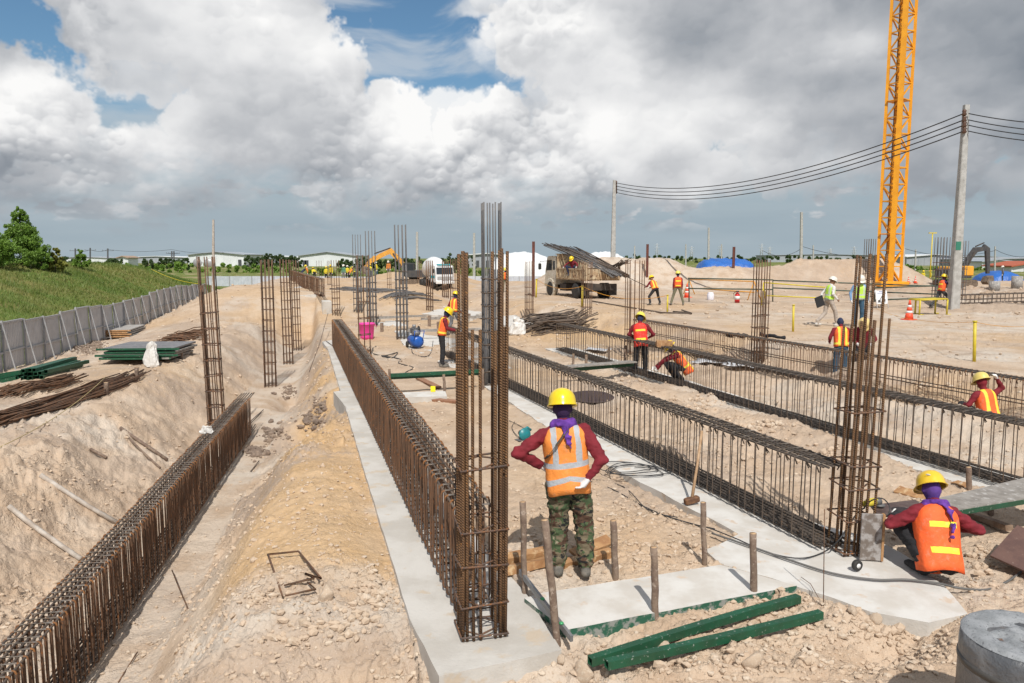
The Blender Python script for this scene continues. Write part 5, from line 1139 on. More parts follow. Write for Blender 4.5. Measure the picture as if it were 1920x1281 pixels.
def ypost(label, u, vb, vt, r=.035):
    b = GZ(u, vb, -.1); t = AT(u + 1, vt, b.y); T = thing('marker_post', label, 'marker post', b, 0, 'yellow marker posts along the bank'); m = MB(); m.tube([(0, 0, 0), t - b], r, 10); m.build('post', YEL, T); m = MB(); m.tube([t - b, t - b + Vector((0, 0, .03))], r * 1.35, 10); m.build('cap', YEL, T); return t
y1 = ypost('yellow post at the far right in front of the haul road, tallest of them', 1827, 678, 604); y2 = ypost('yellow post left of the walking man in the lime vest', 1487, 622, 573); y3 = ypost('yellow post between the two workers and the cages', 1251, 587, 554); y4 = ypost('yellow post in front of the dump truck', 1091, 575, 537, .05); y5 = ypost('yellow post left of the dump truck', 1005, 558, 524, .05)
def rope(label, a, b, sag, r=.006, mat=ORA, name='rope', n=14, cat='rope', group='marker ropes between yellow posts'):
    a, b = Vector(a), Vector(b); pts = [a.lerp(b, i / n) - Vector((0, 0, sag * 4 * (i / n) * (1 - i / n))) for i in range(n + 1)]; m = MB(); m.tube(pts, r, 5); return tag(m.build(name, mat), label, cat, group)
rope('orange rope drooping from the tallest yellow post towards the traffic cone', y1, GZ(1640, 600, .45), .18); rope('orange rope from the tallest yellow post to the right edge', y1, GZ(1960, 640, .5), .1)
rope('orange rope between the posts in front of the dump truck', y4, y3, .35, .012); rope('orange rope left of the dump truck', y5, y4, .3, .012)
rope('yellow rope along the crest of the left bank', GZ(0, 842, .03), GZ(199, 722, .18), .12, .007, M('tan_rope', (.42, .33, .16)))
rope('thin yellow line stretched down the grass bank to the sheet fence', AT(284, 505, 55), AT(378, 533, 49), .2, .02, YEL)
def cone(label, u, vb, vt):
    b = GZ(u, vb, 0); h = AT(u, vt, b.y).z - b.z; T = thing('traffic_cone', label, 'traffic cone', b, R(20), 'orange traffic cones'); CO = M('cone_orange', (.85, .09, .035), (.7, .08, .03), 5, .5); CW = M('cone_white', (.75, .75, .74))
    m = MB(); m.box((0, 0, .02), (h * .55, h * .55, .04), ch=.01); m.build('base', CO, T)
    for z0, z1, c in ((.05, .35, CO), (.35, .47, CW), (.47, .64, CO), (.64, .76, CW), (.76, 1.0, CO)):
        m = MB(); r0, r1 = h * (.22 - .18 * z0), h * (.22 - .18 * z1); m.lathe([(r0, h * z0), (r1, h * z1)], 18); m.build('white_band' if c is CW else 'shell', c, T)
cone('orange cone with two white bands on the haul road right of the sign', 1704, 600, 563); cone('small orange cone left of the tube barrier', 1288, 558, 532)
cone('distant orange cone left of the yellow workers', 1703, 531, 519); cone('distant orange cone beside the first yellow worker', 1716, 531, 518)
m = MB(); m.lathe([(.17, 0), (.19, .04), (.19, .34), (.15, .40), (.16, .44), (.02, .45)], 18); tag(m.build('bucket', M('white_plastic', (.7, .68, .74)), None, GZ(1332, 563, 0)), 'white plastic drum behind the tube barrier', 'bucket')
fe = thing('fire_extinguisher', 'red fire extinguisher standing behind the tube barrier', 'fire extinguisher', GZ(1382, 568, 0)); FR = M('extinguisher_red', (.55, .02, .02), rough=.3)
m = MB(); m.lathe([(.12, 0), (.13, .05), (.13, .42), (.06, .52), (.05, .56)], 16); m.build('cylinder', FR, fe); m = MB(); m.lathe([(.132, .18), (.132, .36)], 16); m.build('label_band', WHITE, fe); m = MB(); m.box((0, 0, .60), (.16, .05, .06)); m.tube([(-.06, 0, .6), (-.2, 0, .5), (-.17, 0, .25)], .015, 6); m.build('valve', BLACKR, fe)
# orange and yellow tube barriers
def barrier(label, uL, uR, vtL, vtR, vbL, vbR, mat, group='tube barriers along the haul road'):
    a, b = GZ(uL, vbL, 0), GZ(uR, vbR, 0); ta, tb = AT(uL, vtL, a.y), AT(uR, vtR, b.y); T = thing('tube_barrier', label, 'barrier', a, 0, group); d = (b - a).normalized(); s_ = Vector((-d.y, d.x, 0))
    m = MB(); m.bar(ta - a, tb - a, .03); m.build('top_rail', mat, T); m = MB(); m.bar((a + (ta - a) * .42) - a, (b + (tb - b) * .42) - a, .03); m.build('lower_rail', mat, T)
    for e, t in ((a, ta), (b, tb)):
        for q in (-1, 1): m = MB(); m.bar(t - a, e + s_ * q * .35 + d * q * .1 - a, .03); m.build('leg', mat, T)
barrier('orange tube barrier on the left, in front of the fire extinguisher', 1292, 1414, 524, 528, 552, 563, ORA); barrier('yellow tube barrier on the right, behind the walking man', 1432, 1560, 530, 540, 572, 574, YEL)
for i, (u0, v0, u1, v1) in enumerate(((1290, 522, 1450, 525), (1290, 541, 1450, 543), (1449, 526, 1760, 537), (1449, 540, 1760, 552), (1640, 540, 1752, 536), (1640, 563, 1756, 558))):
    Yv = GP((u0 + u1) / 2, 566).y - .8
    m = MB(); m.bar(AT(u0, v0, Yv), AT(u1, v1, Yv - 1), .035); tag(m.build('guard_rail', M('dull_green_tube', (.05, .08, .055), (.08, .09, .07), 5, .6)), ['upper left', 'lower left', 'upper middle', 'lower middle', 'upper right', 'lower right'][i] + ' dull green tube of the long guard rail', 'guard rail', 'dull green guard rail tubes')
for i, u in enumerate((1292, 1449, 1640, 1757)):
    p = GZ(u, 566, -.1); m = MB(); m.bar(p, AT(u, 522 + (u - 1290) * .03, p.y), .035); tag(m.build('rail_post', M('dull_green_tube', (0, 0, 0))), 'upright of the green guard rail, number %s from the left' % ['one', 'two', 'three', 'four'][i], 'post', 'uprights of the green guard rail')
# A-frame sign with an excavator picture
sg = GZ(1652, 578, 0); T = thing('warning_sign', 'white folding sign with a drawing of an excavator beside the cone', 'sign', sg, R(14)); SW = M('sign_white', (.74, .74, .76))
m = MB(); m.M = Matrix.Rotation(R(-12), 4, 'X'); m.box((0, -.1, .50), (.62, .02, .62)); pan = m.build('board', SW, T)
for q in (-1, 1): m = MB(); m.bar((q * .30, -.12, .0), (q * .26, .10, .84), .02, 4); m.bar((q * .30, .42, .0), (q * .26, .12, .84), .02, 4); m.build('leg', SW, T)
ink = M('sign_grey_ink', (.06, .06, .06)); blu = M('sign_blue_ink', (.10, .13, .35))
m = MB(); m.M = Matrix.Rotation(R(-12), 4, 'X'); y = -.113
for pts in ([(-.22, .28), (-.08, .30), (-.08, .38), (-.22, .36)], [(-.14, .36), (.0, .56), (.04, .55), (-.10, .36)], [(.0, .56), (.03, .56), (.17, .40), (.14, .38)], [(.10, .40), (.20, .40), (.18, .30), (.12, .30)], [(-.25, .25), (-.03, .25), (-.05, .29), (-.22, .29)], [(-.08, .26), (.22, .26), (.20, .28), (-.06, .28)]):
    m.add([(a_, y, b_) for a_, b_ in pts], [tuple(range(len(pts)))])
m.build('picture', ink, T)
m = MB(); m.M = Matrix.Rotation(R(-12), 4, 'X'); rs = random.Random(4)
for z_, h_, x0, x1 in ((.735, .045, -.13, .13), (.665, .028, -.22, .22)):
    x = x0
    while x < x1:
        w_ = rs.uniform(.018, .032); m.add([(x, y, z_), (x + w_, y, z_), (x + w_, y, z_ + h_ * rs.uniform(.8, 1)), (x, y, z_ + h_)], [(0, 1, 2, 3)]); x += w_ + .012
m.build('faded_print', blu, T)
# yellow trestle by the big pole
tb = GZ(1740, 590, 0); T = thing('trestle', 'low yellow steel trestle beside the utility pole', 'trestle', tb, R(8))
m = MB(); [m.bar(a_, b_, .035, 4) for a_, b_ in (((-.62, -.3, .62), (.62, -.3, .66)), ((-.62, .4, .62), (.62, .4, .66)), ((-.62, -.3, .62), (-.62, .4, .62)), ((.62, -.3, .66), (.62, .4, .66)))]; m.box((0, .05, .66), (1.2, .6, .02)); m.build('top', YEL, T)
for x_, y_ in ((-.62, -.3), (.62, -.3), (-.3, .4), (.62, .4)): m = MB(); m.bar((x_, y_, 0), (x_, y_, .64), .035, 4); m.bar((x_, y_, .02), (x_ + .18, y_, .02), .03, 4); m.build('leg', YEL, T)
# concrete test cylinder in the corner
cyb = W3(1926, 1190, .80); T = thing('concrete_pile_head', 'round concrete pile head wrapped in dark film in the bottom right corner', 'concrete pile', (cyb.x, cyb.y, -.1))
m = MB(); n = 40; prof = [(.335, 0), (.335, .80), (.328, .88), (.30, .90)]; m.lathe(prof[:3], n); m.build('wrap', M('grey_plastic_wrap', (.085, .09, .10), (.17, .17, .175), 3, .42, bump=.8, bscale=9, bdist=.03, c3=(.20, .10, .05), s3=4, t3=.66), T)
m = MB(); vs = [(0, 0, .885)]; fs = []; rings = 14
for i in range(1, rings + 1):
    for j in range(n):
        a_ = 2 * math.pi * j / n; r_ = .33 * i / rings; x_, y_ = r_ * math.cos(a_), r_ * math.sin(a_); inner = r_ < .20 and True
        z_ = .895 + (-.03 + .045 * float(vn(np.array([x_ * 16 + y_ * 5]), np.array([y_ * 26]), 4)[0]) if r_ < .21 else .012 * float(vn(np.array([x_ * 60]), np.array([y_ * 60]), 6)[0])); vs.append((x_, y_, z_ if i < rings else .88))
fs += [(0, 1 + j, 1 + (j + 1) % n) for j in range(n)] + [(1 + (i - 1) * n + j, 1 + i * n + j, 1 + i * n + (j + 1) % n, 1 + (i - 1) * n + (j + 1) % n) for i in range(1, rings) for j in range(n)]
m.add(vs, fs, 0, True); m.build('top', M('grey_mortar', (.30, .31, .325), (.21, .22, .23), 9, .7, bump=.6, bscale=50, c3=(.12, .12, .13), s3=60, t3=.62), T)
m = MB(); m.lathe([(.338, .70), (.342, .72), (.338, .74)], n); m.build('strap', M('dark_strap', (.07, .065, .06), rough=.5), T)
# oval rubber mat, foam block, white sheets, bits
m = MB(); m.lathe([(.36, 0), (.38, .015), (.36, .03)], 24, sm=False); o = m.build('rubber_mat', M('dark_brown_rubber', (.055, .035, .035), rough=.7), None, GZ(1108, 748, .03)); o.rotation_euler = (R(14), 0, R(-20)); o.scale = (1.25, .75, 1); tag(o, 'dark oval mat leaning in the soil behind the open cage', 'mat')
plank('orange wooden block resting on the middle cage beside the red vested man', W3(1231, 644, .97), W3(1259, 644, .97), .30, .14, WOOD_OR)
plank('broken brown board on the soil left of the nearest column', GZ(803, 752, .03), GZ(858, 756, .03), .10, .05, M('reddish_board', (.33, .17, .10), (.24, .12, .07), 10, .8), roll=10)
plank('long reddish board under the green tubes', GZ(785, 712, .04), GZ(822, 730, .04), .16, .04, M('reddish_board', (0, 0, 0)))
for i, (u, v, s_) in enumerate(((1345, 684, .8), (1392, 690, .6), (1120, 660, .5))):
    m = MB(); k = 7; vs = [((a_ / (k - 1) - .5) * s_ * 1.6, (b_ / (k - 1) - .5) * s_, .03 + RD.uniform(0, .07)) for b_ in range(k) for a_ in range(k)]; m.add(vs, [(b_ * k + a_, b_ * k + a_ + 1, b_ * k + k + a_ + 1, b_ * k + k + a_) for b_ in range(k - 1) for a_ in range(k - 1)], 0, True)
    o = m.build('plastic_sheet', M('white_plastic_sheet', (.66, .66, .68), (.5, .5, .52), 6, .35), None, GZ(u, v, .02), R(-30)); sd_ = o.modifiers.new('t', 'SOLIDIFY'); sd_.thickness = .004; tag(o, ['white plastic sheet on the ground behind the crouching man', 'smaller white sheet right of the crouching man', 'white sheet scrap behind the four stakes'][i], 'plastic sheet')
def rock_mesh(seed, n=1):
    rg = random.Random(seed); bm = bmesh.new(); bmesh.ops.create_icosphere(bm, subdivisions=n, radius=1)
    off = [Vector((rg.uniform(-1, 1), rg.uniform(-1, 1), rg.uniform(-1, 1))).normalized() for _ in range(9)]
    for v in bm.verts:
        d = v.co.normalized(); k_ = min(1.15, min(.62 / max(.05, d.dot(o_)) for o_ in off)); v.co = d * k_ * rg.uniform(.93, 1.05)
    me = bpy.data.meshes.new('clod'); bm.to_mesh(me); bm.free(); me.materials.append(CLOD); return me
CLOD = M('clod_soil', (.54, .42, .315), (.47, .36, .26), 5, .95, bump=.5, bscale=14, bdist=.03, c3=(.58, .48, .38), s3=5, t3=.56, rnd=.1)
big = [(1238, 1232, .15, 'large pale clod leaning on the nearest green tube'), (1095, 1268, .17, 'large rounded lump of soil at the bottom edge below the green tubes'), (613, 1120, .15, 'big orange lump beside the loose stirrup on the sand'), (678, 1134, .07, 'round pale lump right of the orange lump on the sand'), (570, 1170, .09, 'lump on the sand slope below the loose stirrup'), (1410, 1245, .11, 'flat lump right of the green tubes near the bottom'), (1600, 1150, .10, 'broken clod against the front face of the pale base'), (1640, 1165, .08, 'small clod under the edge of the pale base'), (610, 972, .035, 'pair of pale pebbles on the orange sand'), (1050, 1240, .08, 'pale lump at the right front corner of the central footing'), (1452, 1238, .045, 'grey pebble at the bottom between the clods'), (1690, 1258, .05, 'grey stone near the bottom edge left of the pile head'), (213, 1210, .035, 'pale pebble in the left trench'), (270, 924, .05, 'white stone beside the trench cage on the left bank')]
for i, (u, v, r_, lb) in enumerate(big):
    r_ *= .72
    p = GP(u, v); o = inst(rock_mesh(100 + i, 3), 'soil_clod', None, (p.x, p.y, hz(p.x, p.y) + r_ * .25), (RD.uniform(0, 6), RD.uniform(0, 6), 0), (r_, r_ * .85, r_ * .6))
    for pl in o.data.polygons: pl.use_smooth = True
    tag(o, lb, 'clod', 'loose lumps and stones')
# countless small clods and stones, as one object
def scatter():
    rg = np.random.RandomState(3); pro = []
    for s in range(6):
        me = rock_mesh(300 + s, 1); n = len(me.vertices); co = np.empty(n * 3, np.float32); me.vertices.foreach_get('co', co); fc = np.array([list(p.vertices) for p in me.polygons]); pro.append((co.reshape(-1, 3), fc))
    N = 26000; v = rg.uniform(500, 1330, N * 3); u = rg.uniform(-60, 1980, N * 3); z0 = -.2
    d = np.stack([(u - 960) / F, np.cos(PIT) + (640.5 - v) / F * np.sin(PIT), -np.sin(PIT) + (640.5 - v) / F * np.cos(PIT)], -1); t = (z0 - H) / d[:, 2]; x = d[:, 0] * t; y = d[:, 1] * t
    x = x + rg.normal(0, .2, len(x)); r = rough_at(x, y); keep = (rg.uniform(0, 1, len(x)) < np.clip(r * 1.15 - .12, .03, 1) * sstep(n2(x, y, .9, 3, 70), -.25, .15) + .03) & (y < 55) & (x > x_fence(y) + .3)
    for pl, _ in HARD: keep &= ~inside(pl, x, y) | (rg.uniform(0, 1, len(x)) < .02)
    x, y = x[keep][:N], y[keep][:N]; h = hfull(x, y); V = []; Fc = []; b = 0
    for i in range(len(x)):
        co, fc = pro[i % 6]; s = .007 + .040 * rg.rand() ** 4.5; s *= max(1, y[i] / 13); a = rg.rand() * 6.28; c_, s_ = math.cos(a), math.sin(a)
        q = co * (s, s * rg.uniform(.6, 1), s * rg.uniform(.4, .8)); q = np.stack([q[:, 0] * c_ - q[:, 1] * s_, q[:, 0] * s_ + q[:, 1] * c_, q[:, 2]], -1) + (x[i], y[i], h[i] + s * .2); V.append(q); Fc.append(fc + b); b += len(co)
    o = inst(npmesh('loose_clods', np.concatenate(V), np.concatenate(Fc), CLOD, False), 'loose_clods'); tag(o, 'countless small clods and stones scattered over the soil', 'clods', kind='stuff')
scatter()

DCL = M('dark_clay', (.20, .15, .12), (.29, .22, .17), 6, .95, bump=.8, bscale=24, bdist=.05)
def heap(label, spots, n, s0, s1, mat, name, seed):
    rg = random.Random(seed); V, Fc, b = [], [], 0; pro = [rock_mesh(700 + i, 1) for i in range(5)]; PV = []
    for me in pro: co = np.empty(len(me.vertices) * 3, np.float32); me.vertices.foreach_get('co', co); PV.append((co.reshape(-1, 3), np.array([list(p.vertices) for p in me.polygons])))
    for i in range(n):
        u, v, ru, rv = rg.choice(spots); p = GP(u + rg.gauss(0, .5) * ru, v + rg.gauss(0, .5) * rv); s = s0 + (s1 - s0) * rg.random() ** 3; co, fc = PV[i % 5]; V.append(co * (s, s * rg.uniform(.6, 1), s * .7) + (p.x, p.y, hz(p.x, p.y) + s * .3)); Fc.append(fc + b); b += len(co)
    tag(inst(npmesh(name, np.concatenate(V), np.concatenate(Fc), mat, False), name), label, 'clods', kind='stuff')
heap('dark clay lumps tipped on the slope between the trench and the central footing', [(585, 790, 26, 22), (515, 815, 28, 20), (540, 738, 22, 12), (480, 850, 20, 12), (600, 760, 14, 20)], 420, .02, .12, DCL, 'dark_clay_lumps', 5)
heap('twiggy brown debris heaped against the foot of the sheet fence', [(160, 656, 26, 10), (180, 648, 16, 8)], 200, .02, .12, DCL, 'debris', 6)
heap('broken pale soil lumps on the sand slope below the loose stirrup', [(540, 1180, 70, 50), (640, 1170, 60, 40), (480, 1120, 40, 20), (700, 1120, 20, 30), (1240, 1230, 120, 20), (1650, 1190, 60, 14), (1840, 1060, 30, 20)], 500, .012, .07, CLOD, 'broken_lumps', 7)
heap('crumbly soil lumps on the ridge between the two open cages', [(1180, 715, 40, 14), (1300, 760, 60, 14), (1420, 800, 60, 14), (1560, 850, 60, 14), (1720, 720, 120, 14)], 420, .015, .08, CLOD, 'broken_lumps', 8)
m = MB(); m.lathe([(.045, -.02), (.05, -.018), (.05, .018), (.045, .02)], 20, rot=(R(90), 0, R(20))); sp_ = thing('tape_spool', 'small round black and white spool at the foot of the leaning column', 'spool', W3(1607, 1060, .115)); m.build('rim', BLACKR, sp_); m = MB(); m.lathe([(.022, -.024), (.022, .024)], 16, rot=(R(90), 0, R(20))); m.build('hub', WHITE, sp_)
m = MB(); m.box((0, 0, .1), (.10, .02, .12)); tag(m.build('tag', M('bright_yellow_tag', (.85, .72, .02)), None, W3(812, 738, .08)), 'small yellow tag on the white strip behind the central cage', 'tag')
for i, (u0, v0, u1, v1) in enumerate(((1362, 628, 1400, 632), (1425, 628, 1470, 633))):
    a, b = AT(u0, v0, 20.6 - i * .5), AT(u1, v1, 19.8 - i * .5); m = MB(); pts = [a.lerp(b, k / 8) + Vector((RD.uniform(-.03, .03), RD.uniform(-.04, .04), RD.uniform(-.03, .04))) for k in range(9)]; m.tube(pts, [RD.uniform(.03, .065) for _ in pts], 7); tag(m.build('cloth_bundle', C_BLK), ['black bundle lying on the furthest cage left of its column', 'black bundle lying on the furthest cage right of its column'][i], 'cloth bundle')
for i, (u0, v0, u1, v1) in enumerate(((895, 700, 903, 690), (1180, 668, 1195, 640), (820, 690, 838, 684), (1250, 862, 1262, 858))):
    pass
wire('three loose bars lying beyond the end of the trench cage, left one', [GZ(452, 808, .03), GZ(494, 772, .05)], .011, DARK, 'loose bars past the trench cage end')
wire('loose bar nearest the rubble past the trench cage end', [GZ(430, 838, .03), GZ(490, 778, .06)], .011, DARK, 'loose bars past the trench cage end')
wire('short bar stub on the trench floor near the clay lumps', [GZ(470, 886, .02), GZ(486, 868, .04)], .010, DARK, 'loose bars past the trench cage end')

# ------------------------------------------------------------------ dump truck
TW = M('dirty_truck_white', (.62, .58, .50), (.50, .44, .34), 3, .6, c3=(.25, .16, .10), s3=5, t3=.64); TB = M('rusty_truck_bed', (.52, .42, .28), (.36, .24, .14), 2.5, .8, c3=(.14, .07, .04), s3=6, t3=.58)
CHS = M('dark_chassis', (.04, .032, .028), (.07, .055, .045), 6, .8); GLASS = M('dark_window_glass', (.03, .035, .04), rough=.12); RIM = M('dusty_rim', (.28, .26, .24), (.2, .18, .16), 8, .7)
def wheel(T, x, y, r, w, n=28):
    m = MB(); m.lathe([(r * .55, -w / 2), (r * .93, -w / 2), (r, -w * .38), (r, w * .38), (r * .93, w / 2), (r * .55, w / 2)], n, rot=(0, R(90), 0)); wo = m.build('wheel', BLACKR, T, (x, y, r))
    m = MB(); m.lathe([(r * .56, -w * .45), (r * .5, -w * .30), (r * .2, -w * .28), (r * .18, -w * .48), (.01, -w * .5)], n, rot=(0, R(90), 0)); m.lathe([(r * .56, w * .45), (r * .5, w * .30), (r * .2, w * .28), (.01, w * .5)], n, rot=(0, R(90), 0)); m.build('rim', RIM, wo)
tp = GZ(1109, 559, -.03); T = thing('dump_truck', 'dusty white dump truck loaded with long steel bars, seen from its rear left', 'dump truck', tp, R(21))
for q in (-1, 1):
    wheel(T, q * .92, 3.75, .46, .26)
    for k in (0, 1): wheel(T, q * (.98 - k * .28), 0, .46, .24)
m = MB(); m.box((-.42, 1.6, .75), (.10, 5.8, .22)); m.box((.42, 1.6, .75), (.10, 5.8, .22)); m.box((0, 0, .5), (1.5, .2, .2)); m.box((-.75, 1.9, .62), (.45, .9, .42)); m.box((.75, 1.7, .62), (.4, 1.1, .4)); m.box((0, -1.25, .72), (1.9, .08, .38)); m.box((0, 3.9, .65), (1.7, .8, .4)); m.build('chassis', CHS, T)
for q in (-1, 1): m = MB(); m.box((q * .9, -.95, .55), (.5, .03, .65)); m.build('mud_flap', CHS, T)
m = MB(); m.box((0, .65, 1.14), (2.15, 4.0, .10)); m.build('bed_floor', TB, T)
for q in (-1, 1):
    m = MB(); m.box((q * 1.06, .65, 1.46), (.05, 3.96, .56)); m.build('bed_side', TB, T)
    for k in range(9): m = MB(); m.box((q * 1.10, -1.25 + k * .475, 1.46), (.05, .06, .58)); m.build('rib', TB, T)
    for z_ in (1.19, 1.74): m = MB(); m.box((q * 1.10, .65, z_), (.07, 4.0, .07)); m.build('side_rail', TB, T)
m = MB(); m.box((0, -1.36, 1.46), (2.10, .05, .58)); m.build('tailgate', TB, T)
for k in range(4): m = MB(); m.box((-.9 + .6 * k, -1.40, 1.46), (.07, .06, .60)); m.build('tailgate_rib', TB, T)
for q in (-1, 1): m = MB(); m.box((q * 1.07, -1.36, 1.55), (.10, .12, .9)); m.build('corner_post', TB, T)
m = MB(); m.box((0, 2.62, 1.9), (2.1, .06, 1.5)); m.box((0, 2.72, 2.62), (2.1, .30, .05)); m.build('headboard', TB, T)
cp_ = [(2.95, .75), (2.95, 2.45), (3.15, 2.52), (4.15, 2.50), (4.32, 2.38), (4.58, 1.55), (4.62, .75)]
m = MB(); m.M = Matrix.Rotation(0, 4, 'Z'); m.extr([(a_, b_) for a_, b_ in cp_], -.98, .98, axis='x'); 
cab = m.build('cab', TW, T)
for q in (-1, 1):
    m = MB(); m.add([(q * .985, y_, z_) for y_, z_ in ((3.55, 1.62), (4.46, 1.60), (4.28, 2.25), (3.55, 2.28))], [(0, 1, 2, 3)] if q > 0 else [(3, 2, 1, 0)]); m.build('side_window', GLASS, T)
    m = MB(); m.add([(q * .985, y_, z_) for y_, z_ in ((3.08, 1.65), (3.42, 1.65), (3.42, 2.2), (3.08, 2.2))], [(0, 1, 2, 3)] if q > 0 else [(3, 2, 1, 0)]); m.build('side_window', GLASS, T)
    m = MB(); m.tube([(q * .98, 4.4, 2.2), (q * 1.35, 4.6, 2.15), (q * 1.36, 4.6, 1.6)], .018, 6); m.box((q * 1.36, 4.6, 1.85), (.20, .05, .38)); m.build('mirror', BLACKR, T)
    m = MB(); m.lathe([(.56, -.14), (.62, -.14), (.62, .14), (.56, .14)], 20, c=(q * .88, 3.75, .50), rot=(0, R(90), 0)); m.build('wheel_arch', TW, T)
m = MB(); m.add([(-.86, 4.325, 2.32), (.86, 4.325, 2.32), (.9, 4.60, 1.58), (-.9, 4.60, 1.58)], [(0, 1, 2, 3)]); m.build('windscreen', GLASS, T)
m = MB(); m.box((0, 4.68, .72), (2.0, .14, .28), ch=.02); m.build('bumper', TW, T)
ra = T.rotation_euler.z; tl = lambda x_, y_, z_: tp + Vector((x_ * math.cos(ra) - y_ * math.sin(ra), x_ * math.sin(ra) + y_ * math.cos(ra), z_))
sb_ = thing('steel_bundle', 'long grey steel bars lying slantwise over the dump truck bed and cab', 'steel bundle', tp, 0, 'steel bundles on the storage ground')
for i in range(64):
    s_ = RD.random(); a = AT(1015 + s_ * 72, 457 + s_ * 10 + RD.uniform(-3, 3), tp.y + 3.2 - s_ * .8 + RD.uniform(-.3, .3)); b = AT(1183 - 40 * (RD.random() if i % 3 else .1) , 521 - RD.uniform(0, 6), tp.y - 2.2 + RD.uniform(-.4, .4))
    if i == 0: b = AT(1219, 540, tp.y - 3)
    m = MB(); c = a.lerp(b, .5) + Vector((0, 0, RD.uniform(.0, .12))); m.tube([a - tp, a.lerp(b, .25) - tp + Vector((0, 0, .06)), c - tp, b - tp], .022, 5); m.build('bar', GREY if i % 3 else DARK, sb_)
bs = thing('steel_bundle', 'short dark bars poking out behind the tailgate of the dump truck', 'steel bundle', tp, 0, 'steel bundles on the storage ground')
for i in range(20):
    a = AT(1148 + RD.uniform(-4, 10), 499 + RD.uniform(-2, 5), tp.y - 1.0 + RD.uniform(-.2, .2)); b = AT(1165 + RD.uniform(0, 20), 488 + RD.uniform(-2, 7), tp.y - 1.5); m = MB(); m.bar(a - tp, b - tp, .02, 5); m.build('bar', DARK, bs)
person('worker in maroon shirt and dark trousers sitting on the side of the dump truck', tl(-.75, .95, 1.28), R(150), .98, {1: C_NAVY, 4: cloth('black_hood', (.02, .02, .025))}, None, H_YEL, .022, hip=(0, 0, .50), lean=22, feet=[(-.16, .30, .04), (.16, .30, .04)], knees=[(-.26, .42, .62), (.26, .42, .62)], elb=[(-.38, .22, .74), (.38, .20, .74)], wri=[(-.42, .44, .60), (.44, .40, .58)], head=(25, 0))

# ------------------------------------------------------------------ excavators
def excavator(label, p, rz, S, c_body, c_arm, boom, group='excavators'):
    T = thing('excavator', label, 'excavator', p, rz, group); T.scale = (S, S, S); dk = CHS
    for q in (-1, 1):
        m = MB(); m.M = Matrix.Translation((q * 1.15, 0, 0)); m.extr([(-1.9, .2), (-1.7, 0), (1.7, 0), (1.95, .2), (1.95, .6), (1.75, .85), (-1.7, .85), (-1.95, .6)], -.28, .28, axis='x'); tr = m.build('track', M('muddy_track', (.10, .075, .055), (.2, .15, .11), 5, .9), T)
        for k in range(14):
            m = MB(); m.box((q * 1.15, -1.7 + k * .262, .87), (.58, .12, .04)); m.build('track_shoe', M('muddy_track', (0, 0, 0)), tr)
    m = MB(); m.lathe([(.7, .85), (.7, 1.05)], 20); m.build('turntable', dk, T)
    m = MB(); m.box((0, -.3, 1.55), (2.5, 3.0, .95), ch=.06); m.box((0, -1.75, 1.65), (2.4, .6, 1.1), ch=.15); m.build('engine_housing', c_body, T)
    m = MB(); m.box((-.78, .65, 2.1), (.9, 1.5, 1.75), ch=.08); cb = m.build('cab', M('cab_dark', (.035, .035, .035), rough=.4), T)
    for q in (-1, 1): m = MB(); m.box((-.78 + q * .452, .7, 2.4), (.012, 1.1, .8)); m.build('window', GLASS, cb)
    m = MB(); m.box((-.78, 1.41, 2.3), (.7, .012, 1.1)); m.build('window', GLASS, cb)
    def arm(name, pts, w, mat):
        m = MB(); n = len(pts); L_ = []; Rr = []
        for i, (y_, z_, h_) in enumerate(pts):
            a_ = pts[max(0, i - 1)]; b_ = pts[min(n - 1, i + 1)]; dy, dz = b_[0] - a_[0], b_[1] - a_[1]; l = math.hypot(dy, dz); ny, nz = -dz / l, dy / l; L_.append((y_ + ny * h_ / 2, z_ + nz * h_ / 2)); Rr.append((y_ - ny * h_ / 2, z_ - nz * h_ / 2))
        m.extr(L_ + Rr[::-1], -w / 2, w / 2, axis='x'); return m.build(name, mat, T)
    bm_, st, bk = boom
    arm('boom', bm_, .38, c_arm); arm('stick', st, .30, c_arm)
    m = MB(); (y_, z_) = bk; m.extr([(y_ - .5, z_ + .45), (y_ + .1, z_ + .6), (y_ + .25, z_ + .1), (y_ + .0, z_ - .45), (y_ - .45, z_ - .5), (y_ - .75, z_ - .15)], -.5, .5, axis='x'); m.build('bucket', M('worn_bucket', (.12, .09, .07), (.22, .17, .13), 4, .8), T)
    k = len(bm_) // 2; m = MB(); m.bar((.24, .9, 1.3), (.24, bm_[k][0] - .3, bm_[k][1] - .3), .08); m.bar((-.24, .9, 1.3), (-.24, bm_[k][0] - .3, bm_[k][1] - .3), .08); m.build('boom_cylinder', dk, T)
    m = MB(); m.bar((0, bm_[k][0], bm_[k][1] + .4), (0, st[0][0] + .1, st[0][1] + .35), .08); m.build('stick_cylinder', dk, T); return T
EY = M('excavator_yellow', (.72, .36, .055), (.6, .28, .04), 2, .5, c3=(.25, .15, .08), s3=6, t3=.62); EK = M('excavator_charcoal', (.05, .05, .055), (.08, .075, .07), 3, .5); EO = M('excavator_orange', (.80, .38, .04), (.7, .32, .03), 2, .45)
b0 = ([(.9, 1.5, .5), (1.9, 3.3, .62), (3.1, 4.4, .8), (4.6, 4.1, .6), (5.7, 3.5, .42)], [(5.1, 4.2, .35), (5.8, 3.4, .5), (6.6, 2.2, .35), (6.9, 1.7, .3)], (7.0, 1.2))
e1 = GZ(777, 531, -.2); s1 = F / e1.y
excavator('far yellow excavator with its arm arched up and bucket to the left', e1, R(97), 70 / s1 / 4.9 * 1.0, EK, EY, ([(.9, 1.5, .5), (1.6, 3.0, .62), (3.0, 4.5, .8), (4.3, 3.9, .6), (5.4, 3.2, .42)], [(5.0, 3.8, .35), (5.7, 3.1, .5), (6.3, 2.4, .35)], (6.5, 2.0)))
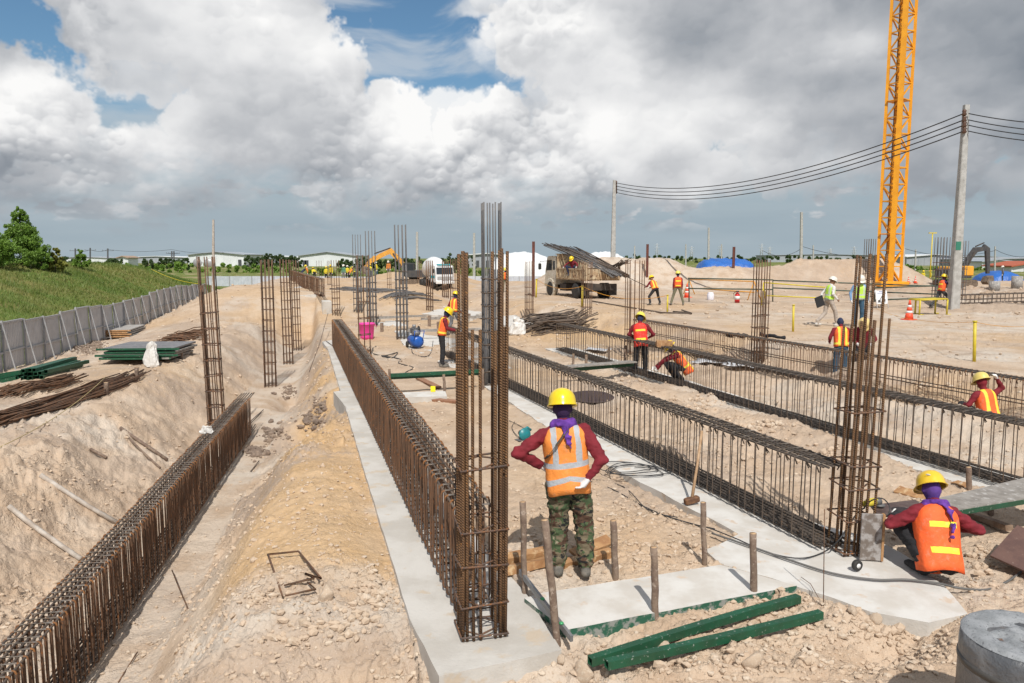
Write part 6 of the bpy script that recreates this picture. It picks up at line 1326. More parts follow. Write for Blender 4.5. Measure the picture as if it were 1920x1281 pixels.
e2 = GZ(1790, 538, .0); s2 = F / e2.y
T = excavator('black and orange excavator behind the tall utility pole, arm pointing right and down', e2, R(-78), 69 / s2 / 4.5, EK, EK, ([(.9, 1.5, .45), (1.7, 3.4, .55), (2.6, 4.5, .7), (3.6, 4.6, .5), (4.1, 4.6, .45)], [(3.7, 5.0, .4), (4.3, 4.6, .6), (4.5, 2.9, .5), (4.6, 1.6, .35)], (4.9, .75)))
m = MB(); m.box((.9, .75, 1.95), (.85, 1.3, 1.2), ch=.1); m.box((0, -1.1, 2.3), (1.8, 1.4, .35), ch=.08); m.build('side_panel', EO, T)
bm2 = bpy.data.meshes

# ------------------------------------------------------------------ mixer truck
mp = GZ(822, 540, 0); k = F / mp.y; T = thing('mixer_truck', 'white concrete mixer truck with teal trim facing the camera in the distance', 'mixer truck', mp, R(205)); S = 51 / k / 3.35; T.scale = (S, S, S); MW = M('mixer_white', (.74, .75, .76), (.64, .64, .64), 2, .4); TEAL = M('teal_trim', (.03, .33, .40))
for y_ in (1.2, -2.2, -3.5):
    for q in (-1, 1): wheel(T, q * 1.0, y_, .52, .32)
m = MB(); m.box((0, -1.5, .9), (1.0, 6.5, .3)); m.build('chassis', CHS, T)
m = MB(); m.extr([(.2, .75), (.2, 2.75), (1.9, 2.75), (2.15, 2.6), (2.35, 1.7), (2.4, .75)], -1.15, 1.15, axis='x'); m.build('cab', MW, T)
m = MB(); m.add([(-1.02, 2.19, 2.52), (1.02, 2.19, 2.52), (1.05, 2.365, 1.72), (-1.05, 2.365, 1.72)], [(3, 2, 1, 0)]); m.build('windscreen', GLASS, T)
m = MB(); m.box((0, 2.42, 1.25), (1.9, .04, .38)); m.build('grille', M('pale_grille', (.36, .36, .36), rough=.5), T); m = MB(); m.box((0, 2.46, .75), (2.3, .2, .35), ch=.03); m.build('bumper', MW, T)
for q in (-1, 1): m = MB(); m.box((q * .85, 2.57, .78), (.35, .03, .16)); m.build('headlight', M('lamp_glass', (.75, .74, .70), rough=.2), T); m = MB(); m.box((q * 1.35, 2.2, 2.1), (.2, .06, .5)); m.build('mirror', BLACKR, T)
m = MB(); m.box((0, 2.0, 2.86), (1.7, .35, .16)); m.box((1.17, 1.2, 1.4), (.02, 1.6, .3)); m.box((-1.17, 1.2, 1.4), (.02, 1.6, .3)); m.build('trim', TEAL, T)
m = MB(); m.lathe([(.3, -2.3), (.9, -1.8), (1.25, -.5), (1.25, .5), (.9, 1.6), (.55, 2.2)], 24, c=(0, -1.9, 2.5), rot=(R(-78), 0, 0)); m.build('drum', MW, T)
m = MB(); m.box((.9, .0, 1.9), (.06, .06, 1.9)); m.box((.9, -.9, 1.9), (.06, .06, 1.9)); [m.box((.9, -.45, 1.2 + .4 * i), (.05, .9, .05)) for i in range(5)]; m.build('ladder', MW, T)

# ------------------------------------------------------------------ crane mast
cpos = GZ(1666, 530, 0); cy = cpos.y; kk = F / cy; half = 26 / kk; T = thing('tower_crane_mast', 'tall yellow orange lattice crane mast rising out of the top of the picture', 'tower crane', cpos, 0)
ang = [R(a_) for a_ in (-98, -8, 82, 172)]; rad = half * .77; corners = [Vector((math.cos(a_ - R(10)) * rad, math.sin(a_ - R(10)) * rad, 0)) for a_ in ang]
HT = 36.0; bay = 30 / kk; nb = int(HT / bay); lw = 5.6 / kk
for i, c in enumerate(corners): m = MB(); w_ = lw * (1.5 if i == 0 else .85); m.box((c.x, c.y, HT / 2), (w_, w_, HT), (0, 0, R(45 + 10))); m.build('mast_leg', CRANE, T)
for i in range(4):
    a, b = corners[i], corners[(i + 1) % 4]; L = (b - a).length; az_ = math.atan2(b.y - a.y, b.x - a.x); m = MB(); m.beam((0, 0, 0), (L, 0, 0), lw * .38, lw * .38); hm_ = m.mesh('horizontal_brace', CRANE)
    m = MB(); m.beam((0, 0, 0), (L, 0, bay), lw * .34, lw * .40); d1 = m.mesh('diagonal_brace', CRANE); m = MB(); m.beam((0, 0, bay), (L, 0, 0), lw * .34, lw * .40); d2 = m.mesh('diagonal_brace', CRANE)
    for k_ in range(nb):
        inst(hm_, 'horizontal_brace', T, (a.x, a.y, k_ * bay), (0, 0, az_)); inst(d1 if (k_ + i) % 2 else d2, 'diagonal_brace', T, (a.x, a.y, k_ * bay), (0, 0, az_))
m = MB(); [m.bar((q * .2, .15, 0), (q * .2, .15, HT), .035, 5) for q in (-1, 1)]; [m.bar((-.2, .15, .3 * i), (.2, .15, .3 * i), .018, 4) for i in range(int(HT / .3))]; m.build('ladder', M('dark_ladder', (.16, .09, .04)), T)
for z_ in (3 * bay, 11 * bay): m = MB(); m.box((0, 0, z_), (half * 1.2, half * 1.2, .05), (0, 0, R(45))); m.build('platform', CRANE, T)
m = MB(); m.box((0, 0, -.1), (half * 2, half * 2, .4), ch=.05); m.build('base_block', CRANE, T)

# ------------------------------------------------------------------ poles and wires
def upole(label, u, vb, vt, wb, wt, Y=None, ub=None, group='concrete utility poles', mat=POLE_C, arm=0, zt=None):
    b = GZ(ub or u, vb, -.2) if Y is None else Vector((AT(ub or u, vb, Y).x, Y, hz(AT(ub or u, vb, Y).x, Y) - .2))
    t = AT(u, vt, b.y); t.x = t.x; T = thing('utility_pole', label, 'utility pole', b, 0, group); kk = F / b.y; m = MB(); q = t - b
    m.M = Matrix(); n = 4
    vs = []
    for f, w_ in ((0, wb), (1, wt)):
        for x_, y_ in ((-1, -.8), (-.8, -1), (.8, -1), (1, -.8), (1, .8), (.8, 1), (-.8, 1), (-1, .8)): vs.append(tuple(q * f + Vector((x_ * w_ / 2 / kk, y_ * w_ / 2 / kk, 0))))
    m.add(vs, [(j, (j + 1) % 8, 8 + (j + 1) % 8, 8 + j) for j in range(8)] + [tuple(range(8, 16))]); m.build('shaft', mat, T)
    if arm: m = MB(); m.box(tuple(q - Vector((0, 0, .8))), (arm, .12, .14)); m.build('crossarm', mat, T); [inst(INS, 'insulator', T, q + Vector((x_ * arm, 0, -.62))) for x_ in (-.45, 0, .45)]
    return T, b, t
m = MB(); m.lathe([(.05, 0), (.08, .05), (.05, .1), (.07, .15), (.03, .2)], 10); INS = m.mesh('insulator', M('brown_glaze', (.10, .05, .03), rough=.3))
P1, b1, t1 = upole('tall concrete utility pole at the right carrying four wires', 1812, 580, 197, 17.5, 9, ub=1787)
Y2 = 66.; P2, b2, t2 = upole('utility pole behind the dump truck at the far end of the four wires', 1152, 500, 338, 10, 5, Y=Y2, ub=1149)
m = MB(); m.box(tuple(AT(1797, 461, b1.y - .18) - b1), (.22, .03, .38)); m.build('number_plate', M('plate_green', (.03, .18, .12)), P1)
for i, (va, vb_, vc) in enumerate(((213, 343, 211), (225, 349, 229), (235, 355, 241), (246, 361, 252))):
    a = AT(1807, va, b1.y - .2); b = AT(1155, vb_, Y2)
    for nm, A_, B_, sg_ in (('left', a, b, 1.55), ('right', AT(1816, va, b1.y - .2), AT(2350, vc - 12, b1.y - 8), .55)):
        rope('%s wire strung %s the tall utility pole' % (['topmost', 'second', 'third', 'lowest'][i], 'from the dump truck side to' if nm == 'left' else 'to the right of'), A_, B_, sg_, .028 if nm == 'left' else .022, CABLE, 'power_line', 30, 'power line', 'four power lines')
    for P_, q_, bb in ((P1, a, b1), (P2, b, b2)): inst(INS, 'insulator', P_, q_ - bb + Vector((.02, 0, -.1)), (0, 0, 0), (1.4, 1.4, 1.4))
FP = [(782, 520, 435, 5, 4, 105, 'pale pole left of the mixer truck'), (889, 510, 437, 5, 4, 120, 'pale pole right of the mixer truck'), (1503, 492, 398, 5, 4, 120, 'pale square pole above the second spoil heap'), (1329, 490, 427, 3.5, 3, 120, 'slender white pole left of the blue tarpaulin end'), (1190, 490, 461, 3, 2, 160, 'thin white pole left of the red post'), (1286, 492, 458, 3, 2, 200, 'thin white pole between red post and slender pole'),
      (1695, 500, 463, 4, 3, 95, 'short white pole right of the crane foot'), (1717, 495, 468, 3, 2, 150, 'thin pole above the round bush'), (1866, 500, 462, 3, 2, 150, 'thin pole right of the black excavator'), (1353, 492, 458, 3, 2, 180, 'distant thin pole right of the slender white one'), (1525, 492, 460, 3, 2, 200, 'distant pole right of the square one')]
for u, vb, vt, wb, wt, Y, lb in FP: upole(lb, u, vb, vt, wb, wt, Y=Y)
for i, (u, vt) in enumerate(((141, 466), (169, 465), (202, 466), (322, 471), (326, 471))):
    upole(['leftmost', 'second', 'third', 'fourth', 'fifth'][i] + ' of the far crossarm poles above the grass bank', u, 500, vt, 2, 2, Y=260, arm=4, mat=M('dark_far_pole', (.10, .10, .11)), group='far crossarm poles')
for i in range(4):
    us = (141, 169, 202, 322, 420); rope('far sagging wire, span %s from the left' % ['one', 'two', 'three', 'four'][i], AT(us[i], 468, 260), AT(us[i + 1], 468 if i < 3 else 474, 260), .7, .05, CABLE, 'power_line', 8, 'power line', 'far power lines')
for i, (ua, va, ub_, vb_) in enumerate(((1430, 470, 1503, 466), (1503, 462, 1695, 476), (1695, 466, 1866, 470), (1866, 468, 1960, 472))):
    rope('thin far wire above the spoil heaps, span %s from the left' % ['one', 'two', 'three', 'four'][i], AT(ua, va, 120), AT(ub_, vb_, 120), 1.0, .035, CABLE, 'power_line', 8, 'power line', 'far power lines')
def pylon(label, u, vt, Y=700, w=14):
    x, z0 = AT(u, 500, Y).x, hz(AT(u, 500, Y).x, Y); h = AT(u, vt, Y).z - z0; T = thing('lattice_pylon', label, 'pylon', (x, Y, z0), 0, 'far lattice pylons'); wb = w / 1400 * Y / 2; m = MB(); PG = M('pylon_grey', (.42, .45, .47), rough=.7); r_ = .22
    for q in (-1, 1):
        for s_ in (-1, 1): m.bar((q * wb * .45, s_ * wb * .3, 0), (q * wb * .07, s_ * wb * .06, h), r_, 4)
    for i in range(7): f0, f1 = i / 7, (i + 1) / 7; w0, w1 = wb * (.45 - .38 * f0), wb * (.45 - .38 * f1); m.bar((-w0, 0, h * f0), (w1, 0, h * f1), r_ * .7, 4); m.bar((w0, 0, h * f0), (-w1, 0, h * f1), r_ * .7, 4)
    m.build('lattice', PG, T)
    for f in (.6, .76, .92): m = MB(); m.bar((-wb * .8, 0, h * f), (wb * .8, 0, h * f), r_, 4); m.build('crossarm', PG, T)
for i, (u, vt) in enumerate(((1231, 457), (1296, 462), (1350, 461), (1427, 457), (1442, 463), (1556, 466), (1600, 462))): pylon('far lattice pylon, %s from the left' % ['first', 'second', 'third', 'fourth', 'fifth', 'sixth', 'seventh'][i], u, vt)
T, b, t = upole('thin pale bamboo pole with a lamp on top in front of the white warehouse', 400, 560, 412, 5, 3, Y=46, mat=BAMB)
for i, u in enumerate((370, 391)):
    p = AT(u, 493, 45.8); L_ = thing('flood_lamp', ['left', 'right'][i] + ' round flood lamp hanging left of the thin pale pole', 'lamp', p, 0, 'round flood lamps'); m = MB(); m.lathe([(.24, -.05), (.27, 0), (.24, .04)], 20, rot=(R(90), 0, 0)); m.build('rim', M('lamp_grey', (.4, .4, .4), metal=.4, rough=.4), L_); m = MB(); m.lathe([(.17, -.07), (.17, -.05)], 20, rot=(R(90), 0, 0)); m.build('glass', M('lamp_glass', (0, 0, 0)), L_)
    m = MB(); m.bar((0, .02, 0), (AT(400, 493, 45.8).x - p.x, .02, .0), .03, 5); m.build('arm', M('lamp_grey', (0, 0, 0)), L_)
for i, (u, vb, vt) in enumerate(((1743, 530, 437),)):
    p = AT(u, vb, 90); p.z = hz(p.x, 90); m = MB(); h = AT(u, vt, 90).z - p.z; m.bar((0, 0, 0), (0, 0, h), .07, 6); m.box((0, 0, h), (.9, .2, .12)); tag(m.build('light_mast', YEL, None, p), 'thin pale yellow light mast right of the crane', 'light mast')

# ------------------------------------------------------------------ fences
def corr(L, Hh, pitch=.11, dep=.02):
    n = max(2, int(L / pitch)); pts = []
    for i in range(n): x0 = L * i / n; p_ = L / n; pts += [(x0, 0), (x0 + p_ * .35, 0), (x0 + p_ * .5, dep), (x0 + p_ * .85, dep)]
    pts.append((L, 0)); vs = [(x_, y_, z_) for z_ in (0, Hh) for x_, y_ in pts]; k = len(pts); m = MB(); m.add(vs, [(i, i + 1, k + i + 1, k + i) for i in range(k - 1)]); return m
FG = M('grey_sheet_steel', (.50, .49, .49), (.43, .42, .42), 3, .5, .1, c3=(.34, .32, .30), s3=9, t3=.68); FP_ = M('grey_fence_post', (.36, .36, .37), (.3, .3, .3), 5, .6); FL = M('pale_fence_brace', (.42, .42, .43), rough=.6)
a = Vector((x_fence(15.5), 15.5)); b = Vector((x_fence(52), 52)); T = thing('sheet_fence', 'long grey corrugated sheet fence running back along the foot of the grass bank', 'fence', (a.x, a.y, 0), math.atan2(b.y - a.y, b.x - a.x)); L = (b - a).length; N = int(L / 1.45); sp = L / N
cm = corr(sp - .03, 1.42).mesh('panel', FG); m = MB(); m.box((0, -.05, .72), (.06, .06, 1.5)); pm = m.mesh('post', FP_); m = MB(); m.beam((0, -.06, 1.40), (.0, -.32, .05), .03, .03); bm_ = m.mesh('brace', FP_)
for i in range(N + 1):
    u = a.lerp(b, i / N); g = hz(u.x + .15, u.y) - .05
    if i < N: inst(cm, 'panel', T, (i * sp + .015, 0, g + RD.uniform(-.015, .015)), (RD.uniform(-.012, .012), 0, 0))
    inst(pm, 'post', T, (i * sp, 0, g)); inst(bm_, 'brace', T, (i * sp, 0, g))
    if i < N: [MB().box((sp / 2, -.03, z_), (sp, .05, .05)).build('rail', FP_, T, (i * sp, 0, g)) for z_ in (.55, 1.40)]
m = MB(); m.box((0, 0, 0), (.30, .005, .42)); p = a.lerp(b, 6.3 / 25); tag(m.build('notice', M('notice_white', (.62, .6, .6), (.6, .2, .18), 9, .6, lo=.5, hi=.6), None, AT(106, 603, x_fence and 26.5) + Vector((.0, 0, 0)), math.atan2(b.y - a.y, b.x - a.x)), 'small white notice with red print on the grey sheet fence', 'notice')
FWm = M('white_sheet_steel', (.52, .55, .60), (.44, .47, .52), 2, .45)
def far_fence(label, u0, u1, Y, v1, group):
    x0, x1 = AT(u0, 520, Y).x, AT(u1, 520, Y).x; g = hz((x0 + x1) / 2, Y) - .1; h = AT(u0, v1, Y).z - g; T = thing('sheet_fence', label, 'fence', (x0, Y, g), 0, group); n = max(1, int((x1 - x0) / 2.4)); w_ = (x1 - x0) / n; cm = corr(w_ - .04, h, .3, .05).mesh('panel', FWm)
    for i in range(n): inst(cm, 'panel', T, (i * w_, 0, 0)); m = MB(); m.box((i * w_, -.06, h / 2), (.08, .08, h)); m.build('post', FP_, T)
far_fence('far white sheet fence behind the sand heap at the left', 388, 640, 86, 518, 'far white sheet fences'); far_fence('far white sheet fence between the grey columns and the mixer truck', 640, 800, 87, 519, 'far white sheet fences'); far_fence('far white sheet fence right of the mixer truck', 850, 1015, 87, 518, 'far white sheet fences')

# ------------------------------------------------------------------ tarpaulin, containers, site odds and ends
def lump(label, u0, u1, v0, v1, Y, mat, name, cat, dep=4, group=None, box=.55, seed=1, pw=2.6):
    x0, x1 = AT(u0, v1, Y).x, AT(u1, v1, Y).x; z0, z1 = AT(u0, v1, Y).z, AT(u0, v0, Y).z; n, k = 28, 10; vs = []; rg = random.Random(seed)
    z0 = min(z0, hz((x0 + x1) / 2, Y))
    for i in range(n + 1):
        f = i / n; e = (1 - abs(2 * f - 1) ** pw) ** .5
        for j in range(k + 1):
            a_ = math.pi * j / k; vs.append((x0 + (x1 - x0) * f, Y - math.cos(a_) * dep / 2 * (.6 + .4 * e), z0 + (z1 - z0) * (math.sin(a_) ** box) * e * (1 + rg.uniform(-.03, .03))))
    m = MB(); m.add(vs, [(i * (k + 1) + j, (i + 1) * (k + 1) + j, (i + 1) * (k + 1) + j + 1, i * (k + 1) + j + 1) for i in range(n) for j in range(k)], 0, True); return tag(m.build(name, mat), label, cat, group)
lump('long blue tarpaulin mound behind the pale spoil heap', 1304, 1414, 485, 508, 68, BLUE_T, 'tarpaulin_mound', 'tarpaulin', pw=7, box=.5); lump('low blue tarpaulin heap at the far right', 1835, 1905, 508, 526, 90, BLUE_T, 'tarpaulin_mound', 'tarpaulin', 5)
DOME = M('white_membrane', (.78, .79, .80), (.70, .71, .72), 1.5, .5); lump('large white membrane dome tent left of the dump truck', 915, 1046, 473, 503, 130, DOME, 'dome_tent', 'tent', 10, 'white dome tents', .6); lump('white membrane dome tent behind the utility pole and dump truck', 1085, 1180, 472, 492, 160, DOME, 'dome_tent', 'tent', 10, 'white dome tents', .6, 3)
def hut(label, u0, u1, v0, v1, Y, mat, name='container', cat='container', group=None):
    x0, x1 = AT(u0, v1, Y).x, AT(u1, v1, Y).x; g = min(AT(u0, v1, Y).z, hz((x0 + x1) / 2, Y)); h = AT(u0, v0, Y).z - g; T = thing(name, label, cat, ((x0 + x1) / 2, Y, g), 0, group); w_ = x1 - x0
    m = MB(); m.box((0, 0, h / 2), (w_, w_ * .5, h), ch=.04); m.build('body', mat, T)
    for i in range(max(2, int(w_ / .5))): m = MB(); m.box((-w_ / 2 + .25 + i * .5, -w_ * .25 - .02, h / 2), (.08, .04, h * .9)); m.build('rib', mat, T)
TL = M('teal_steel', (.03, .24, .22), (.02, .19, .18), 3, .5); hut('teal site tank right behind the crane foot', 1683, 1697, 509, 525, 85, TL, 'site_tank', 'tank', 'teal tanks by the crane'); hut('teal site tank inside the crane foot', 1664, 1677, 508, 525, 88, TL, 'site_tank', 'tank', 'teal tanks by the crane')
for i, (u, v, h_) in enumerate(((1906, 541, .9), (1864, 545, .7))): m = MB(); m.lathe([(.34, 0), (.34, h_), (.27, h_), (.27, .1)], 18); tag(m.build('concrete_ring', CONC_R, None, GZ(u, v, -.05)), ['grey concrete ring standing at the far right', 'low concrete ring left of the other one'][i], 'concrete ring', 'concrete rings')
# wall end stub by the sand heap, timber forms in the middle distance
m = MB(); m.box((0, 0, .4), (.45, 1.2, 1.9), ch=.02); tag(m.build('concrete_wall', CONC, None, (*gp(613, 600, -.1), -.5), R(16)), 'short concrete wall end at the right edge of the sand heap', 'wall')
for i, (ua, va, ub_, vb_, w_, h_, z_) in enumerate(((790, 598, 905, 594, .12, .12, .30), (708, 596, 800, 592, .12, .10, .25), (765, 620, 900, 618, .10, .10, .35), (850, 578, 905, 596, .15, .08, .1), (640, 546, 690, 550, .3, .3, .1), (700, 560, 742, 562, .25, .12, .1))):
    plank('%s of the long forms between the grey columns and the striding worker' % ['first', 'second', 'third', 'fourth', 'fifth', 'sixth'][i], W3(ua, va, z_), W3(ub_, vb_, z_), w_, h_, WOOD_GR, 'weathered form timbers in the middle distance', 'form_timber')
for i, (u, v, h_) in enumerate(((805, 612, .5), (822, 622, .45), (716, 622, .4), (868, 626, .45), (880, 600, .35))): m = MB(); p = GZ(u, v, -.05); m.box((0, 0, h_ / 2), (.12, .12, h_)); tag(m.build('form_post', WOOD_ST, None, p), '%s short post under the weathered forms' % ['first', 'second', 'third', 'fourth', 'fifth'][i], 'post', 'short posts under the weathered forms')
for i, (pl, z_) in enumerate((([gp(700, 572, .2), gp(790, 568, .2), (gp(905, 585, .2)), gp(880, 596, .2), gp(735, 582, .2)], .2), ([gp(905, 596, .2), gp(965, 590, .2), gp(1010, 612, .2), gp(950, 612, .2)], .2))):
    slab('work_pad', pl, .2, .3, [CONC_L, CONC], ['pale concrete pad in the middle distance behind the grey columns', 'pale concrete pad left of the heap of dark bars'][i], 'slab', None, 20 + i, wob=.12)

# ------------------------------------------------------------------ buildings far off
BW = M('warehouse_white', (.70, .72, .74), (.62, .64, .66), .3, .6); BR = M('warehouse_roof', (.34, .38, .42), (.30, .33, .37), .3, .5); BG = M('warehouse_grey', (.36, .38, .42), (.30, .32, .35), .2, .6); BD = M('warehouse_dark_opening', (.06, .065, .07), rough=.6)
def shed(label, u0, u1, vt, ve, Y, wall=BW, roof=BR, dep=24, group='far white warehouses', ridge=.5, nb=8, door=None):
    x0, x1 = AT(u0, 490, Y).x, AT(u1, 490, Y).x; g = hz((x0 + x1) / 2, Y) - .2; zt, ze = AT(u0, vt, Y).z - g, AT(u0, ve, Y).z - g; w_ = x1 - x0
    T = thing('warehouse', label, 'warehouse', ((x0 + x1) / 2, Y, g), 0, group); m = MB(); m.extr([(-w_ / 2, 0), (w_ / 2, 0), (w_ / 2, ze), (w_ * (ridge - .5), zt - .15), (-w_ / 2, ze)], 0, dep); m.build('wall', wall, T)
    for a_, b_ in (((-w_ / 2 - .6, ze - .1), (w_ * (ridge - .5), zt)), ((w_ * (ridge - .5), zt), (w_ / 2 + .6, ze - .1))):
        m = MB(); m.extr([a_, b_, (b_[0], b_[1] + .3), (a_[0], a_[1] + .3)], -.8, dep + .8); m.build('roof', roof, T)
    for i in range(nb + 1): m = MB(); m.box((-w_ / 2 + w_ * i / nb, -.06, ze * .47), (.25, .12, ze * .94)); m.build('pilaster', wall, T)
    if door: 
        for f in door: m = MB(); m.box((-w_ / 2 + w_ * f, -.1, ze * .3), (w_ * .06, .2, ze * .6)); m.build('door', BD, T)
    return T
shed('white gabled warehouse at the left behind the thin pale pole', 354, 457, 473, 478, 300, nb=8, door=(.93,)); shed('white gabled warehouse in the middle behind the thin columns', 560, 668, 473, 480, 300, nb=7, door=(.1, .14))
shed('long low pale factory behind the far crossarm poles', 235, 350, 481, 483, 480, BG, BW, 30, 'far pale factories', nb=14); shed('low pale factory left of the far trees at the left', 110, 200, 482, 484, 500, BW, BG, 30, 'far pale factories', nb=8); shed('pale factory between the left warehouses', 460, 560, 480, 483, 520, BG, BW, 30, 'far pale factories', nb=8)
shed('grey factory behind the rusty columns near the mixer truck', 868, 960, 476, 479, 260, BG, BW, 24, 'far pale factories', nb=6, door=(.3, .5, .7)); shed('wide grey factory with a white roof edge right of the crane', 1700, 1800, 478, 482, 330, BG, BW, 30, 'far pale factories', nb=9); shed('grey factory block behind the black excavator', 1790, 1880, 480, 483, 380, BG, BR, 30, 'far pale factories', nb=8)
shed('long grey building at the far right edge', 1845, 2060, 484, 487, 300, BG, BG, 40, 'far pale factories', nb=16); shed('white roofed shed low at the far right', 1842, 1900, 488, 491, 240, BW, BR, 14, 'far pale factories', nb=5); shed('red roofed shed at the far right edge', 1898, 1990, 492, 500, 180, BW, M('red_roof', (.40, .10, .05)), 10, 'far pale factories', nb=4); shed('low factory behind the spoil heap left of the crane', 1440, 1640, 477, 479, 600, BG, BR, 30, 'far pale factories', nb=9); shed('small pale house among the far trees behind the grass bank', 222, 240, 481, 484, 300, BW, M('tan_roof', (.35, .25, .18)), 8, 'far pale factories', nb=2)

# ------------------------------------------------------------------ trees, bushes, grass
def leaf_mat(name, a, b, c):
    m = bpy.data.materials.new(name); m.use_nodes = True; t = NT(m.node_tree); bs = t.n['Principled BSDF']; g = t.n.new('ShaderNodeNewGeometry'); v = t.n.new('ShaderNodeVertexColor'); v.layer_name = 'tint'
    o = t.sep(v.outputs[0]); col = t.mix(o[0], a, b); col = t.mix(t.ss(t.noise(g.outputs['Position'], .9, 3, .5), .45, .7), col, c); t.put(bs.inputs['Base Color'], col); bs.inputs['Roughness'].default_value = .6
    tr = t.n.new('ShaderNodeBsdfTranslucent'); t.put(tr.inputs[0], t.mix(.5, col, (.16, .26, .03))); mx = t.n.new('ShaderNodeMixShader'); mx.inputs[0].default_value = .28; out = t.n['Material Output']; t.l.new(bs.outputs[0], mx.inputs[1]); t.l.new(tr.outputs[0], mx.inputs[2]); t.l.new(mx.outputs[0], out.inputs[0]); MATS[name] = m; return m
LG = leaf_mat('fresh_green_leaves', (.11, .21, .03), (.22, .36, .05), (.16, .27, .04)); LO = leaf_mat('olive_leaves', (.17, .18, .03), (.34, .32, .07), (.22, .25, .05)); LD = leaf_mat('dark_far_leaves', (.04, .075, .025), (.08, .13, .04), (.055, .095, .035)); BK = M('tree_bark', (.12, .085, .06), (.18, .14, .11), 6, .9)
def leaves(blobs, n, size, seed):
    """blobs: centre, radii, share; leaf quads in clumps on the skin of many small lobes"""
    rg = np.random.RandomState(seed); C_ = []
    for c, r, share in blobs:
        k = max(3, int(n * share / 90)); d = rg.normal(size=(k, 3)); d /= np.linalg.norm(d, axis=1)[:, None]; q = np.array(c) + d * np.array(r) * (rg.uniform(.55, 1.0, (k, 1)))
        lr = np.mean(r) * rg.uniform(.12, .26, k)
        for i in range(k):
            m_ = 90; e = rg.normal(size=(m_, 3)); e /= np.linalg.norm(e, axis=1)[:, None]; C_.append((q[i] + e * lr[i] * rg.uniform(.5, 1.1, (m_, 1)), rg.uniform(0, 1)))
    P = np.concatenate([c for c, _ in C_]); tn = np.concatenate([np.full(len(c), t_) for c, t_ in C_]); m_ = len(P)
    a = rg.normal(size=(m_, 3)); a /= np.linalg.norm(a, axis=1)[:, None]; b = np.cross(a, rg.normal(size=(m_, 3))); b /= np.linalg.norm(b, axis=1)[:, None]; s = size * rg.uniform(.6, 1.3, (m_, 1))
    V = np.stack([P - a * s, P + b * s * .5, P + a * s, P - b * s * .5], 1).reshape(-1, 3); Fc = np.arange(m_ * 4).reshape(-1, 4); t4 = np.clip(tn * .7 + rg.uniform(0, .3, m_), 0, 1).repeat(4)
    return V, Fc, np.stack([t4, t4, t4, np.ones_like(t4)], -1)
def tree(label, p, blobs, n, size, mat, seed, trunk, group='trees', name='tree', cat='tree'):
    T = thing(name, label, cat, p, 0, group); V, Fc, at = leaves(blobs, n, size, seed); me = npmesh('crown', V, Fc, mat, False, {'tint': at}); inst(me, 'crown', T)
    h, r_ = trunk; m = MB(); m.tube([(0, 0, -.3), (.02 * h, 0, h * .4), (0, .02 * h, h * .8)], [r_, r_ * .75, r_ * .4], 8)
    for k in range(5): a_ = k * 2.4 + seed; z_ = h * (.25 + .11 * k); m.tube([(0, 0, z_), (math.cos(a_) * h * .13, math.sin(a_) * h * .13, z_ + h * .1), (math.cos(a_) * h * .2, math.sin(a_) * h * .2, z_ + h * .22)], [r_ * .4, r_ * .25, r_ * .1], 5)
    m.build('trunk', BK, T); return T
def tp_(u, v, Y): q = AT(u, v, Y); return Vector((q.x, Y, hz(q.x, Y)))
def treepx(label, u, vb, vt, w, Y, mat, n, size, seed, kind='cone', group='trees'):
    p = tp_(u, vb, Y); h = AT(u, vt, Y).z - p.z; W_ = w / F * Y / 2
    if kind == 'cone': bl = [((0, 0, h * .92), (W_ * .14, W_ * .14, h * .09), .05), ((0, 0, h * .22), (W_ * .95, W_ * .9, h * .2), .3), ((-W_ * .1, 0, h * .42), (W_ * .8, W_ * .75, h * .2), .28), ((W_ * .02, 0, h * .62), (W_ * .55, W_ * .55, h * .18), .22), ((-.02 * W_, 0, h * .82), (W_ * .28, W_ * .28, h * .13), .12), ((W_ * .45, 0, h * .3), (W_ * .55, W_ * .5, h * .2), .14)]
    elif kind == 'round': bl = [((0, 0, h * .5), (W_, W_, h * .45), .6), ((W_ * .4, 0, h * .62), (W_ * .55, W_ * .5, h * .3), .2), ((-W_ * .45, 0, h * .45), (W_ * .5, W_ * .5, h * .35), .2)]
    else: bl = [((0, 0, h * .3), (W_, W_ * .8, h * .28), .45), ((W_ * .1, 0, h * .65), (W_ * .5, W_ * .5, h * .3), .4), ((-W_ * .3, 0, h * .4), (W_ * .4, W_ * .4, h * .25), .15)]
    return tree(label, p, bl, n, size, mat, seed, (h * .8, max(.04, W_ * .06)), group, 'tree' if h > 2 else 'bush', 'tree' if h > 2 else 'bush')
treepx('big pointed green tree standing on the grass bank at the left', 44, 508, 388, 96, 46, LG, 26000, .06, 1); treepx('wide green tree cut by the left picture edge', -6, 512, 446, 80, 43, LG, 12000, .06, 2, 'round'); treepx('yellowish olive tree right of the big pointed one', 104, 505, 462, 46, 47, LO, 7000, .06, 3, 'tall'); treepx('green bush between the pointed tree and the olive one', 78, 507, 468, 36, 46, LG, 5000, .06, 4, 'round')
treepx('small slim green tree standing alone on the grass bank', 152, 502, 464, 32, 52, LG, 5000, .06, 5, 'tall')
k = 0
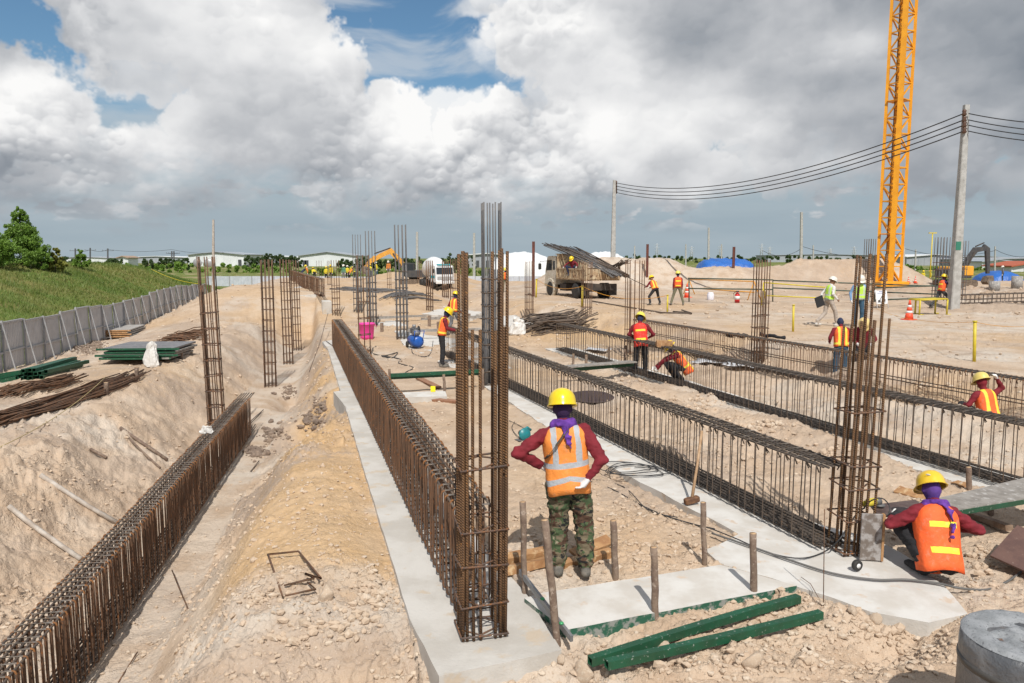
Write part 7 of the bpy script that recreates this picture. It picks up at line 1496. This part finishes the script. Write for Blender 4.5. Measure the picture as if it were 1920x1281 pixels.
for (u0, u1, vt, vb, Y, n) in ((462, 548, 470, 494, 210, 9), (272, 352, 480, 494, 200, 6), (100, 140, 479, 492, 240, 3), (200, 232, 482, 492, 230, 3), (672, 780, 478, 496, 190, 9), (838, 884, 470, 502, 150, 3), (548, 562, 482, 492, 240, 2), (1700, 1722, 492, 514, 110, 1), (1100, 1135, 480, 486, 260, 3), (640, 668, 484, 494, 230, 2)):
    for i in range(n):
        k += 1; u = u0 + (u1 - u0) * (i + .5) / n + RD.uniform(-3, 3); v = vt + RD.uniform(0, (vb - vt) * .35) if n > 1 else vt
        treepx('far dark tree, %s in the %s' % (['first', 'second', 'third', 'fourth', 'fifth', 'sixth', 'seventh', 'eighth', 'ninth'][i], {462: 'row between the two white warehouses', 272: 'row left of the left warehouse', 100: 'group behind the olive tree', 200: 'group before the pale factory', 672: 'row behind the yellow excavator', 838: 'group right of the mixer truck', 548: 'pair left of the middle warehouse', 1100: 'group behind the white dome', 640: 'pair right of the middle warehouse'}[u0]) if n > 1 else 'round green bush right of the crane foot', u, vb, v, (u1 - u0) / n * 2.1 if n > 1 else 34, Y, LD if n > 1 else LG, 1500, .28 * Y / 200, 20 + k, 'round', 'far trees on the horizon')
treepx('small dark tree in front of the middle warehouse', 646, 498, 481, 18, 130, LD, 900, .2, 77, 'round')
# hedge rows and far woods that read as one mass
def hedge(label, u0, u1, vt, Y, n, size, seed, mat=LD):
    rg = np.random.RandomState(seed); x0, x1 = AT(u0, 490, Y).x, AT(u1, 490, Y).x; z0 = hz((x0 + x1) / 2, Y); h = max(1.0, AT(u0, vt, Y).z - z0); bl = []; k = int((x1 - x0) / (h * 1.2)) + 1
    for i in range(k): bl.append(((x0 + (x1 - x0) * (i + .5) / k, Y, z0 + h * rg.uniform(.25, .5)), (h * rg.uniform(.7, 1.0), h * .8, h * rg.uniform(.4, .62)), 1 / k))
    V, Fc, at = leaves(bl, n, size, seed); tag(inst(npmesh('far_greenery', V, Fc, mat, False, {'tint': at}), 'far_greenery'), label, 'greenery', kind='stuff')
hedge('low green growth along the field edge before the left warehouse', 230, 560, 490, 170, 9000, .30, 401, LG); hedge('far belt of woods on the right horizon', 1090, 1640, 478, 520, 12000, .9, 402); hedge('far belt of woods on the left horizon', -60, 480, 485, 560, 9000, .9, 403); hedge('green growth behind the far white fence', 540, 1000, 499, 140, 9000, .26, 404, LG); hedge('far belt of woods behind the middle', 540, 1000, 483, 420, 7000, .8, 405); hedge('green strip at the far right behind the tarpaulin', 1640, 2000, 500, 200, 5000, .35, 406, LG)
def grass():
    rg = np.random.RandomState(9); N = 150000; y = 14 + 60 * rg.uniform(0, 1, N) ** 1.5; f = rg.uniform(.1, 26, N) ** 1.0; x = x_fence(y) - f; k = (x / y > -.80); x, y, f = x[k], y[k], f[k]; h = hfull(x, y, False); n = len(x)
    cl = n2(x, y, .8, 3, 201) + .5; ht = (.10 + .20 * cl) * rg.uniform(.6, 1.3, n) * np.where(rg.uniform(0, 1, n) > .97, 1.7, 1); a = rg.uniform(0, 6.28, n); w = .009 * np.maximum(1, y / 16); ln = rg.normal(0, .10, (n, 2))
    c, s = np.cos(a) * w, np.sin(a) * w; B = np.stack([x, y, h - .02], -1); V = np.stack([B + np.stack([c, s, 0 * c], -1), B - np.stack([c, s, 0 * c], -1), B + np.stack([ln[:, 0], ln[:, 1], ht], -1)], 1).reshape(-1, 3); t = np.clip(.30 + n2(x, y, .16, 4, 205) * 3.0 + rg.uniform(-.15, .25, n), 0, 1).repeat(3)
    gm = leaf_mat('grass_blades', (.11, .17, .030), (.28, .26, .085), (.16, .22, .045)); tag(inst(npmesh('grass', V, np.arange(n * 3).reshape(-1, 3), gm, False, {'tint': np.stack([t, t, t, np.ones_like(t)], -1)}), 'grass'), 'long green and straw coloured grass on the bank behind the fence', 'grass', kind='stuff')
grass()
